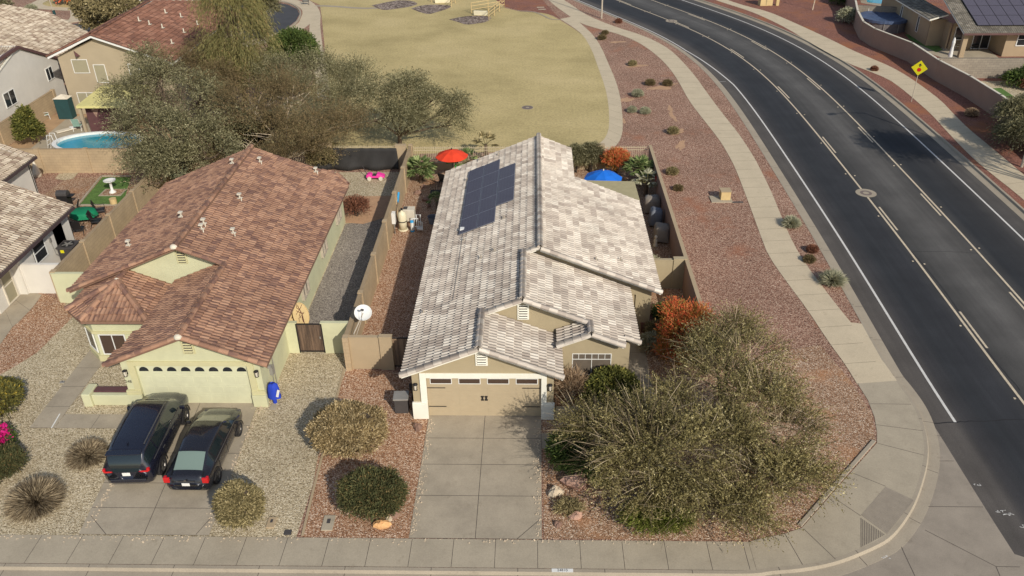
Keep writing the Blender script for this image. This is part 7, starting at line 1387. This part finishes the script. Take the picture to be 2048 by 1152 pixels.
x, y = W(66, 288); tree('small bright green citrus tree by the tan wall at left', 'citrus_tree', (x, y), [(x, y, 1.0, .9, .8, .8), (x-.2, y, 1.7, .6, .6, .6), (x+.1, y+.1, 2.2, .35, .35, .6)], 'green', 1700, 5, .3, .18, .08, cat='tree', inner=.3, droop=.1, r0=.05, subs=2)
sx_, sy_ = W(1850, 296); ox, oy = .52*1.54, -.854*1.54; h_ = 7.6
x, y = sx_+ox*h_-.6, sy_+oy*h_
tree('tall desert tree just outside the right edge, its shadow falling across the road', 'desert_tree', (x+2.0, y), [(x-1.3, y+.8, 7.4, 1.9, 1.9, 1.3), (x+.6, y+.2, 7.8, 2.1, 1.8, 1.3), (x+2.2, y-.6, 7.6, 1.9, 1.7, 1.2), (x+.8, y+1.6, 6.6, 1.6, 1.6, 1.0), (x+3.2, y-.2, 6.8, 1.6, 1.6, 1.0)], 'mesquite', 3800, 8, .8, .17, .05, inner=.2, droop=.2, r0=.16)
# --- shrubs
def shrub(label, c, lobes, leaf, n, per, slen, llen, lwid, name='shrub', core=None, stems='bark_dark', nstem=10, group=None, cat='shrub', **kw):
    o = thing(name, label, cat, (*c, 0), group=group); foliage('leaves', LM[leaf], o, lobes, n, per, slen, llen, lwid, **kw); mb = MB()
    for k in range(nstem):
        l = lobes[k % len(lobes)]; u = unit(rng.normal(size=(1, 3)))[0]; u[2] = abs(u[2]); e = np.array(l[:3])+u*np.array(l[3:])*.8; mb.tube([(c[0]+rng.uniform(-.1, .1), c[1]+rng.uniform(-.1, .1), 0), (np.array([*c, .1])+e)/2, e], [.025, .018, .006], 4)
    mb.build('stems', M[stems], o)
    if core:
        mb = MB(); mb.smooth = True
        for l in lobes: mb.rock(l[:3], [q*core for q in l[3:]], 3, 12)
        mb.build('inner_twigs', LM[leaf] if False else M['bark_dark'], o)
    return o
shrub('large rounded khaki shrub in the orange gravel left of the driveway', (-2.9, -1.9), lumps(-2.9, -2.0, .88, 1.42, 1.18, 1.02, 18, .33), 'round_tan', 15000, 4, .17, .10, .032, core=.8, inner=.78, jit=.8, droop=0, zmin=-.3)
shrub('dark olive rounded shrub with rusty tips beside the orange rock', (-1.5, -5.2), lumps(-1.45, -5.25, .66, 1.12, .86, .74, 14, .36), 'dark_olive', 9500, 4, .22, .11, .035, core=.72, inner=.7, jit=1.0, droop=0, zmin=-.3)
shrub('upright oval olive shrub beside the black sedan near the sidewalk', (-6.2, -6.1), lumps(-6.15, -6.1, .85, .74, .66, .9, 14, .3), 'olive', 8500, 4, .15, .09, .03, core=.82, inner=.8, jit=.7, droop=0, zmin=-.4)
shrub('dark shrub with yellow-green leaves at the left edge beside the pale gravel', (-18.9, .1), lumps(-18.95, .1, .6, 1.15, 1.2, .7, 10, .35)+[(-19.2, -1.0, .5, .8, .8, .5)], 'yellowbush', 7000, 4, .2, .11, .05, core=.75, inner=.75, droop=0, zmin=-.2)
shrub('dry rust-green shrub at the left edge below the pink flowers', (-16.5, -3.5), lumps(-16.5, -3.5, .42, .75, .7, .45, 8, .35)+[(-16.9, -4.3, .35, .6, .6, .4)], 'dark_olive', 5000, 4, .2, .10, .03, core=.7, inner=.7, droop=0, zmin=-.2)
o = shrub('bright pink flowering shrub at the left edge', (-17.5, -2.3), [(-17.6, -2.15, .5, .5, .5, .42), (-17.2, -2.9, .35, .3, .32, .28)], 'bougain', 900, 5, .22, .10, .07, core=None, inner=.3, droop=0, zmin=-.2)
foliage('dark_leaves', LM['darkgreen'], o, [(-17.5, -2.0, .4, .55, .5, .4)], 500, 4, .25, .10, .05, inner=.3)
def tuft(label, c, r, h, n, leaf='straw', name='grass_tuft', wid=.018, group=None):
    o = thing(name, label, 'grass tuft', (*c, 0), group=group); u = rng.normal(size=(n, 3)); u = unit(u); u[:, 2] = np.abs(u[:, 2])*h/r*1.0+.12; B = np.c_[c[0]+u[:, 0]*r*.25*rng.random(n), c[1]+u[:, 1]*r*.25*rng.random(n), np.full(n, .05)+.15*rng.random(n)]
    blades('blades', LM[leaf], o, B, u, r*(.75+.35*rng.random(n)), np.full(n, wid)*(.7+.6*rng.random(n)), .12); mb = MB(); mb.rock((*c, .1), (r*.45, r*.45, h*.35), 2, 12); mb.build('crown_base', M['bark_dark'], o); return o
tuft('round spiky straw grass tuft nearer the dark sport utility vehicle', (-13.5, -2.7), .78, .72, 6500, wid=.026); tuft('large round spiky straw grass tuft in the lower left gravel', (-14.35, -5.2), 1.0, .78, 8500, wid=.027)
# flame shrub
FL = [(11.3, 4.3, 1.3, .85, .8, .8), (12.0, 4.6, 1.7, .7, .7, .7), (11.1, 5.0, 1.8, .55, .6, .6), (11.6, 3.6, .8, .9, .8, .6), (10.8, 3.6, .8, .6, .6, .5)]
o = shrub('tall shrub with flame orange and red tips by the east block wall', (11.4, 4.2), FL, 'flame_low', 1700, 6, .35, .13, .035, inner=.3, up=.5, jit=.3, droop=-.1); foliage('flame_tips', LM['flame'], o, [(a, b_, c_+.12, d_, e_, f_) for a, b_, c_, d_, e_, f_ in FL[:3]]+[FL[4]], 1150, 6, .36, .11, .026, inner=.7, up=.6, jit=.3, droop=-.1, zmin=0)
x, y = W(1232, 352); o = shrub('round orange and pink shrub in front of the rear iron fence', (x, y), [(x, y+.1, .85, .80, .7, .8)], 'flame_low', 1500, 6, .3, .11, .03, inner=.3, up=.6, jit=.3, droop=-.1); foliage('orange_tips', LM['flame'], o, [(x, y+.1, .95, .80, .7, .75)], 1300, 6, .3, .11, .03, inner=.6, up=.6, jit=.3, droop=-.1, zmin=0)
shrub('leafy green shrub with yellow leaves below the front window', (7.9, .95), [(7.9, .9, .95, .95, .7, .8), (8.4, .8, .8, .6, .6, .6), (7.3, .8, .8, .6, .5, .6)], 'green', 5200, 5, .25, .12, .055, inner=.45, jit=.8)
o = shrub('bare branching tan shrub left of the leafy green shrub by the garage', (6.1, .85), [(6.1, .85, .9, .6, .6, .7)], 'bare', 500, 6, .4, .22, .018, inner=.1, up=.9, jit=.35, ljit=.4, nstem=26, stems='rock_pale')
shrub('dark green leafy shrub right of the small side walk, under the big tree', (6.0, -2.6), [(6.0, -2.7, .7, .8, .9, .7), (6.4, -3.2, .6, .7, .6, .5)], 'darkgreen', 3600, 5, .25, .11, .05, core=.6, inner=.5, jit=.8)
shrub('fine bright green shrub near the sidewalk under the big tree', (8.8, -6.0), [(8.8, -6.0, .45, 1.0, .6, .45), (9.6, -6.0, .4, .6, .5, .35)], 'brightgreen', 3600, 6, .3, .11, .022, inner=.3, up=.5)
shrub('green shrub at the foot of the front tree beside the boulder, mostly hidden', (7.4, -3.6), [(7.4, -3.6, .4, .6, .5, .35)], 'darkgreen', 900, 5, .25, .12, .04, inner=.4)
shrub('small dark shrub in the shaded side yard behind the orange shrub', (11.3, 7.3), [(11.3, 7.3, .45, .8, .7, .5)], 'darkgreen', 1600, 5, .25, .12, .04, inner=.4); shrub('small tan-green shrub below the right roof corner', (10.6, 6.1), [(10.6, 6.1, .35, .6, .45, .35)], 'olive', 900, 5, .25, .12, .03, inner=.3)
shrub('dark dried shrub by the brown crate under the eave', (10.1, 5.0), [(10.1, 5.0, .4, .4, .4, .4)], 'pale', 700, 5, .22, .10, .04, inner=.3)
shrub('small pale-leaved shrub beside the crossing wall in the east side yard', (10.75, 11.7), [(10.8, 11.8, .6, .45, .6, .5)], 'pale', 900, 5, .35, .14, .035, inner=.2, up=.6)
x, y = W(1437, 640); shrub('small pale shrub against the inner face of the east wall behind the orange shrub', (12.2, 4.9), [(12.2, 4.9, .9, .25, .4, .8)], 'pale', 600, 5, .25, .11, .03, inner=.3)
x, y = W(1152, 345); shrub('dark bushy shrub pair by the rear fence, left one next to the roof edge', (x, y), [(x, y+.3, 1.0, .6, .6, .8)], 'mesquite', 1800, 6, .35, .13, .03, inner=.3, nstem=14); x, y = W(1182, 345); shrub('dark bushy shrub pair by the rear fence, right one next to the tan pillar', (x, y), [(x, y+.3, 1.1, .75, .6, .8)], 'mesquite', 2200, 6, .35, .13, .03, inner=.3, nstem=14)
x, y = W(714, 432); shrub('reddish twiggy shrub at the back corner of the yellow house', (x, y), [(x, y, .6, .75, .6, .6)], 'redtwig', 900, 5, .35, .12, .03, inner=.15, up=.7, nstem=16)
def palm(label, px, py, h, n, r, zoff=0, leaf='palm', tr=.12):
    x, y = W(px, py); o = thing('fan_palm', label, 'palm', (x, y, 0)); B = []; D = []; Ls = []; st = MB()
    for k in range(n):
        a = rng.uniform(0, 2*math.pi); el = rng.uniform(-.1, 1.2); d = np.array([math.cos(a)*math.cos(el), math.sin(a)*math.cos(el), math.sin(el)]); c = np.array([x, y, h])+d*r*.5; st.tube([(x, y, h-.1), c], [.02, .012], 4, False); s = np.cross(d, (0, 0, 1)); s /= np.linalg.norm(s)+1e-9
        for j in range(13): q = (j-6)/6*1.25; B.append(c); D.append(d*math.cos(q)+s*math.sin(q)); Ls.append(r*.5*(1-.25*abs(q)))
    blades('fronds', LM[leaf], o, np.array(B), np.array(D), np.array(Ls), np.full(len(B), .085), .25); st.build('frond_stalks', M['bark_green'], o); mb = MB(); mb.tube([(x, y, 0), (x, y, h)], [tr*1.2, tr], 8); mb.build('trunk', M['bark'], o); return o
palm('bushy green fan palm left of the red umbrella', 843, 366, .9, 52, 1.35); palm('bushy green fan palm by the rear fence, right of the orange shrub', 1278, 366, .9, 52, 1.35); palm('spiky yellow-green palm in the shaded east side yard', 1291, 392, 1.0, 16, 1.1, leaf='pale'); palm('low arching palm right of the red umbrella pole', 936, 348, .9, 14, 1.2); palm('arching palm tips behind the roof edge near the fence', 972, 320, 1.2, 14, 1.2, leaf='olive'); palm('small dark palm in shade at the west wall of the solar panel house', 876, 420, .6, 12, .8)
x, y = W(848, 395)
for i, (px, py, r_) in enumerate(((836, 388, .30), (852, 402, .22), (858, 414, .16), (848, 376, .2))): x, y = W(px, py); mb = MB(); mb.rock((x, y, .1), (r_, r_*.8, .16), 20+i); o = mb.build('rock', M['rock_brown']); props(o, ('largest brown rock beside the fan palm', 'brown rock left of the black bench', 'smallest brown rock at the shade line of the west yard', 'brown rock just below the fan palm')[i], 'rock')
# desert shrubs in the gravel strips
G1 = 'small desert shrubs dotted in the gravel'
spots = [(1237, 46, .45, 'redtwig', 'small rust-brown shrub near the street lamp foot beside the road'), (1210, 69, .4, 'brownish', 'small dark shrub farther one of two near the path fork'), (1204, 79, .5, 'brownish', 'small dark shrub nearer one of two near the path fork'), (1265, 131, .45, 'olive', 'small olive shrub between path and curved walk, on a bare sandy spot'), (1300, 170, .5, 'brownish', 'dark low shrub left of a matching one, mid strip'), (1335, 171, .5, 'brownish', 'dark low shrub with pale sand before it, nearest the curved walk'), (1275, 193, .6, 'pale', 'rounded grey-green shrub, largest beside the park path'), (1264, 224, .42, 'pale', 'small grey shrub left of a matching pair mid strip'), (1290, 227, .48, 'pale', 'small grey shrub right of a matching pair mid strip'), (1346, 267, .5, 'olive', 'olive shrub with bare sand around, above the crossing drains'), (1344, 348, .45, 'olive', 'olive tuft shrub right of the rear wall corner'), (1356, 380, .3, 'brownish', 'tiny dark shrub below the olive tuft by the east wall'), (1624, 503, .32, 'redtwig', 'tiny reddish shrub in the narrow planting strip, upper one'), (1618, 523, .32, 'brownish', 'tiny dark shrub in the narrow planting strip, lower one'), (1748, 141, .35, 'redtwig', 'tiny rusty shrub beyond the far sidewalk near the sign'), (1942, 232, .6, 'bare', 'dry twiggy shrub by the rose wall, right of the sign'), (64, 23, .9, 'pale', 'pale spiky shrub at the upper left gravel bend'), (70, 318, .3, 'brownish', 'small dry shrub at the left yard corner')]
for px, py, r_, lf, lab in spots:
    r_ *= .66; x, y = W(px, py); shrub(lab, (x, y), [(x, y, r_*.55, r_, r_*.9, r_*.6)], lf, int(700+900*r_), 4, .2*r_+.08, .10, .03, name='desert_shrub', inner=.5, droop=0, nstem=5, group=G1, core=.6)
for px, py, r_, lab in ((1582, 452, .6, 'pale straw grass tuft in the planting strip, farther of two'), (1664, 566, .75, 'pale straw grass tuft in the planting strip, nearer and larger of two')): x, y = W(px, py); tuft(lab, (x, y), r_, .7*r_/.75, 1700, leaf='pale', wid=.03)
x, y = W(1692, 45); shrub('white-green shrub in the shade of the rose wall', (x, y), [(x, y, .7, .9, .8, .7)], 'pale', 1400, 5, .4, .16, .06, inner=.3); x, y = W(1676, 8); shrub('dark shrub in the shade at the top of the rose wall', (x, y), [(x, y, .6, .8, .8, .6)], 'darkgreen', 1000, 5, .4, .16, .06, inner=.3)
x, y = W(2030, 300); tree('grey-green weeping shrub hanging over the rose wall at the right edge', 'desert_tree', (41.6, 35.0), LB((2035, 225, 2.2, 1.0, 1.2, .8), (2050, 265, 1.4, 1.1, 1.2, .9), (2062, 215, 2.2, .9, 1.1, .8), (2020, 265, 1.0, .6, .8, .6)), 'mesquite', 3600, 8, .8, .17, .045, inner=.2, droop=.6, r0=.1)
x, y = W(2036, 172); shrub('dark leafy shrub on the gravel by the grey block wall at the right edge', (x, y), [(x, y, .6, 1.3, .9, .7), (x+1, y+.4, .8, 1, .8, .8)], 'darkgreen', 1400, 5, .4, .16, .07, inner=.3); x, y = W(2022, 165); shrub('small reddish-leaved shrub by the green turf at the right edge', (x+.5, y-2), [(x+.5, y-2, .5, .6, .6, .5)], 'redtwig', 700, 5, .3, .14, .05, inner=.3)
x, y = W(1725, 2); shrub('green plants by the blue pool at the top right', (x, y+1), [(x, y+1, .6, 1.2, .8, .7)], 'green', 1000, 5, .4, .18, .07, inner=.3)
x, y = W(137, 8); shrub('bright red-orange flowering shrub at the top left lawn', (x, y), [(x, y, 1.0, 1.4, 1.1, .9)], 'flame', 1100, 5, .4, .2, .1, inner=.4)
x, y = W(1175, 1020); shrub('low grassy weeds at the tree edge among the right gravel rocks', (x-.7, y), [(x-.7, y, .15, .5, .3, .2)], 'olive', 400, 4, .2, .14, .02, inner=.1)
# agave with arching arms under the mesquite
x, y = W(360, 372); o = thing('agave', 'pale green agave with thick upright arms under the grey-green tree', 'agave', (x, y, 0)); mb = MB()
for k in range(11): a = k*.57; d = np.array([math.cos(a), math.sin(a)*.8]); mb.tube([(x, y, .1), (x+d[0]*.5, y+d[1]*.5, .9), (x+d[0]*.95, y+d[1]*.9, 1.5+.3*math.sin(k))], [.09, .07, .02], 6)
mb.build('leaves', LM['pale'], o)
# pale carport roof slab seen behind the yellow roof
x0, y0 = W(352, 372, 2.3); o = thing('shed', 'small flat pale-roofed shed behind the left slope of the yellow house roof', 'shed', (x0, y0, 0)); mb = MB(); P_q = WS([(318, 397), (343, 370), (388, 368), (372, 397)], 2.2); mb.prism(P_q, 2.1, 2.2); mb.build('roof', M['offwhite'], o); mb = MB(); c = np.mean(np.array(P_q), 0); mb.prism([tuple(c+(np.array(p)-c)*.92) for p in P_q], 0, 2.09); mb.build('wall', SY, o)

# pebbles spilled over the paving edges (countless)
q = np.random.default_rng(5); mb = MB()
def pebs(n, fx):
    for k in range(n):
        x, y, z = fx(); s_ = q.uniform(.012, .028); a = q.uniform(0, 3); mb.rbox(x, y, z, z+s_*1.2, s_*2, s_*1.6, a)
pebs(260, lambda: (q.uniform(-30, 12), -6.73-abs(q.normal(0, .12)), .017)); pebs(150, lambda: (.06+abs(q.normal(0, .14)), q.uniform(-6.6, -.2), .021)); pebs(150, lambda: (4.8-abs(q.normal(0, .14)), q.uniform(-6.6, -.2), .021))
pebs(120, lambda: (-7.35-abs(q.normal(0, .12)), q.uniform(-6.4, .6), .021)); pebs(100, lambda: (-12.0+abs(q.normal(0, .14)), q.uniform(-6.4, -2), .021))
props(mb.build('loose_pebbles', M['rock_pale']), kind='stuff')
# survey paint scribbles on the asphalt and apron
def scrib(px, py, s_, seed, z=-.115):
    q2 = np.random.default_rng(seed); x, y = W(px, py, z)
    for k in range(4):
        P = [(x+q2.uniform(-s_, s_)+k*s_*.5, y+q2.uniform(-s_*.6, s_*.6)) for _ in range(3)]; o = ribbon('survey_paint', smooth_poly(np.array(P), 1), -.012, .012, z, M['white_line']); props(o, kind='structure')
for px, py, s_, sd in ((1952, 970, .10, 1), (1994, 1022, .15, 2), (2012, 1028, .15, 3), (2036, 1052, .2, 4), (1765, 1114, .12, 5), (1650, 110, .3, 6), (1366, 102, .2, 7), (1441, 163, .2, 8)): scrib(px, py, s_, sd)
